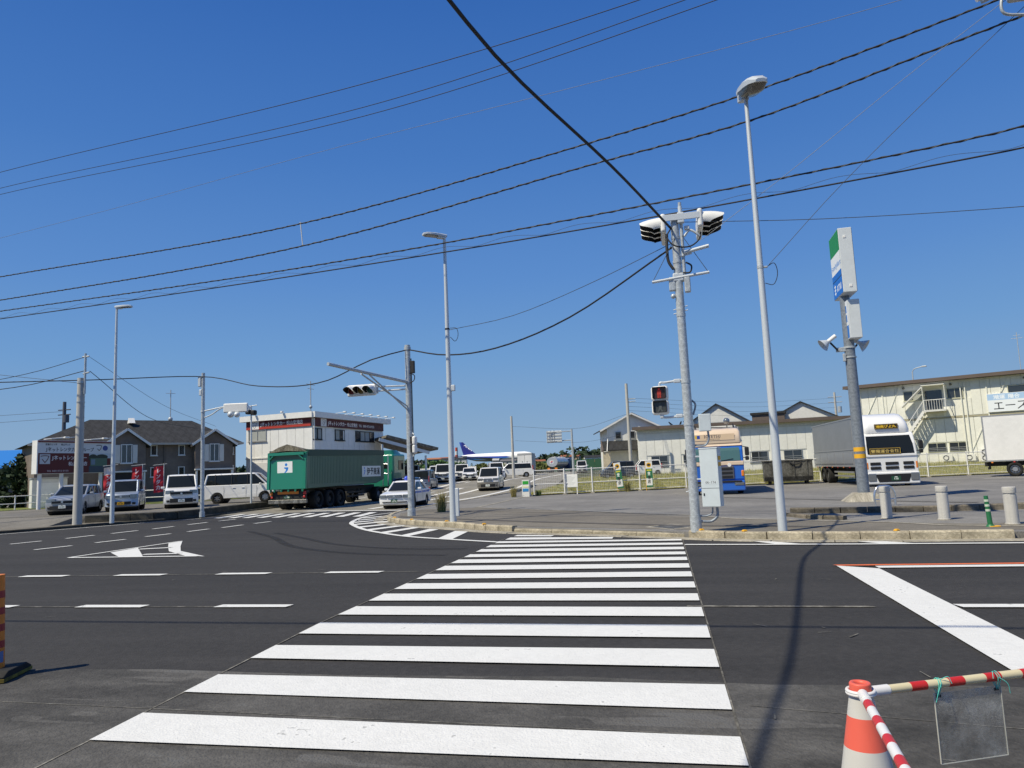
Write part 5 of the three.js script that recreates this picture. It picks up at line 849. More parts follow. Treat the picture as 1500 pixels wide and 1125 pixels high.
// ---------------------------------------------------------------- billboard, banners
{
  const A = [-42.85, -41.9], { L, ry } = frameOf(A, [-41.7, -47.3]), t = thing('billboard', 'wide white and maroon billboard on four white posts', 'billboard', [A[0], .44, A[1]], ry);
  mesh('casing', [box(L + .1, 2.32, .55, L / 2, 3.6, -.3)], M.white, t); mesh('top_trim', box(L, .1, .06, L / 2, 4.68, .0), M.maroon, t);
  const pr = printed(1024, 448, (x, w, h) => {
    x.fillStyle = '#cfd3d6'; x.fillRect(0, 0, w, h); x.fillStyle = '#5a1c1d'; x.fillRect(0, 160, w, h - 160);
    strokeText(x, '空港カレンタ', 90, 22, 26, 4, '#3a3d42'); strokeText(x, '松山ネット', 300, 22, 26, 4, '#3a3d42'); x.fillRect(0, 0, 0, 0);
    strokeText(x, 'Jネットレンタカーグループ', 100, 78, 54, 7, '#2c3036', .9);
    x.strokeStyle = '#3a3034'; x.lineWidth = 9; x.beginPath(); x.moveTo(806, 44); x.quadraticCurveTo(846, 30, 884, 46); x.lineTo(870, 90); x.lineTo(846, 118); x.lineTo(822, 92); x.stroke(); x.fillStyle = '#3b4d8e'; x.beginPath(); x.arc(938, 80, 40, 0, 7); x.fill();
    x.fillStyle = '#c3c6c8'; x.fillRect(20, 176, 138, 138); x.strokeStyle = '#5a2c2c'; x.lineWidth = 11; x.beginPath(); x.moveTo(38, 204); x.quadraticCurveTo(90, 190, 140, 204); x.lineTo(124, 250); x.lineTo(90, 294); x.lineTo(56, 250); x.stroke();
    strokeText(x, 'Jネットレンタカー', 184, 196, 58, 8, '#d9dadb', .9); strokeText(x, '松山空港店', 410, 284, 56, 7, '#d9dadb', .86); strokeText(x, 'TEL 089-972-0155', 120, 396, 30, 5, '#c4b8b8');
    x.fillStyle = '#b9c4cc'; x.fillRect(700, 160, 324, 74); x.fillStyle = '#2e3a30'; x.beginPath(); x.ellipse(760, 230, 70, 56, 0, 0, 7); x.fill(); x.beginPath(); x.ellipse(890, 214, 90, 40, 0, 0, 7); x.fill(); x.fillStyle = '#54705f'; x.fillRect(720, 232, 250, 130); x.fillStyle = '#3c4a56'; x.fillRect(700, 350, 324, 98); x.fillStyle = '#6f8396'; x.fillRect(730, 250, 60, 80);
  });
  face('poster', L - .06, 2.2, pr, t, L / 2, 3.56, -.02 + .005);
  for (const u of [.35, 1.9, 3.4, 4.9]) mesh('post', cyl(.13, .13, 2.5, u, -.05, -.3, 14), M.white, t);
  for (const u of [1.2, 4.1]) mesh('lamp_arm', [beam([u - .7, 4.85, -.2], [u + .1, 4.95, 1.0], .06, .06), beam([u - .9, 4.82, .9], [u + .8, 4.98, .9], .05, .05), rbox(.34, .12, .2, u + .1, 4.92, 1.05, .03)], M.white, t);
}
{
  const proto = (name, label, x, z, ry, hue) => {
    const t = thing('banner', label, 'banner', [x, LOTY, z], ry, 'red banners along the rental lot');
    mesh('pole', [bar([.32, 0, 0], [.32, 2.75, 0], .018), bar([-.35, 2.66, 0], [.5, 2.74, 0], .012)], M.white, t);
    const W = 14, H = 26, pos = [], uv = [], idx = []; for (let j = 0; j <= H; j++) for (let i = 0; i <= W; i++) { const a = i / W, b = j / H; pos.push(-.3 + a * .6 + Math.sin(b * 9 + i) * .008, 2.62 - b * 1.75 - (1 - a) * .08, Math.sin(a * 7 + b * 6 + x) * .045 * (1 - a * .6) + Math.sin(b * 17 + x) * .02); uv.push(a, 1 - b); }
    for (let j = 0; j < H; j++) for (let i = 0; i < W; i++) { const a = j * (W + 1) + i, b = a + 1, c = a + W + 1, d = c + 1; idx.push(a, c, d, a, d, b); }
    const g = new THREE.BufferGeometry(); g.setAttribute('position', new THREE.Float32BufferAttribute(pos, 3)); g.setAttribute('uv', new THREE.Float32BufferAttribute(uv, 2)); g.setIndex(idx); g.computeVertexNormals();
    const m = printed(96, 288, (q, w, h) => { q.fillStyle = hue; q.fillRect(0, 0, w, h); if (name === 'split') { q.fillStyle = '#e8d6c8'; q.fillRect(0, 0, w, 80); } ['レ', 'ン', 'タ', 'カ'].forEach((c, k) => strokeText(q, c, 24, 24 + k * 62, 46, 8, '#efe4e0')); }); m.side = THREE.DoubleSide; m.roughness = .85;
    mesh('cloth', g, m, t, true);
  };
  proto('plain', 'red banner between the silver blue minivan and white minivan, nearer the lamp post', -34.9, -41.9, .75, '#c22d38'); proto('plain', 'red banner standing just beside the white minivan roof', -34.2, -43.1, .7, '#c0303c'); proto('split', 'red and cream banner behind the thin grey lamp post', -35.3, -39.9, .8, '#c5303a');
}
{ // white pipe fence behind the rental lot
  const pts = [[-60, -38.5], [-52, -39.2], [-46.3, -40.1], [-44.2, -44.4], [-40.5, -46.4], [-35.8, -47.6], [-32.6, -48.6], [-29, -50]];
  const t = thing('pipe_fence', 'low white pipe fence behind the rental cars', 'fence'), c = new THREE.CatmullRomCurve3(pts.map(([x, z]) => V(x, 0, z)), false, 'centripetal'), n = 17;
  for (let k = 0; k <= n; k++) { const p = c.getPointAt(k / n); mesh('post', cyl(.04, .04, 1.05, p.x, .44, p.z, 8), M.white, t); if (k < n) { const q = c.getPointAt((k + 1) / n); for (const y of [.9, 1.42]) mesh('rail', bar([p.x, y, p.z], [q.x, y, q.z], .03, 6), M.white, t); } }
}
// ---------------------------------------------------------------- white mesh fence on the right
{
  const t = thing('mesh_fence', 'long white wire mesh fence at the back of the parking lot', 'fence'), pts = [[-8.5, -44.1], [-6.7, -44.7], [-5.06, -45.4], [-2.2, -46.6], [.66, -47.95], [3.6, -49.1], [6.5, -50.3], [9.35, -51.4], [12.7, -52.1], [16.24, -52.75], [19.02, -53.9], [22.4, -54.9], [26, -55.9], [30, -57]];
  pts.forEach(([x, z], k) => {
    mesh('post', cyl(.045, .045, 1.62, x, .12, z, 10), M.white, t); mesh('footing', box(.24, .12, .24, x, .14, z), M.concrete, t);
    if (k < pts.length - 1) {
      const [a, b] = pts[k + 1]; for (const [n, y, r] of [['top_rail', 1.66, .028], ['middle_rail', .82, .03], ['bottom_rail', .26, .022]]) mesh(n, bar([x, y, z], [a, y, b], r, 6), M.white, t);
      const w = []; for (let q = 0; q < 14; q++) { const y = .34 + q * .095; w.push(bar([x, y, z], [a, y, b], .006, 4)); } const L = Math.hypot(a - x, b - z), nv = Math.round(L / .12); for (let q = 1; q < nv; q++) { const s = q / nv; w.push(bar([x + (a - x) * s, .26, z + (b - z) * s], [x + (a - x) * s, 1.66, z + (b - z) * s], .0035, 3)); }
      mesh('wire_panel', w, M.white, t);
    }
  });
}
{ // small notices on and before the fence
  let t = thing('notice_board', 'white notice board fixed to the mesh fence', 'notice board', [-6.25, .13, -44.75], -.32);
  mesh('panel', rbox(.86, .78, .04, 0, .82, .05, .01), M.white, t); face('notice_print', .8, .72, printed(128, 112, (x, w, h) => { x.fillStyle = '#dfe1df'; x.fillRect(0, 0, w, h); x.strokeStyle = '#9a9c9c'; for (let k = 0; k < 9; k++) { x.lineWidth = 2; x.beginPath(); x.moveTo(10, 14 + k * 10); x.lineTo(70 + (k * 37) % 46, 14 + k * 10); x.stroke(); } }), t, 0, .82, .073); mesh('leg', [box(.05, .8, .05, -.36, .4, .02)], M.white, t); mesh('leg', [box(.05, .8, .05, .36, .4, .02)], M.white, t);
  t = thing('standing_sign', 'green white and blue standing sign at the lot corner', 'sign', [-8.85, .13, -43.4], -.1);
  t.scale.setScalar(.82); mesh('casing', [prism([[-.2, 0], [.2, 0], [.14, 1.22], [-.14, 1.22]], .58, .02)], M.whiteDull, t);
  for (const [n, y, h, c] of [['green_panel', 1.02, .24, lin(.02, .32, .03)], ['yellow_panel', .72, .14, lin(.72, .72, .45)], ['blue_panel', .48, .22, lin(.03, .22, .5)]]) mesh(n, at(rbox(.46, h, .02, 0, 0, 0, .008), 0, y, .205 - (y) * .049, -.049), std(c, .5), t);
  const flag = (label, x, z, rz) => {
    const f = thing('pole_banner', label, 'banner', [x, .13, z], -.15, 'parcel banners on the mesh fence'); f.rotation.z = rz;
    mesh('pole', bar([-.2, 0, 0], [-.2, 1.85, 0], .02), M.yellow, f);
    face('cloth', .42, 1.6, printed(96, 320, (q, w, h) => { q.fillStyle = '#dadcd8'; q.fillRect(0, 0, w, h); q.fillStyle = '#d5a21c'; q.beginPath(); q.ellipse(48, 46, 34, 30, 0, 0, 7); q.fill(); q.fillStyle = '#22201a'; q.beginPath(); q.ellipse(48, 46, 24, 14, 0, 0, 7); q.fill(); q.fillStyle = '#1f6a46'; q.fillRect(0, 92, w, 120); q.fillStyle = '#d6cf3a'; q.fillRect(14, 104, 68, 14); strokeText(q, '空', 26, 132, 40, 6, '#eef0ea'); strokeText(q, '港', 26, 182, 40, 6, '#22261f'); strokeText(q, '店', 26, 232, 40, 6, '#22261f'); q.fillStyle = '#1f6a46'; q.fillRect(0, 300, w, 20); q.fillRect(88, 90, 8, 220); }), f, .02, 1.02, .02); mesh('backing', box(.42, 1.6, .012, .02, 1.02, .008), M.whiteDull, f);
  };
  flag('leaning parcel banner with yellow emblem by the dry weeds', -3.35, -46.0, .12); flag('upright green and white parcel banner with yellow emblem', -1.6, -46.5, 0);
}
// ---------------------------------------------------------------- traffic signals
const hoodGeo = (() => { // open visor along +x: outer white shell and inner black lining
  const shell = (r, len, cut) => { const g = new THREE.CylinderGeometry(r, r, 1, 22, 5, true, rad(-35), rad(250)); const p = g.attributes.position; // axis y -> x
    for (let i = 0; i < p.count; i++) { const x = p.getX(i), y = p.getY(i) + .5, z = p.getZ(i); const up = x / r, q = Math.max(0, Math.min(1, (up + .6) / 1.2)), l = len * (.34 + .66 * q * q * (3 - 2 * q)); p.setXYZ(i, y * l, x * 1 - y * y * l * .16, z); } g.computeVertexNormals(); return g; };
  return [metreUV(flat(shell(.185, .50))), metreUV(flat(shell(.176, .49)))];
})();
const twoSided = (m) => { const c = m.clone(); c.side = THREE.DoubleSide; return c; };
const hoodWhite = twoSided(M.white), hoodBlack = twoSided(M.black);
const lensMats = [std(lin(.05, .16, .14), .3), std(lin(.22, .15, .02), .3), std(lin(.22, .03, .02), .3)];
function signalHead(parent, x, y, z, ry) { // horizontal three-lens head facing local +x, long axis z
  const h = new THREE.Group(); h.name = 'traffic_signal'; h.position.set(x, y, z); h.rotation.y = ry; parent.add(h);
  mesh('housing', rbox(.13, .46, 1.22, 0, 0, 0, .06), M.white, h);
  for (let k = 0; k < 3; k++) {
    const z0 = (k - 1) * .4; mesh('lens', at(new THREE.CylinderGeometry(.15, .15, .03, 22), .07, 0, z0, 0, 0, Math.PI / 2), lensMats[k], h);
    for (const [n, g, m] of [['hood', hoodGeo[0], hoodWhite], ['hood_lining', hoodGeo[1], hoodBlack]]) { const o = new THREE.Mesh(g, m); o.name = n; o.castShadow = o.receiveShadow = true; o.position.set(.06, 0, z0); h.add(o); }
  }
  return h;
}
function pedSignal(parent, x, y, z, ry, lit) {
  const h = new THREE.Group(); h.name = 'pedestrian_signal'; h.position.set(x, y, z); h.rotation.y = ry; parent.add(h);
  mesh('housing', [rbox(.41, .36, .17, 0, .165, 0, .08), rbox(.41, .36, .17, 0, -.165, 0, .08)], M.white, h);
  mesh('visor', [box(.3, .015, .1, 0, .305, .12), box(.015, .25, .08, -.15, .18, .11), box(.015, .25, .08, .15, .18, .11), box(.3, .015, .1, 0, -.02, .12), box(.015, .25, .08, -.15, -.15, .11), box(.015, .25, .08, .15, -.15, .11)], M.black, h);
  mesh('lens', rbox(.29, .27, .02, 0, .17, .085, .03), std(lin(.05, .025, .022), .35), h); mesh('lens', rbox(.29, .27, .02, 0, -.16, .085, .03), std(lin(.05, .055, .055), .35), h);
  mesh('red_figure', [at(new THREE.CylinderGeometry(.026, .026, .012, 14), 0, .262, .1, Math.PI / 2), rbox(.095, .1, .012, 0, .18, .1, .006), rbox(.036, .09, .012, -.024, .095, .1, .006), rbox(.036, .09, .012, .024, .095, .1, .006)], std(lin(.32, .03, .02), .5, 0, { emissive: lin(.9, .06, .03), emissiveIntensity: .1 }), h);
  mesh('green_figure', [at(new THREE.CylinderGeometry(.024, .024, .012, 14), 0, -.075, .1, Math.PI / 2), rbox(.07, .1, .012, .01, -.155, .1, .006), beam([0, -.2, .1], [-.05, -.27, .1], .012, .03), beam([.01, -.2, .1], [.055, -.27, .1], .012, .03)], std(lin(.09, .1, .1), .5), h);
  return h;
}
{ // near signal pole
  const t = thing('signal_pole', 'tall galvanised signal pole with two signal heads and control cabinet', 'traffic signal', [.39, .13, -17.44]);
  mesh('pole', [cyl(.115, .095, 7.4, 0, 0, 0, 22), cyl(.13, .13, .35, 0, 0, 0, 22), at(new THREE.SphereGeometry(.096, 16, 8, 0, 6.3, 0, 1.57), 0, 7.4, 0)], M.galv, t);
  mesh('side_pipe', [cyl(.04, .04, 1.9, .15, 5.95, .02, 12)], M.galv, t);
  mesh('bracket', [rbox(.86, .16, .03, .16, 7.46, .14, .01), rbox(.16, .26, .12, .15, 7.44, .09, .02), cyl(.05, .05, .3, .15, 7.45, .02)], M.galvLight, t);
  signalHead(t, -.27, 7.36, -.46, Math.PI); signalHead(t, .60, 7.40, -.46, 0);
  mesh('pole_band', [2.45, 3.45, 5.05, 6.35, 6.95].map((y) => cyl(.125 - y * .003, .125 - y * .003, .07, 0, y, 0, 20)), M.galv, t);
  mesh('crossbar', [bar([-.62, 5.93, .08], [.72, 6.05, .08], .035), rbox(.26, .2, .2, 0, 6.0, 0, .03)], M.galvLight, t);
  mesh('stay', [bar([-.6, 5.95, .08], [-.02, 6.95, .1], .008, 5), bar([.7, 6.05, .08], [.16, 7.0, .06], .008, 5)], M.cableThin, t);
  mesh('sensor_tube', [bar([.16, 6.58, .08], [.75, 6.68, .12], .045, 12), bar([.05, 6.5, .05], [.35, 6.55, .08], .02)], M.galvLight, t);
  mesh('strand_clamp', [tube([[.2, 7.0, 0], [.34, 7.14, .02], [.5, 7.04, .02], [.56, 6.98, 0]], .03, 6), rbox(.12, .1, .1, .28, 7.2, .02, .02)], M.galvLight, t);
  mesh('cable_loop', [tube([[-.1, 7.2, .1], [-.2, 7.0, .15], [-.05, 6.75, .2], [.3, 6.7, .15], [.55, 6.9, 0], [.6, 7.1, -.1]], .018), tube([[-.2, 7.1, 0], [-.22, 6.7, .05], [-.2, 6.4, .06], [-.1, 6.2, .08]], .035), tube([[.2, 6.35, .05], [.32, 6.25, .06], [.28, 6.1, .05], [.1, 6.1, .05]], .022)], M.cable, t);
  mesh('junction', [rbox(.16, .34, .12, -.15, 5.85, .02, .03), rbox(.14, .38, .12, .2, 5.8, .05, .03), at(new THREE.SphereGeometry(.06, 10, 8), -.15, 5.55, .05)], M.galv, t);
  mesh('bolt', [5.2, 5.3, 1.0].flatMap((y) => [bar([-.17, y - .08, .02], [.17, y, .02], .012)]), M.galvLight, t);
  pedSignal(t, -.62, 3.08, .0, -.12, true);
  mesh('signal_arm', [tube([[-.62, 3.42, 0], [-.6, 3.5, .0], [-.5, 3.5, 0], [0, 3.54, 0]], .03), tube([[-.6, 2.74, 0], [-.56, 2.68, 0], [-.45, 2.67, 0], [0, 2.7, 0]], .03), rbox(.16, .09, .09, -.2, 3.52, 0, .02), rbox(.16, .09, .09, -.2, 2.69, 0, .02), rbox(.09, .1, .1, -.6, 2.7, 0, .03)], M.galvLight, t);
  const cab = new THREE.Group(); cab.name = 'control_cabinet'; cab.position.set(.42, .55, .02); cab.rotation.y = -.34; t.add(cab);
  mesh('casing', rbox(.42, 1.32, .28, 0, .68, 0, .012), M.cabinet, cab); mesh('cap', rbox(.44, .03, .3, 0, 1.35, 0, .01), M.cabinet, cab); mesh('door_gap', box(.415, .008, .006, 0, .44, .139), M.black, cab); mesh('latch', [rbox(.03, .06, .015, -.15, .3, .145, .006)], M.black, cab);
  face('cabinet_number', .28, .075, printed(256, 68, (x, w, h) => { x.fillStyle = '#cdd5d9'; x.fillRect(0, 0, w, h); x.fillStyle = '#23282c'; x.font = 'bold 62px monospace'; x.fillText('06-174', 14, 56); }), cab, .02, .57, .1425);
  mesh('yellow_band', [box(.006, .09, .2, .211, 1.12, 0), box(.006, .09, .2, .211, .98, 0)], M.yellow, cab);
  mesh('small_box', rbox(.27, .4, .16, .36, 2.5, .02, .015), M.cabinet, t);
  mesh('conduit', [tube([[.5, .55, .0], [.49, .35, .0], [.36, .24, 0], [.1, .24, 0]], .034), tube([[.4, .55, .02], [.38, .42, .02], [.26, .36, 0], [.1, .36, 0]], .02), tube([[.42, 2.3, .0], [.42, 2.1, .0], [.34, 1.98, 0], [.1, 1.98, 0]], .026), tube([[.12, 2.7, -.05], [.18, 2.95, -.05], [.1, 3.05, -.05]], .025)], M.steelBlue, t);
  mesh('clamp', [rbox(.14, .04, .05, .16, 1.2, .05, .01), rbox(.14, .04, .05, .16, 1.72, .05, .01)], M.galvLight, t);
}
{ // corner signal post with cantilever arm
  const t = thing('signal_pole', 'grey corner signal post with cantilever arm beside the taxi', 'traffic signal', [-10.12, .13, -27.05]);
  mesh('pole', [cyl(.13, .11, 6.75, 0, 0, 0, 20), cyl(.16, .16, .25, 0, 0, 0, 20), cyl(.135, .135, .12, 0, 6.55, 0, 18)], M.galv, t);
  mesh('arm', [bar([-1.15, 5.45, 4.6], [0, 5.25, 0], .06), bar([-.6, 5.3, 2.4], [0, 4.1, 0], .03), bar([-.75, 5.3, 2.8], [0, 4.25, 0], .03)], M.galv, t);
  mesh('signal_arm', [bar([-1.2, 5.12, .3], [0, 5.12, 0], .035), bar([-1.2, 4.95, .3], [0, 4.98, 0], .035), box(.1, .4, .06, -1.2, 5.05, .32)], M.galvLight, t);
  signalHead(t, -1.78, 5.0, .45, -Math.PI / 2 - .0);
  mesh('cable_run', [bar([.16, .3, 0], [.14, 6.2, 0], .02), tube([[.1, 5.6, .1], [.28, 5.5, .05], [.25, 5.3, .05], [.1, 5.2, .1]], .02), rbox(.16, .5, .14, .2, 5.85, 0, .02)], M.cable, t);
  pedSignal(t, .22, 2.75, .05, -1.35); mesh('pedestrian_arm', [tube([[0, 3.2, 0], [.12, 3.22, .02], [.2, 3.16, .04]], .03), tube([[0, 2.3, 0], [.12, 2.3, .02], [.2, 2.38, .04]], .03)], M.galvLight, t);
}
{ // far-left signal post
  const t = thing('signal_pole', 'slim grey signal post before the white side-on minivan', 'traffic signal', [-22.99, .09, -32.13]);
  mesh('pole', [cyl(.1, .085, 7.2, 0, 0, 0, 18), cyl(.13, .13, .25, 0, 0, 0, 18)], M.galv, t);
  mesh('arm', [bar([0, 5.25, 0], [1.4, 5.42, .1], .035), tube([[0, 4.9, 0], [.5, 5.05, .03], [1.0, 5.3, .07], [1.4, 5.4, .1]], .03), cyl(.11, .11, .1, 0, 5.2, 0)], M.galvLight, t);
  signalHead(t, 1.95, 5.3, .15, Math.PI / 2 + .2);
  mesh('equipment_box', [rbox(.16, .5, .14, -.15, 6.75, .05, .03), rbox(.14, .3, .12, -.1, 6.2, .05, .03)], M.galvLight, t);
  mesh('lamp_cluster', [at(new THREE.SphereGeometry(.16, 10, 8), 1.7, 4.98, .2), at(new THREE.SphereGeometry(.14, 10, 8), 2.05, 4.95, .2)], M.galvLight, t);
  const p = thing('lamp_mast', 'thin mast with two floodlights by the rental office', 'lamp', [-25.0, LOTY, -39.6]);
  mesh('pole', cyl(.06, .045, 5.9, 0, 0, 0, 12), M.galvLight, p); mesh('floodlight', [rbox(.3, .3, .34, -.12, 5.5, .1, .08)], M.black, p); mesh('floodlight', [rbox(.3, .3, .34, .2, 5.45, .05, .08)], M.black, p); mesh('bracket', [bar([-.3, 5.85, 0], [.4, 5.9, 0], .03)], M.galvLight, p);
}
// ---------------------------------------------------------------- street lamps
function lampHead(t, y, len, dir, rest) { // flat LED lantern
  const g = new THREE.Group(); g.name = 'lantern'; g.position.set(0, y, 0); g.rotation.y = dir; t.add(g);
  mesh('housing', loft([[-.08, .07, .06], [.1, .11, .07], [len * .5, .17, .075], [len * .85, .16, .06], [len, .1, .035]].map(([z, w, h]) => [[-w, -.03, z], [-w * 1.0, h * .4, z], [-w * .5, h, z], [w * .5, h, z], [w, h * .4, z], [w, -.03, z]]), .6), M.galvLight, g);
  mesh('lens', [rbox(.24, .03, len * .55, 0, -.04, len * .62, .01)], std(lin(.25, .25, .24), .25), g); mesh('driver_box', rbox(.15, .1, .3, 0, -.05, .12, .03), M.galvLight, g);
}
{
  let t = thing('street_lamp', 'tall street lamp beside the galvanised signal pole', 'street lamp', [2.23, .13, -17.12], 0, 'street lamps');
  mesh('pole', [cyl(.1, .045, 10.25, 0, 0, 0, 18)], M.galvLight, t);
  const g = new THREE.Group(); g.name = 'lantern'; g.position.set(.02, 10.25, 0); g.rotation.set(.25, .25, 0); g.scale.setScalar(1.2); t.add(g);
  mesh('housing', loft([[-.2, .13, .1], [0, .17, .14], [.35, .21, .17], [.6, .19, .14], [.75, .1, .06]].map(([z, w, h]) => [[-w, 0, z], [-w, h * .6, z], [-w * .5, h, z], [w * .5, h, z], [w, h * .6, z], [w, 0, z]]), .6), M.galvLight, g);
  mesh('bowl', loft([planRing(.0, -.1, .68, .19, .15), planRing(-.1, -.02, .6, .16, .14), planRing(-.13, .1, .5, .1, .1)].reverse(), .9), std(lin(.16, .15, .13), .2), g); mesh('neck', rbox(.16, .16, .26, 0, -.06, -.18, .03), M.galvLight, g);
  mesh('pole_band', [cyl(.075, .075, .06, 0, 5.95, 0), rbox(.22, .04, .06, .05, 5.98, 0, .01)], M.galv, t); mesh('cable_loop', tube([[.14, 5.98, 0], [.3, 6.05, .02], [.36, 5.8, .02], [.25, 5.55, .02], [.08, 5.6, 0]], .009, 5), M.cable, t);
  t = thing('street_lamp', 'tall street lamp with flat lantern at the kerb corner', 'street lamp', [-7.04, .13, -22.59], 0, 'street lamps');
  mesh('pole', [cyl(.11, .05, 9.45, 0, 0, 0, 18), rbox(.14, .9, .1, .14, .65, 0, .02), rbox(.13, .2, .1, .14, 4.35, 0, .02)], M.galvLight, t); lampHead(t, 9.5, .75, -.9);
  mesh('cable_loop', [tube([[.1, 6.35, 0], [.32, 6.32, 0], [.36, 6.05, 0], [.26, 5.9, 0], [.1, 6.05, 0]], .01, 5), cyl(.08, .08, .05, 0, 6.3, 0)], M.cable, t);
  t = thing('street_lamp', 'tall thin street lamp before the silver blue minivan', 'street lamp', [-25.55, .09, -29.12], 0, 'street lamps');
  mesh('pole', [cyl(.1, .05, 10.15, 0, 0, 0, 16)], M.galvLight, t); lampHead(t, 10.2, .75, 1.7);
}
// ---------------------------------------------------------------- utility poles
{
  let t = thing('utility_pole', 'thick concrete pole with steel top before the silver hatchback', 'utility pole', [-26.69, .09, -28.32], 0, 'utility poles');
  mesh('pole', [cyl(.2, .155, 6.75, 0, 0, 0, 20)], M.poleConcrete, t); mesh('steel_top', [cyl(.05, .05, 1.9, .2, 6.0, 0, 10), bar([.05, 7.75, 0], [.4, 7.75, 0], .04), bar([.1, 6.95, 0], [.42, 7.0, 0], .04)], M.galv, t);
  mesh('pole_band', [cyl(.175, .175, .12, 0, 6.5, 0, 18), cyl(.18, .18, .06, 0, 5.6, 0, 18)], M.galv, t); const bolts = []; for (let k = 0; k < 9; k++) bolts.push(bar([-.24, 1.9 + k * .5, 0], [.24, 1.9 + k * .5, 0], .012)); mesh('step_bolt', bolts, M.galv, t);
  t = thing('utility_pole', 'distant dark utility pole above the billboard', 'utility pole', [-73.6, .6, -75.6], 0, 'utility poles'); mesh('pole', cyl(.3, .2, 12.0, 0, 0, 0, 12), std(lin(.09, .09, .10), .9), t); mesh('crossarm', [bar([-.9, 11, 0], [.9, 11, 0], .07), bar([-.9, 10.4, 0], [.9, 10.4, 0], .07), cyl(.32, .32, .9, .5, 9.4, .2)], std(lin(.07, .07, .08), .8), t);
  t = thing('utility_pole', 'slender pole standing against the cream house', 'utility pole', [-4.55, .5, -79.0], 0, 'utility poles'); mesh('pole', cyl(.2, .15, 10.1, 0, 0, 0, 14), M.poleConcrete, t); mesh('crossarm', [bar([-.2, 8.4, 0], [.9, 8.4, 0], .05), bar([.1, 8.1, 0], [.9, 8.15, 0], .04)], M.galv, t);
  t = thing('utility_pole', 'slender pole beside the parked box truck and airliner', 'utility pole', [-18.4, rise(-83), -83.2], 0, 'utility poles'); mesh('pole', cyl(.18, .13, 7.3, 0, 0, 0, 12), M.poleConcrete, t);
  t = thing('utility_pole', 'far utility pole between the two warehouses', 'utility pole', [24.4, .8, -117.5], 0, 'utility poles'); mesh('pole', cyl(.2, .15, 10.7, 0, 0, 0, 12), M.poleConcrete, t); mesh('crossarm', [bar([-1, 10, 0], [1, 10, 0], .06), bar([-1, 9.2, 0], [1, 9.2, 0], .06), cyl(.3, .3, .9, .5, 7.6, .3)], M.galv, t);
  // poles outside the frame whose wires and shadows cross the picture
  t = thing('utility_pole', 'tall roadside pole past the picture edge carrying the cable lines', 'utility pole', [8.05, .13, -16.15], 0, 'utility poles');
  mesh('pole', cyl(.21, .16, 14.2, 0, 0, 0, 18), M.poleConcrete, t); mesh('crossarm', [bar([-.6, 13.4, -.2], [.6, 13.4, .2], .05), bar([-.5, 12, -.2], [.5, 12, .2], .05)], M.galv, t); mesh('insulator', [cyl(.05, .07, .2, -.55, 13.45, -.2), cyl(.05, .07, .2, .55, 13.45, .2)], M.white, t);
  mesh('clamp_block', rbox(.34, .34, .3, -.5, 11.3, .1, .08), M.black, t); mesh('end_insulator', bar([-1.2, 11.0, .12], [-.85, 11.15, .12], .06, 10), M.white, t); mesh('cable_clamp', [rbox(.5, .3, .3, -.32, 11.05, .05, .06), rbox(.3, .5, .3, -.1, 10.75, .1, .05), tube([[-.3, 11.2, .1], [-.7, 11.0, .15], [-.75, 10.6, .15], [-.3, 10.5, .1]], .03), bar([-1.1, 10.95, .1], [-.6, 11.12, .1], .05, 8)], M.galv, t);
}
// ---------------------------------------------------------------- overhead lines
function wire(label, pts, r, mat = M.cable, twist = 0, group = 'overhead lines across the sky') {
  const t = thing('overhead_cable', label, 'cable', [0, 0, 0], 0, group), c = new THREE.CatmullRomCurve3(pts.map((p) => V(...p)), false, 'centripetal'), L = c.getLength();
  mesh('strand', new THREE.TubeGeometry(c, Math.max(12, Math.round(L / .8)), r, 6), mat, t);
  if (twist) { // second strand spiralling round the first
    const n = Math.round(L / .085), P = []; for (let k = 0; k <= n; k++) { const p = c.getPointAt(k / n), a = k * .085 / twist * 6.283; P.push(V(p.x, p.y + Math.sin(a) * r * 1.05, p.z + Math.cos(a) * r * 1.05)); }
    mesh('spiral_strand', new THREE.TubeGeometry(new THREE.CatmullRomCurve3(P), n, r * .62, 4), M.cableThin, t);
  }
  return t;
}
const ext = (pts) => { const a = pts[0], b = pts[1]; return [[a[0] - 16, a[1] + .9, a[2] - 4], ...pts]; };
wire('thick twisted cable, upper of the pair crossing over the lamp lantern', ext([[-28.1, 11.02, -25.2], [-11.5, 10.10, -21.1], [-1.7, 10.34, -18.6], [2.3, 10.58, -17.6], [6.4, 11.09, -16.6], [8.0, 11.3, -16.15]]), .022, M.cable, .5);
wire('thick twisted cable, lower of the pair just under the lamp lantern', ext([[-28, 9.98, -25.2], [-11.5, 9.33, -21.1], [-1.5, 9.71, -18.5], [2.4, 9.90, -17.6], [6.3, 10.50, -16.6], [8.0, 10.75, -16.15]]), .022, M.cable, .5);
wire('black cable passing just above the two signal heads', ext([[-28, 9.49, -25.2], [-10.7, 8.54, -20.8], [.6, 8.30, -18.0], [7.5, 8.34, -16.3], [8.0, 8.4, -16.15]]), .02, M.cable, .6);
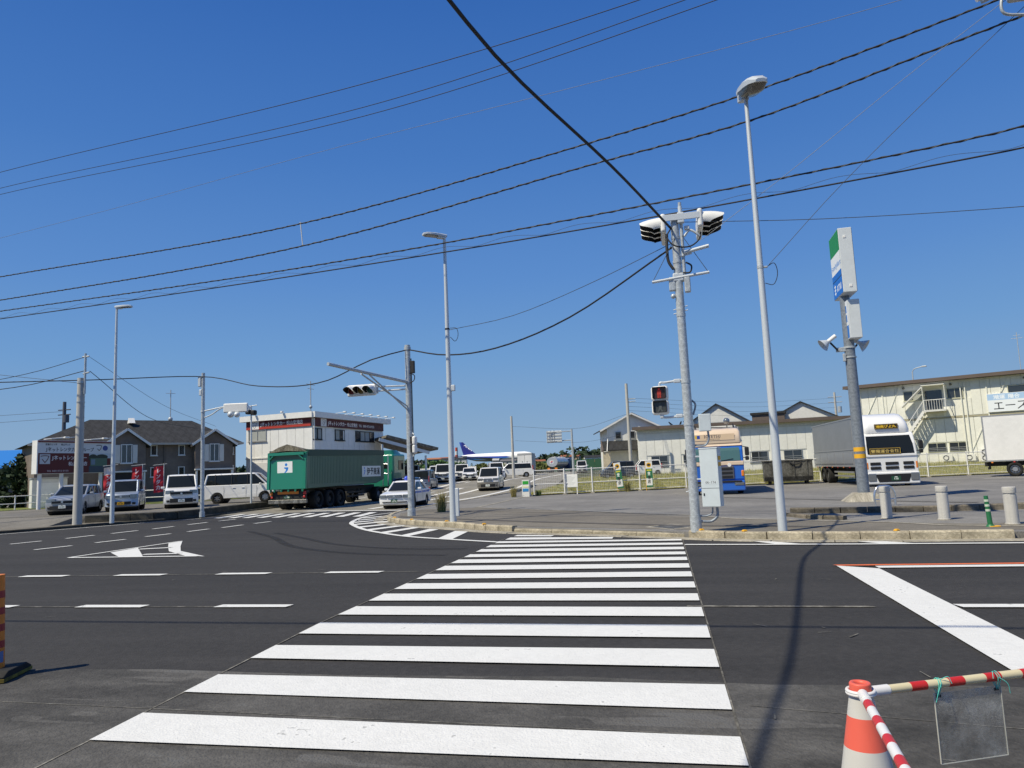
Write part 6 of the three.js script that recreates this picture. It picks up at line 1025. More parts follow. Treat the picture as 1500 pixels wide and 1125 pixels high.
{
  const t = wire('lowest black cable with a looping lashing wire behind the signal heads', ext([[-28, 9.15, -25.2], [-10.7, 8.30, -20.8], [-.4, 7.98, -18.3], [7.5, 7.89, -16.3], [8.0, 7.9, -16.15]]), .02);
  const c = new THREE.CatmullRomCurve3(ext([[-28, 9.15, -25.2], [-10.7, 8.30, -20.8], [-.4, 7.98, -18.3], [7.5, 7.89, -16.3], [8.0, 7.9, -16.15]]).map((p) => V(...p)), false, 'centripetal'), P = []; for (let k = 0; k <= 420; k++) { const p = c.getPointAt(k / 420); P.push(V(p.x, p.y + .02 + .12 * Math.pow(Math.abs(Math.sin(k * .19)), 1.5), p.z + .03)); }
  mesh('lashing_wire', new THREE.TubeGeometry(new THREE.CatmullRomCurve3(P), 840, .005, 4), M.cableThin, t);
}
mesh('cable_spacer', bar([-11.52, 10.16, -21.1], [-11.44, 9.34, -21.1], .016, 6), M.whiteDull, thing('spacer_rod', 'pale rod tying the two twisted cables together', 'rod'));
wire('thin dark line, highest of the three in the upper sky', ext([[-28.5, 15.86, -25.3], [-8.7, 14.15, -20.3], [-.1, 13.91, -18.2], [8.0, 14.2, -16.2]]), .013);
wire('thin dark line, middle of the three in the upper sky', ext([[-28.4, 15.12, -25.3], [-8.2, 13.36, -20.2], [1.1, 13.50, -17.9], [8.05, 13.8, -16.1]]), .012);
wire('thin dark line, lowest of the three in the upper sky', ext([[-28.4, 14.83, -25.3], [-8.2, 13.06, -20.2], [1.8, 13.21, -17.7], [8.1, 13.5, -16.0]]), .012);
wire('faint grey line running under the three dark lines', [[-40, 13.2, -28.2], [-21, 12.55, -23.4], [-9.8, 12.31, -20.6], [-.9, 11.99, -18.4], [5.6, 11.85, -16.8], [8.05, 11.9, -16.1]], .007, std(lin(.22, .24, .27), .6));
wire('steep thick cable from overhead down to the signal heads', [[.3, 7.35, -17.4], [-.78, 7.46, -13.6], [-1.93, 7.68, -10.4], [-2.25, 7.75, -9.3], [-3.6, 8.08, -2.6], [-4.2, 8.2, -.2], [-4.9, 8.4, 3]], .028);
wire('cable over the near carriageway, overhead out of frame, that shades the crossing', [[-45, 9.4, -4.2], [-20, 8.7, -3.9], [0, 8.6, -3.6], [30, 9.2, -3.2]], .03);
wire('black cable from the signal pole down to the corner post', [[.3, 6.9, -17.44], [-2.6, 5.95, -20.0], [-5.5, 5.72, -22.8], [-8, 6.05, -25.2], [-10.1, 6.7, -27.05]], .026);
wire('thin line from the kerb corner lamp up to the signal pole', [[-6.98, 6.42, -22.59], [-4.5, 6.35, -21], [-2, 6.62, -19.2], [.3, 7.0, -17.44]], .009, M.cableThin);
wire('black cable from the corner post across to the left poles', [[-10.1, 6.7, -27.05], [-11.15, 6.3, -26.2], [-14.5, 5.8, -28.2], [-19, 6.2, -30.6], [-22.95, 7.1, -32.1], [-26.6, 6.75, -28.4], [-42, 6.9, -24]], .024);
wire('thin line from the lamp post up to the roadside pole', [[2.42, 6.15, -17.1], [4, 7.7, -16.9], [6.2, 9.6, -16.5], [7.9, 11.0, -16.2]], .007, M.cableThin);
wire('faint line crossing from the signal heads up to the roadside pole', [[1.0, 7.0, -17.4], [3.2, 8.4, -17.1], [5.6, 10.0, -16.7], [7.7, 11.3, -16.3]], .006, std(lin(.25, .27, .3), .6));
wire('level thin line from the signal pole to the picture edge', [[.5, 7.5, -17.44], [4, 7.1, -17.2], [9, 6.7, -16.6], [14, 6.6, -16]], .008, M.cableThin);
wire('black service cable sagging left of the concrete pole, lower', [[-26.45, 7.2, -28.35], [-29, 6.55, -27.5], [-33, 6.3, -26.4], [-44, 6.9, -23]], .018);
wire('black service cable sagging left of the concrete pole, upper', [[-26.45, 7.85, -28.35], [-29.4, 7.2, -28.0], [-34, 6.75, -27.4], [-46, 7.4, -26]], .014);
wire('thin line rising left from the concrete pole', [[-26.7, 6.6, -28.35], [-33, 7.6, -27], [-46, 10.4, -24]], .01, M.cableThin);
wire('service cable from the concrete pole to the apartment roof', [[-26.3, 7.15, -28.4], [-31, 5.9, -38], [-38.4, 6.3, -53]], .016);
wire('thin service line from the concrete pole past the apartment ridge', [[-26.3, 7.8, -28.4], [-30, 6.6, -38], [-36, 6.3, -52]], .01, M.cableThin);
wire('distant line from the dark pole to the picture edge, upper', [[-73.6, 11.4, -75.6], [-88, 10.9, -70], [-110, 11.6, -62]], .02, M.cableThin);
wire('distant line from the dark pole to the picture edge, lower', [[-73.6, 10.6, -75.6], [-88, 10.0, -70], [-110, 10.8, -62]], .02, M.cableThin);
wire('distant line right of the slender pole by the airliner, upper', [[-18.3, 6.9, -83.2], [-10, 6.2, -81.5], [-4.6, 7.3, -79]], .014, M.cableThin);
wire('distant line right of the slender pole by the airliner, lower', [[-18, 5.2, -83.0], [-10, 4.6, -81.5], [-4.6, 5.2, -79]], .012, M.cableThin);
for (let k = 0; k < 4; k++) wire(['distant top wire', 'distant second wire', 'distant third wire', 'distant bottom wire'][k] + ' between the far pole and cream house', [[24.4, 10.6 - k * .7, -117.4], [10, 9.4 - k * .6, -100], [-4.4, 9.0 - k * .45, -79]], .012, M.cableThin, 0, 'distant wires over the warehouse');
// ---------------------------------------------------------------- road sign gantry seen from behind
{
  const t = thing('road_sign', 'overhead road sign seen from behind on a grey gantry', 'road sign', [-12.95, rise(-95), -95]);
  mesh('post', [cyl(.16, .13, 6.0, 0, 0, 0, 14)], M.galv, t); mesh('arm', [bar([0, 5.75, 0], [-3.3, 5.7, .5], .07), bar([0, 4.55, 0], [-3.3, 4.5, .5], .07)], M.galv, t); mesh('panel', rbox(2.1, 1.6, .05, -2.3, 5.1, .26, .01, -.15), M.galvLight, t);
  mesh('stiffener', [-.9, -.45, 0, .45, .9].map((x) => box(.06, 1.6, .08, -2.3 + x, 5.1, .34 - x * .15, -.15)).concat([4.5, 4.9, 5.3, 5.7].map((y) => box(2.1, .05, .06, -2.3, y, .38, -.15))), M.alu, t);
}
// ---------------------------------------------------------------- convenience store pole sign
{
  const t = thing('pole_sign', 'tall shop pole sign, green white and blue, with two spotlights', 'shop sign', [6.45, .13, -27.9]);
  mesh('pole', [cyl(.2, .17, 7.6, 0, 0, 0, 20)], std(lin(.27, .30, .34), .5, .2, { map: galvTone }), t);
  mesh('base', loft([planRing(.3, -.28, .28, .33, .05), planRing(.0, -.55, .55, .68, .05)], .3), M.concrete, t);
  for (const y of [1.5, 1.74]) mesh('yellow_band', cyl(.197, .196, .15, 0, y, 0, 20), M.yellow, t);
  mesh('cabinet', rbox(.46, 2.35, 1.5, .05, 8.55, 0, .02), std(lin(.70, .745, .765), .5, .05, { map: softTone }), t);
  const pf = printed(384, 640, (x, w, h) => { x.fillStyle = '#1f8a4c'; x.fillRect(0, 0, w, 210); x.fillStyle = '#e8ecef'; x.fillRect(0, 210, w, 230); x.fillStyle = '#2a7bc8'; x.font = 'bold 68px sans-serif'; x.fillText('FamilyMart', 8, 350); x.fillStyle = '#1e6fc9'; x.fillRect(0, 400, w, 62); x.fillStyle = '#15314f'; x.fillRect(0, 462, w, 10); x.fillStyle = '#1f72cf'; x.fillRect(0, 472, w, 168); x.fillStyle = '#e9f0f6'; x.font = 'bold 90px sans-serif'; x.fillText('ATM', 150, 590); x.fillRect(50, 510, 60, 18); x.fillRect(50, 545, 60, 18); x.fillRect(50, 580, 60, 18); x.fillRect(72, 500, 16, 110); });
  face('sign_face', 1.46, 2.3, pf, t, -.186, 8.55, 0, -Math.PI / 2); face('sign_face', 1.46, 2.3, pf, t, .286, 8.55, 0, Math.PI / 2);
  mesh('bolt_plate', [rbox(.1, .1, .02, .02, 9.4, .755, .01), rbox(.1, .1, .02, .08, 7.6, .755, .01)], M.white, t);
  mesh('lower_cabinet', rbox(.4, 1.4, .85, .16, 6.45, .1, .02), std(lin(.70, .745, .765), .5, .05, { map: softTone }), t);
  const pl = printed(256, 416, (x, w, h) => { x.fillStyle = '#e6eaee'; x.fillRect(0, 0, w, h); x.fillStyle = '#2a78cc'; x.fillRect(70, 50, 120, 80); x.fillRect(70, 150, 120, 80); x.fillRect(30, 270, 200, 140); x.fillStyle = '#e6eaee'; x.font = 'bold 70px sans-serif'; x.fillText('P', 106, 366); });
  face('lower_face', .82, 1.36, pl, t, -.046, 6.45, .1, -Math.PI / 2);
  mesh('bracket', [cyl(.21, .21, .07, 0, 5.45, 0, 18), cyl(.21, .21, .05, 0, 5.1, 0, 18), rbox(.34, .16, .1, -.3, 5.42, .05, .02), rbox(.1, .28, .1, -.22, 5.12, .1, .02)], M.galv, t);
  const spot = (x, y, z, ry, n) => { const g = new THREE.Group(); g.name = 'spotlight'; g.position.set(x, y, z); g.rotation.set(0, ry, 0); t.add(g); mesh('reflector', at(new THREE.CylinderGeometry(.07, .24, .24, 20, 1, true), -.18, -.02, .12, 0, 0, -.95), twoSided(M.galvLight), g); mesh('lamp_body', [at(new THREE.CylinderGeometry(.075, .07, .34, 14), .05, .14, .12, 0, 0, -.95)], M.white, g); mesh('yoke', [bar([.25, -.28, .05], [0, 0, .1], .035)], M.black, g); };
  spot(-.68, 5.68, .1, .1); spot(.3, 5.62, -.2, Math.PI - .4);
}
// ---------------------------------------------------------------- bollards, post, rack
{
  const mk = (label, x, z) => { const t = thing('bollard', label, 'bollard', [x, .13, z], 0, 'stone bollards'); const pr = [[0, 0], [.135, 0], [.135, .02], [.125, .05], [.125, .62], [.112, .63], [.112, .655], [.13, .66], [.13, .77], [.118, .79], [0, .79]].map(([a, b]) => new THREE.Vector2(a, b)); mesh('shaft', new THREE.LatheGeometry(pr, 24), M.granite, t); mesh('collar', cyl(.15, .15, .015, 0, 0, 0, 20), M.concrete, t); };
  mk('speckled stone bollard nearest the pole sign base', 5.11, -20.0); mk('speckled stone bollard between the rack and the green post', 6.14, -19.17); mk('speckled stone bollard beside the green striped post', 6.93, -17.56);
  let t = thing('flexible_post', 'green flexible post with pale reflective bands', 'post', [6.33, .13, -17.1]); t.rotation.z = .04;
  mesh('shaft', [cyl(.05, .04, .64, 0, 0, 0, 16), cyl(.09, .06, .05, 0, 0, 0, 16)], std(lin(.02, .16, .06), .5), t); for (const y of [.32, .42, .52]) mesh('reflective_band', cyl(.0475, .0465, .045, 0, y, 0, 16), std(lin(.55, .62, .5), .35), t);
  mesh('foot_flange', rbox(.2, .02, .14, .06, .01, .03, .008), M.yellow, t);
  t = thing('hoop_rack', 'bent stainless steel hoop beside the pole sign base', 'hoop', [6.35, .13, -24.9], .3); mesh('hoop', tube([[-.33, 0, 0], [-.33, .35, 0], [-.22, .57, 0], [0, .62, 0], [.22, .57, 0], [.33, .35, 0], [.33, 0, 0]], .034, 10, 40), M.chrome, t); mesh('crosspiece', bar([-.33, .2, 0], [.33, .2, 0], .02), M.chrome, t);
}
// ---------------------------------------------------------------- cones and striped bars in the foreground
const coneRed = std(lin(.78, .13, .085), .5, 0, { map: softTone }), coneWhite = std(lin(.60, .59, .56), .45, 0, { map: softTone }), barRed = std(lin(.55, .025, .02), .4), barWhite = std(lin(.74, .73, .72), .4), barCream = std(lin(.70, .62, .40), .45, 0, { map: softTone });
function cone(label, x, z, tilt = 0) {
  const t = thing('traffic_cone', label, 'traffic cone', [x, .009, z], rr(0, 1), 'traffic cones');
  mesh('base', rbox(.38, .035, .38, 0, .018, 0, .015), coneRed, t);
  const R = (y) => .155 - y * .185, seg = [[.03, .17, 0], [.17, .32, 1], [.32, .46, 0], [.46, .56, 1], [.56, .585, 0]];
  for (const [a, b, w] of seg) mesh(w ? 'white_band' : 'red_band', at(new THREE.CylinderGeometry(R(b), R(a), b - a, 32, 1, true), 0, (a + b) / 2, 0), w ? coneWhite : coneRed, t);
  const lip = [[.03, .57], [.046, .57], [.049, .58], [.049, .605], [.045, .612], [.031, .612], [.027, .6], [.026, .57]].map(([a, b]) => new THREE.Vector2(a, b)); mesh('top_lip', new THREE.LatheGeometry(lip, 28), coneRed, t);
  mesh('hollow', cyl(.026, .026, .01, 0, .565, 0, 16), M.black, t);
  return t;
}
{
  cone('red and white traffic cone holding two striped bars', .80, -3.90); cone('red and white traffic cone at the far bar end, out of frame', 2.75, -4.78); cone('red and white traffic cone at the near bar end, out of frame', .66, -1.95);
  const stripedBar = (label, A, B, pale, first) => {
    const t = thing('striped_bar', label, 'barrier bar', [0, 0, 0], 0, 'striped barrier bars'), a = V(...A), b = V(...B), L = a.distanceTo(b), d = b.clone().sub(a).normalize(), s = first; let k = 0, p = .07;
    const P = (l) => a.clone().addScaledVector(d, l).toArray();
    mesh('shaft', bar(P(.06), P(L - .06), .021, 16), pale, t);
    p = s; while (p < L - .1) { mesh('red_band', bar(P(p), P(p + .09), .0217, 16), barRed, t); p += .215; }
    for (const [c, q] of [[a, 1], [b, -1]]) { const g = new THREE.TorusGeometry(.06, .009, 8, 28); g.rotateX(Math.PI / 2); g.translate(c.x, c.y, c.z); const e = c.clone().addScaledVector(d, q * .06), f = c.clone().addScaledVector(d, q * .15); mesh('ring_end', [g, bar(e.toArray(), f.toArray(), .0245, 14)], barWhite, t); }
    return t;
  };
  stripedBar('cream and red striped bar running off to the picture edge', [.80, .572, -3.90], [2.75, .575, -4.78], barCream, .27);
  stripedBar('white and red striped bar coming towards the viewer', [.80, .582, -3.90], [.66, .575, -1.95], barWhite, .2);
  const t = thing('hanging_sheet', 'smudged clear plastic sheet tied under the cream striped bar', 'plastic sheet', [1.345, .548, -4.146], .424);
  const smudge = (() => { const s = 256, f = field(s, [[3, .7], [9, .5], [30, .3], [90, .25]]); return dataTex(f, s, .5, (v) => { const k = .55 + .5 * v; return [cl(255 * k), cl(255 * k), cl(250 * k)]; }, true); })();
  const haze = (() => { const s = 256, f = field(s, [[3, .8], [8, .5], [40, .3]]); return dataTex(f, s, .5, (v) => { const k = cl(255 * Math.max(.2, Math.min(.62, .1 + .62 * v))); return [k, k, k]; }); })();
  const pm = new THREE.MeshPhysicalMaterial({ color: lin(.50, .50, .49), map: smudge, alphaMap: haze, transparent: true, roughness: .22, clearcoat: .6, side: THREE.DoubleSide });
  mesh('sheet', rbox(.385, .33, .003, 0, -.185, 0, .001), pm, t); mesh('sheet_edge', [box(.003, .33, .006, -.194, -.185, 0), box(.385, .003, .006, 0, -.351, 0), box(.003, .33, .006, .194, -.185, 0)], std(lin(.5, .5, .45), .4), t); mesh('eyelet', [rbox(.03, .014, .006, -.17, -.035, 0, .004), rbox(.03, .014, .006, .17, -.035, 0, .004)], M.black, t);
  const tie = std(lin(.10, .55, .48), .6);
  for (const s of [-1, 1]) { mesh('tie_string', [tube([[s * .17, -.04, .0], [s * .165, .03, .022], [s * .16, .05, 0], [s * .165, .02, -.022], [s * .17, -.03, 0]], .0022, 5), tube([[s * .18, -.04, .0], [s * .178, .03, .022], [s * .172, .052, 0], [s * .178, .02, -.022], [s * .175, -.03, 0]], .0022, 5), tube([[s * .165, .03, .022], [s * .2, .0, .04], [s * .215, -.05, .035]], .0018, 5), tube([[s * .16, .045, .01], [s * .13, .06, .03], [s * .12, .03, .04]], .0018, 5)], tie, t); }
}
{ // delineator on a rubber base at the left edge
  const t = thing('delineator_post', 'orange and red delineator post on a black rubber base', 'delineator', [-6.28, .008, -5.72], .35);
  mesh('base', prism([[-.24, 0], [.24, 0], [.24, .05], [.16, .09], [-.16, .09], [-.24, .05]], .46, .01), M.rubber, t); mesh('yellow_edge', box(.47, .03, .49, 0, .02, 0), std(lin(.30, .24, .03), .8, 0, { map: grimeTone }), t);
  const org = std(lin(.78, .22, .02), .5, 0, { map: softTone }), rd = std(lin(.33, .02, .02), .5);
  mesh('shaft', cyl(.085, .06, .85, .02, .08, 0, 20), org, t); for (const y of [.27, .42, .57, .72]) mesh('red_band', cyl(.0855 - y * .028 + .002, .0855 - (y + .07) * .028 + .002, .065, .02, y, 0, 20), rd, t);
  mesh('sticker', at(new THREE.CylinderGeometry(.0865, .088, .1, 12, 1, true, .2, 1.2), .02, .19, 0), std(lin(.12, .18, .36), .5), t);
}
// ---------------------------------------------------------------- airliner
{
  const t = thing('airliner', 'white and blue twin-jet airliner at the airport', 'airplane', [-128.5, 5.6, -527], rad(-14.2) + Math.PI / 2);
  // local +z is the nose; x is its left
  const rings = []; for (const [z, r, yc] of [[32, .05, 6.3], [31.2, .9, 6.4], [29.5, 1.7, 6.6], [27, 2.45, 6.8], [23, 3.0, 7], [10, 3.1, 7], [-10, 3.1, 7], [-18, 2.8, 7.3], [-25, 1.9, 8.0], [-30, .9, 8.6], [-32, .2, 8.8]]) { const q = []; for (let k = 0; k < 20; k++) { const a = k / 20 * 6.2832; q.push([Math.cos(a) * r, yc + Math.sin(a) * r, z]); } rings.push(q); }
  const body = printed(1024, 256, (x, w, h) => { x.fillStyle = '#f2f3f4'; x.fillRect(0, 0, w, h); const blue = x.createLinearGradient(0, 118, 0, 168); blue.addColorStop(0, '#1b2fa0'); blue.addColorStop(.5, '#2458c8'); blue.addColorStop(1, '#4fa0de'); x.fillStyle = blue; x.beginPath(); x.moveTo(0, 40); x.lineTo(180, 84); x.lineTo(660, 118); x.lineTo(720, 150); x.lineTo(640, 178); x.lineTo(0, 178); x.fill(); x.fillStyle = '#b9bcc0'; x.fillRect(0, 178, w, 78); x.fillStyle = '#2a3a8c'; x.font = 'bold 34px sans-serif'; x.fillText('ANA', 840, 138); });
  let g = loft(rings, 1.2); { const p = g.attributes.position, uv = new Float32Array(p.count * 2); for (let i = 0; i < p.count; i++) { uv[2 * i] = (p.getZ(i) + 32) / 64; uv[2 * i + 1] = (p.getY(i) - 3.6) / 6.8; } g.setAttribute('uv', new THREE.BufferAttribute(uv, 2)); }
  mesh('fuselage', g, body, t, true);
  const fin = printed(256, 256, (x, w, h) => { const q = x.createLinearGradient(0, 0, w * .35, 0); q.addColorStop(0, '#2f66d0'); q.addColorStop(.5, '#17227e'); q.addColorStop(1, '#17227e'); x.fillStyle = q; x.fillRect(0, 0, w, h); x.save(); x.translate(96, 76); x.rotate(.75); x.fillStyle = '#eef2fa'; x.font = 'bold 74px sans-serif'; x.fillText('ANA', -30, 10); x.restore(); });
  { const s = new THREE.Shape([[-32.5, 19.6], [-29.5, 19.6], [-17.5, 9.2], [-28.5, 8.4]].map((p) => new THREE.Vector2(...p))); const q = new THREE.ExtrudeGeometry(s, { depth: .5, bevelEnabled: false }); const p = q.attributes.position, uv = new Float32Array(p.count * 2); for (let i = 0; i < p.count; i++) { uv[2 * i] = (p.getX(i) + 32.5) / 15; uv[2 * i + 1] = (p.getY(i) - 8.4) / 11.2; } q.setAttribute('uv', new THREE.BufferAttribute(uv, 2)); q.translate(0, 0, -.25); q.rotateY(-Math.PI / 2); mesh('tail_fin', q, fin, t, true); }
  const grey = std(lin(.30, .31, .33), .5, .1);
  for (const s of [-1, 1]) {
    mesh('wing', slab([[s * 2.6, -8], [s * 2.6, 6], [s * 30, -12], [s * 30, -14]], 0, .5).translate(0, 5.4, 0).rotateZ(s * .06), grey, t); mesh('tailplane', slab([[s * 1, -30], [s * 1, -24.5], [s * 10.5, -30], [s * 10.5, -32]], 0, .3).translate(0, 8.6, 0), grey, t);
    mesh('engine', at(new THREE.CylinderGeometry(1.5, 1.7, 5.5, 18), s * 9.8, 4.2, 4.5, Math.PI / 2), grey, t); mesh('landing_gear', [cyl(.2, .2, 3.6, s * 4.5, .7, -2.5), at(new THREE.CylinderGeometry(.7, .7, 1, 14), s * 4.5, .7, -2.5, 0, 0, Math.PI / 2)], M.black, t);
  }
  mesh('nose_gear', [cyl(.15, .15, 3.4, 0, .6, 26), at(new THREE.CylinderGeometry(.55, .55, .6, 14), 0, .55, 26, 0, 0, Math.PI / 2)], M.black, t);
}
// ---------------------------------------------------------------- far town and chimney
{
  let t = thing('chimney', 'red and white striped chimney beyond the airport', 'chimney', [-205, 5, -675]); for (let k = 0; k < 6; k++) mesh(k % 2 ? 'red_band' : 'white_band', cyl(1.9 - k * .12, 1.78 - k * .12, 3.6, 0, k * 3.6, 0, 14), k % 2 ? std(lin(.5, .08, .05), .7) : M.whiteDull, t);
  const walls = [M.whiteDull, std(lin(.42, .36, .28), .8), std(lin(.30, .28, .26), .8), std(lin(.5, .48, .42), .8)], roofs = [std(lin(.28, .10, .05), .8), M.roofDark, std(lin(.16, .15, .15), .8), std(lin(.38, .16, .08), .8)];
  const spots = [[-172, -560, 20, 9, 'broad pale terminal shed left of the airliner tail'], [-190, -600, 14, 11, 'pale block under the striped chimney'], [-215, -640, 18, 12, 'grey block left of the striped chimney'], [-240, -650, 22, 10, 'low block far left of the chimney'], [-155, -430, 15, 5, 'white hangar below the airliner tail'], [-135, -420, 9, 4.5, 'small white house below the airliner body'], [-66, -330, 14, 5, 'red roofed house far beyond the tanker'], [-48, -300, 16, 5.5, 'long red roofed hall beyond the road sign'], [-84, -420, 12, 7, 'white house on the low hill foot'], [-60, -430, 11, 9, 'pale block right of the low hill'], [-30, -260, 9, 5, 'dark roofed house left of the cream house'], [-100, -450, 14, 7, 'brown house just right of the airliner nose'], [-42, -390, 10, 8, 'white block on the skyline left of the cream house'], [-72, -380, 10, 6, 'orange roofed house under the low hill']];
  spots.forEach(([x, z, w, h, l], k) => gableHouse(l, x, z, rise(z) - .2, rr(-.4, .4), w, w * .6, h * (z > -470 ? .42 : .85), z > -470 ? 1 : 1.4, walls[k % 4], roofs[(k * 7 + 1) % 4], 'u', 'far houses beyond the road'));
  t = thing('site_hoarding', 'long dark green hoarding beyond the tanker truck', 'hoarding', [-20, 1.0, -160], -.1); for (let k = 0; k < 16; k++) mesh('panel', box(1.95, 2.6, .06, -16 + k * 2, 1.3, 0), std(lin(.02, .09, .045), .7), t);
  t = thing('low_fence', 'pale slatted fence behind the far lot cars', 'fence', [-36, rise(-98), -99], -.3); for (let k = 0; k < 60; k++) mesh('slat', box(.28, 1.7, .05, -9 + k * .32, .85, 0), M.whiteDull, t); mesh('rail', [box(19, .08, .06, 0, 1.5, -.06), box(19, .08, .06, 0, .4, -.06)], M.whiteDull, t);
}
// ---------------------------------------------------------------- vegetation
function leafCloud(n, rx, ry, rz, size, yc, shape) { // many small leaf faces gathered in clumps
  const pos = [], nC = Math.max(6, Math.round(n / 40)), cs = []; for (let k = 0; k < nC; k++) { let x, y, z; do { x = rr(-1, 1); y = rr(-1, 1); z = rr(-1, 1); } while (x * x + y * y + z * z > 1); const s = shape ? shape(y) : 1; cs.push([x * rx * s, yc + y * ry, z * rz * s, rr(.5, 1.1)]); }
  for (let i = 0; i < n; i++) {
    const c = cs[i % nC], r = .42 * Math.cbrt(rnd()) * c[3], a = rr(0, 6.283), b = Math.acos(rr(-1, 1)), cx = c[0] + Math.sin(b) * Math.cos(a) * r * rx * .75, cy = c[1] + Math.cos(b) * r * ry * .75, cz = c[2] + Math.sin(b) * Math.sin(a) * r * rz * .75;
    const d = V(rr(-1, 1), rr(-1, 1), rr(-1, 1)).normalize(), e = V(rr(-1, 1), rr(-1, 1), rr(-1, 1)).cross(d).normalize(), s = size * rr(.6, 1.3);
    pos.push(cx + d.x * s, cy + d.y * s, cz + d.z * s, cx + e.x * s * .55, cy + e.y * s * .55, cz + e.z * s * .55, cx - d.x * s, cy - d.y * s, cz - d.z * s, cx + d.x * s, cy + d.y * s, cz + d.z * s, cx - d.x * s, cy - d.y * s, cz - d.z * s, cx - e.x * s * .55, cy - e.y * s * .55, cz - e.z * s * .55);
  }
  const g = new THREE.BufferGeometry(); g.setAttribute('position', new THREE.Float32BufferAttribute(pos, 3)); g.computeVertexNormals(); return g;
}
function bush(label, x, z, y, rx, ry, rz, n, mat, size, group, cat = 'bush') {
  const t = thing(cat === 'tree' ? 'tree' : 'bush', label, cat, [x, y, z], 0, group);
  mesh('foliage', leafCloud(n, rx, ry, rz, size, ry), mat, t); const st = []; for (let k = 0; k < 5; k++) st.push(bar([rr(-.2, .2) * rx, 0, rr(-.2, .2) * rz], [rr(-.6, .6) * rx, ry * 1.2, rr(-.6, .6) * rz], .05 * ry * .6, 6, .02)); mesh('stem', st, M.bark, t); return t;
}
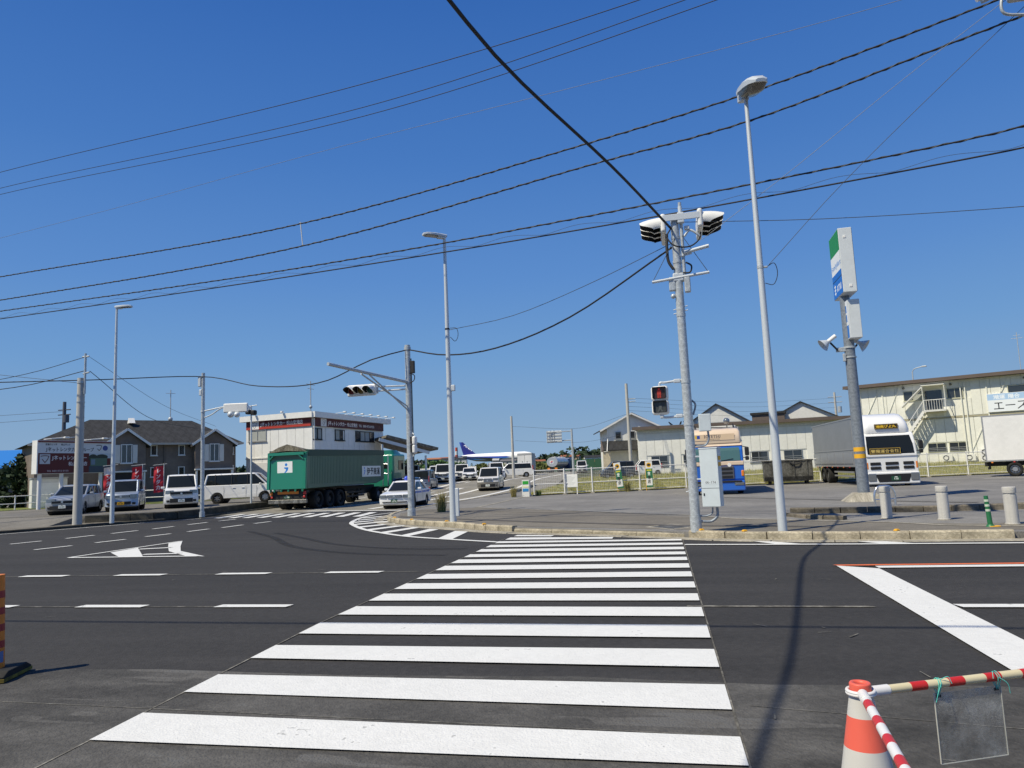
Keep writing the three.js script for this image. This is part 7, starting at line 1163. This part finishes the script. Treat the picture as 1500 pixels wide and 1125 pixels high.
{
  const b = [['leafy green bush beside the corner lamp post, largest of the row', -43.5, -131, 5.0, 1.75, M.leaf], ['leafy green bush left of the largest one', -50.5, -134, 4.4, 1.5, M.leaf], ['olive bush under the airliner tail', -37.5, -137, 3.6, 1.15, M.leafOlive], ['olive bush under the airliner body', -33, -142, 3.6, 1.1, M.leafOlive], ['dark bush behind the corner signal post', -57, -140, 4.8, 1.6, M.leafDark], ['olive bush behind the box truck', -28, -148, 4.2, 1.2, M.leafOlive], ['green bush at the left end behind the carport', -64, -138, 5, 1.6, M.leaf]];
  for (const [l, x, z, r, h, m] of b) bush(l, x, z, rise(z) - .1, r, h, r * .7, 1500, m, .34, 'bushes along the airport boundary');
  const hill = thing('wooded_hill', 'low wooded hill on the skyline left of the cream house', 'hill', [-125, 5, -930]); hill.userData.kind = 'stuff';
  mesh('woodland', [leafCloud(3600, 58, 18, 30, 3.4, 2), at(leafCloud(1500, 40, 12, 24, 3.2, 0), 70, 0, 10)], M.leafDark, hill);
  for (const [x, z, rx, l] of [[-260, -620, 70, 'dark tree belt behind the airport sheds'], [-60, -600, 50, 'dark tree belt beyond the far houses'], [30, -420, 90, 'dark tree belt behind the warehouses'], [-330, -420, 90, 'dark tree belt behind the rental office']]) { const t = thing('tree_belt', l, 'trees', [x, rise(z), z]); t.userData.kind = 'stuff'; mesh('foliage', leafCloud(1800, rx, 6.5, 12, 1.8, 3), M.leafDark, t); }
  const hedge = thing('hedge', 'long green hedge along the airport edge', 'hedge', [-52, rise(-200), -200]); mesh('foliage', leafCloud(4200, 60, 1.6, 3, .5, 1.0), M.leafOlive, hedge);
  // dry weeds and small plants
  const weeds = (label, x, y, z, h, n, m, m2) => { const t = thing('weed_tuft', label, 'weeds', [x, y, z]); for (const [mm, q] of [[m, n], [m2, n >> 1]]) { const pos = []; for (let i = 0; i < q; i++) { const a = rr(0, 6.283), l = h * rr(.5, 1.05), o = rr(.1, .8) * l, bx = rr(-.14, .14), bz = rr(-.14, .14), w = .008; const tx = bx + Math.cos(a) * o, tz = bz + Math.sin(a) * o, mx = bx + Math.cos(a) * o * .35, mz = bz + Math.sin(a) * o * .35; const nx = -Math.sin(a) * w, nz = Math.cos(a) * w; pos.push(bx - nx, 0, bz - nz, bx + nx, 0, bz + nz, mx + nx, l * .65, mz + nz, bx - nx, 0, bz - nz, mx + nx, l * .65, mz + nz, mx - nx, l * .65, mz - nz, mx - nx, l * .65, mz - nz, mx + nx, l * .65, mz + nz, tx, l, tz); } const g = new THREE.BufferGeometry(); g.setAttribute('position', new THREE.Float32BufferAttribute(pos, 3)); g.computeVertexNormals(); mesh(mm === m ? 'dry_blades' : 'green_blades', g, mm, t); } };
  weeds('tuft of dry grass on the pavement right of the taxi', -9.6, .13, -29.2, .9, 120, M.leafDry, M.leafOlive); weeds('dry weeds left of the standing sign', -9.6, .13, -43.2, .75, 100, M.leafDry, M.leafOlive); weeds('green weeds right of the standing sign', -8.2, .13, -43.9, .4, 130, M.leafOlive, M.leaf); weeds('yellow green weeds under the leaning parcel banner', -2.95, .13, -46.0, .75, 90, M.leafOlive, M.leafDry);
  // dark conifer by the billboard
  const t = thing('conifer', 'dark spreading conifer left of the billboard', 'tree', [-50.8, .45, -48.5]); mesh('crown', leafCloud(2600, 2.1, 2.1, 2.1, .26, 2.0, (y) => .95 - .42 * y), M.leafDark, t); mesh('trunk', [cyl(.16, .06, 3.2, 0, 0, 0, 8), bar([0, 1, 0], [.9, 2.2, .2], .06), bar([0, 1.3, 0], [-.9, 2.6, -.2], .06)], M.bark, t);
  // shrubs by the apartment
  bush('low green shrub behind the silver hatchback', -39.5, -46.8, .46, .6, .5, .5, 260, M.leafOlive, .12, 'small shrubs'); bush('small dark shrub beside the storage unit', -46.6, -45.4, .46, .5, .6, .5, 240, M.leafDark, .12, 'small shrubs'); bush('dark shrub by the rental office wall', -40.0, -60, .5, 1.2, 1.2, 1, 420, M.leafDark, .2, 'small shrubs');
}
{ // three birds on the warehouse eave
  for (const [x, l] of [[-.1, 'dark bird on the warehouse roof, left of three'], [.95, 'dark bird on the warehouse roof, middle of three'], [1.55, 'dark bird on the warehouse roof, right of three']]) { const t = thing('crow', l, 'bird', [x, 5.98, -82.7], rr(-1, 1), 'birds on the warehouse roof'); const r = []; for (const [z, w, y] of [[-.32, .02, .1], [-.16, .06, .14], [0, .1, .18], [.12, .1, .24], [.2, .07, .33], [.27, .06, .38], [.33, .03, .37], [.4, .008, .35]]) { const q = []; for (let k = 0; k < 8; k++) { const a = k / 8 * 6.2832; q.push([Math.cos(a) * w, y + Math.sin(a) * w, z]); } r.push(q); } mesh('body', [loft(r, 1.2), bar([.03, 0, .02], [.03, .12, .02], .01, 5), bar([-.03, 0, .02], [-.03, .12, .02], .01, 5)], M.black, t); }
}
scene.traverse((o) => { if (o.isMesh) { o.castShadow = true; o.receiveShadow = true; } });
renderer.render(scene, camera);
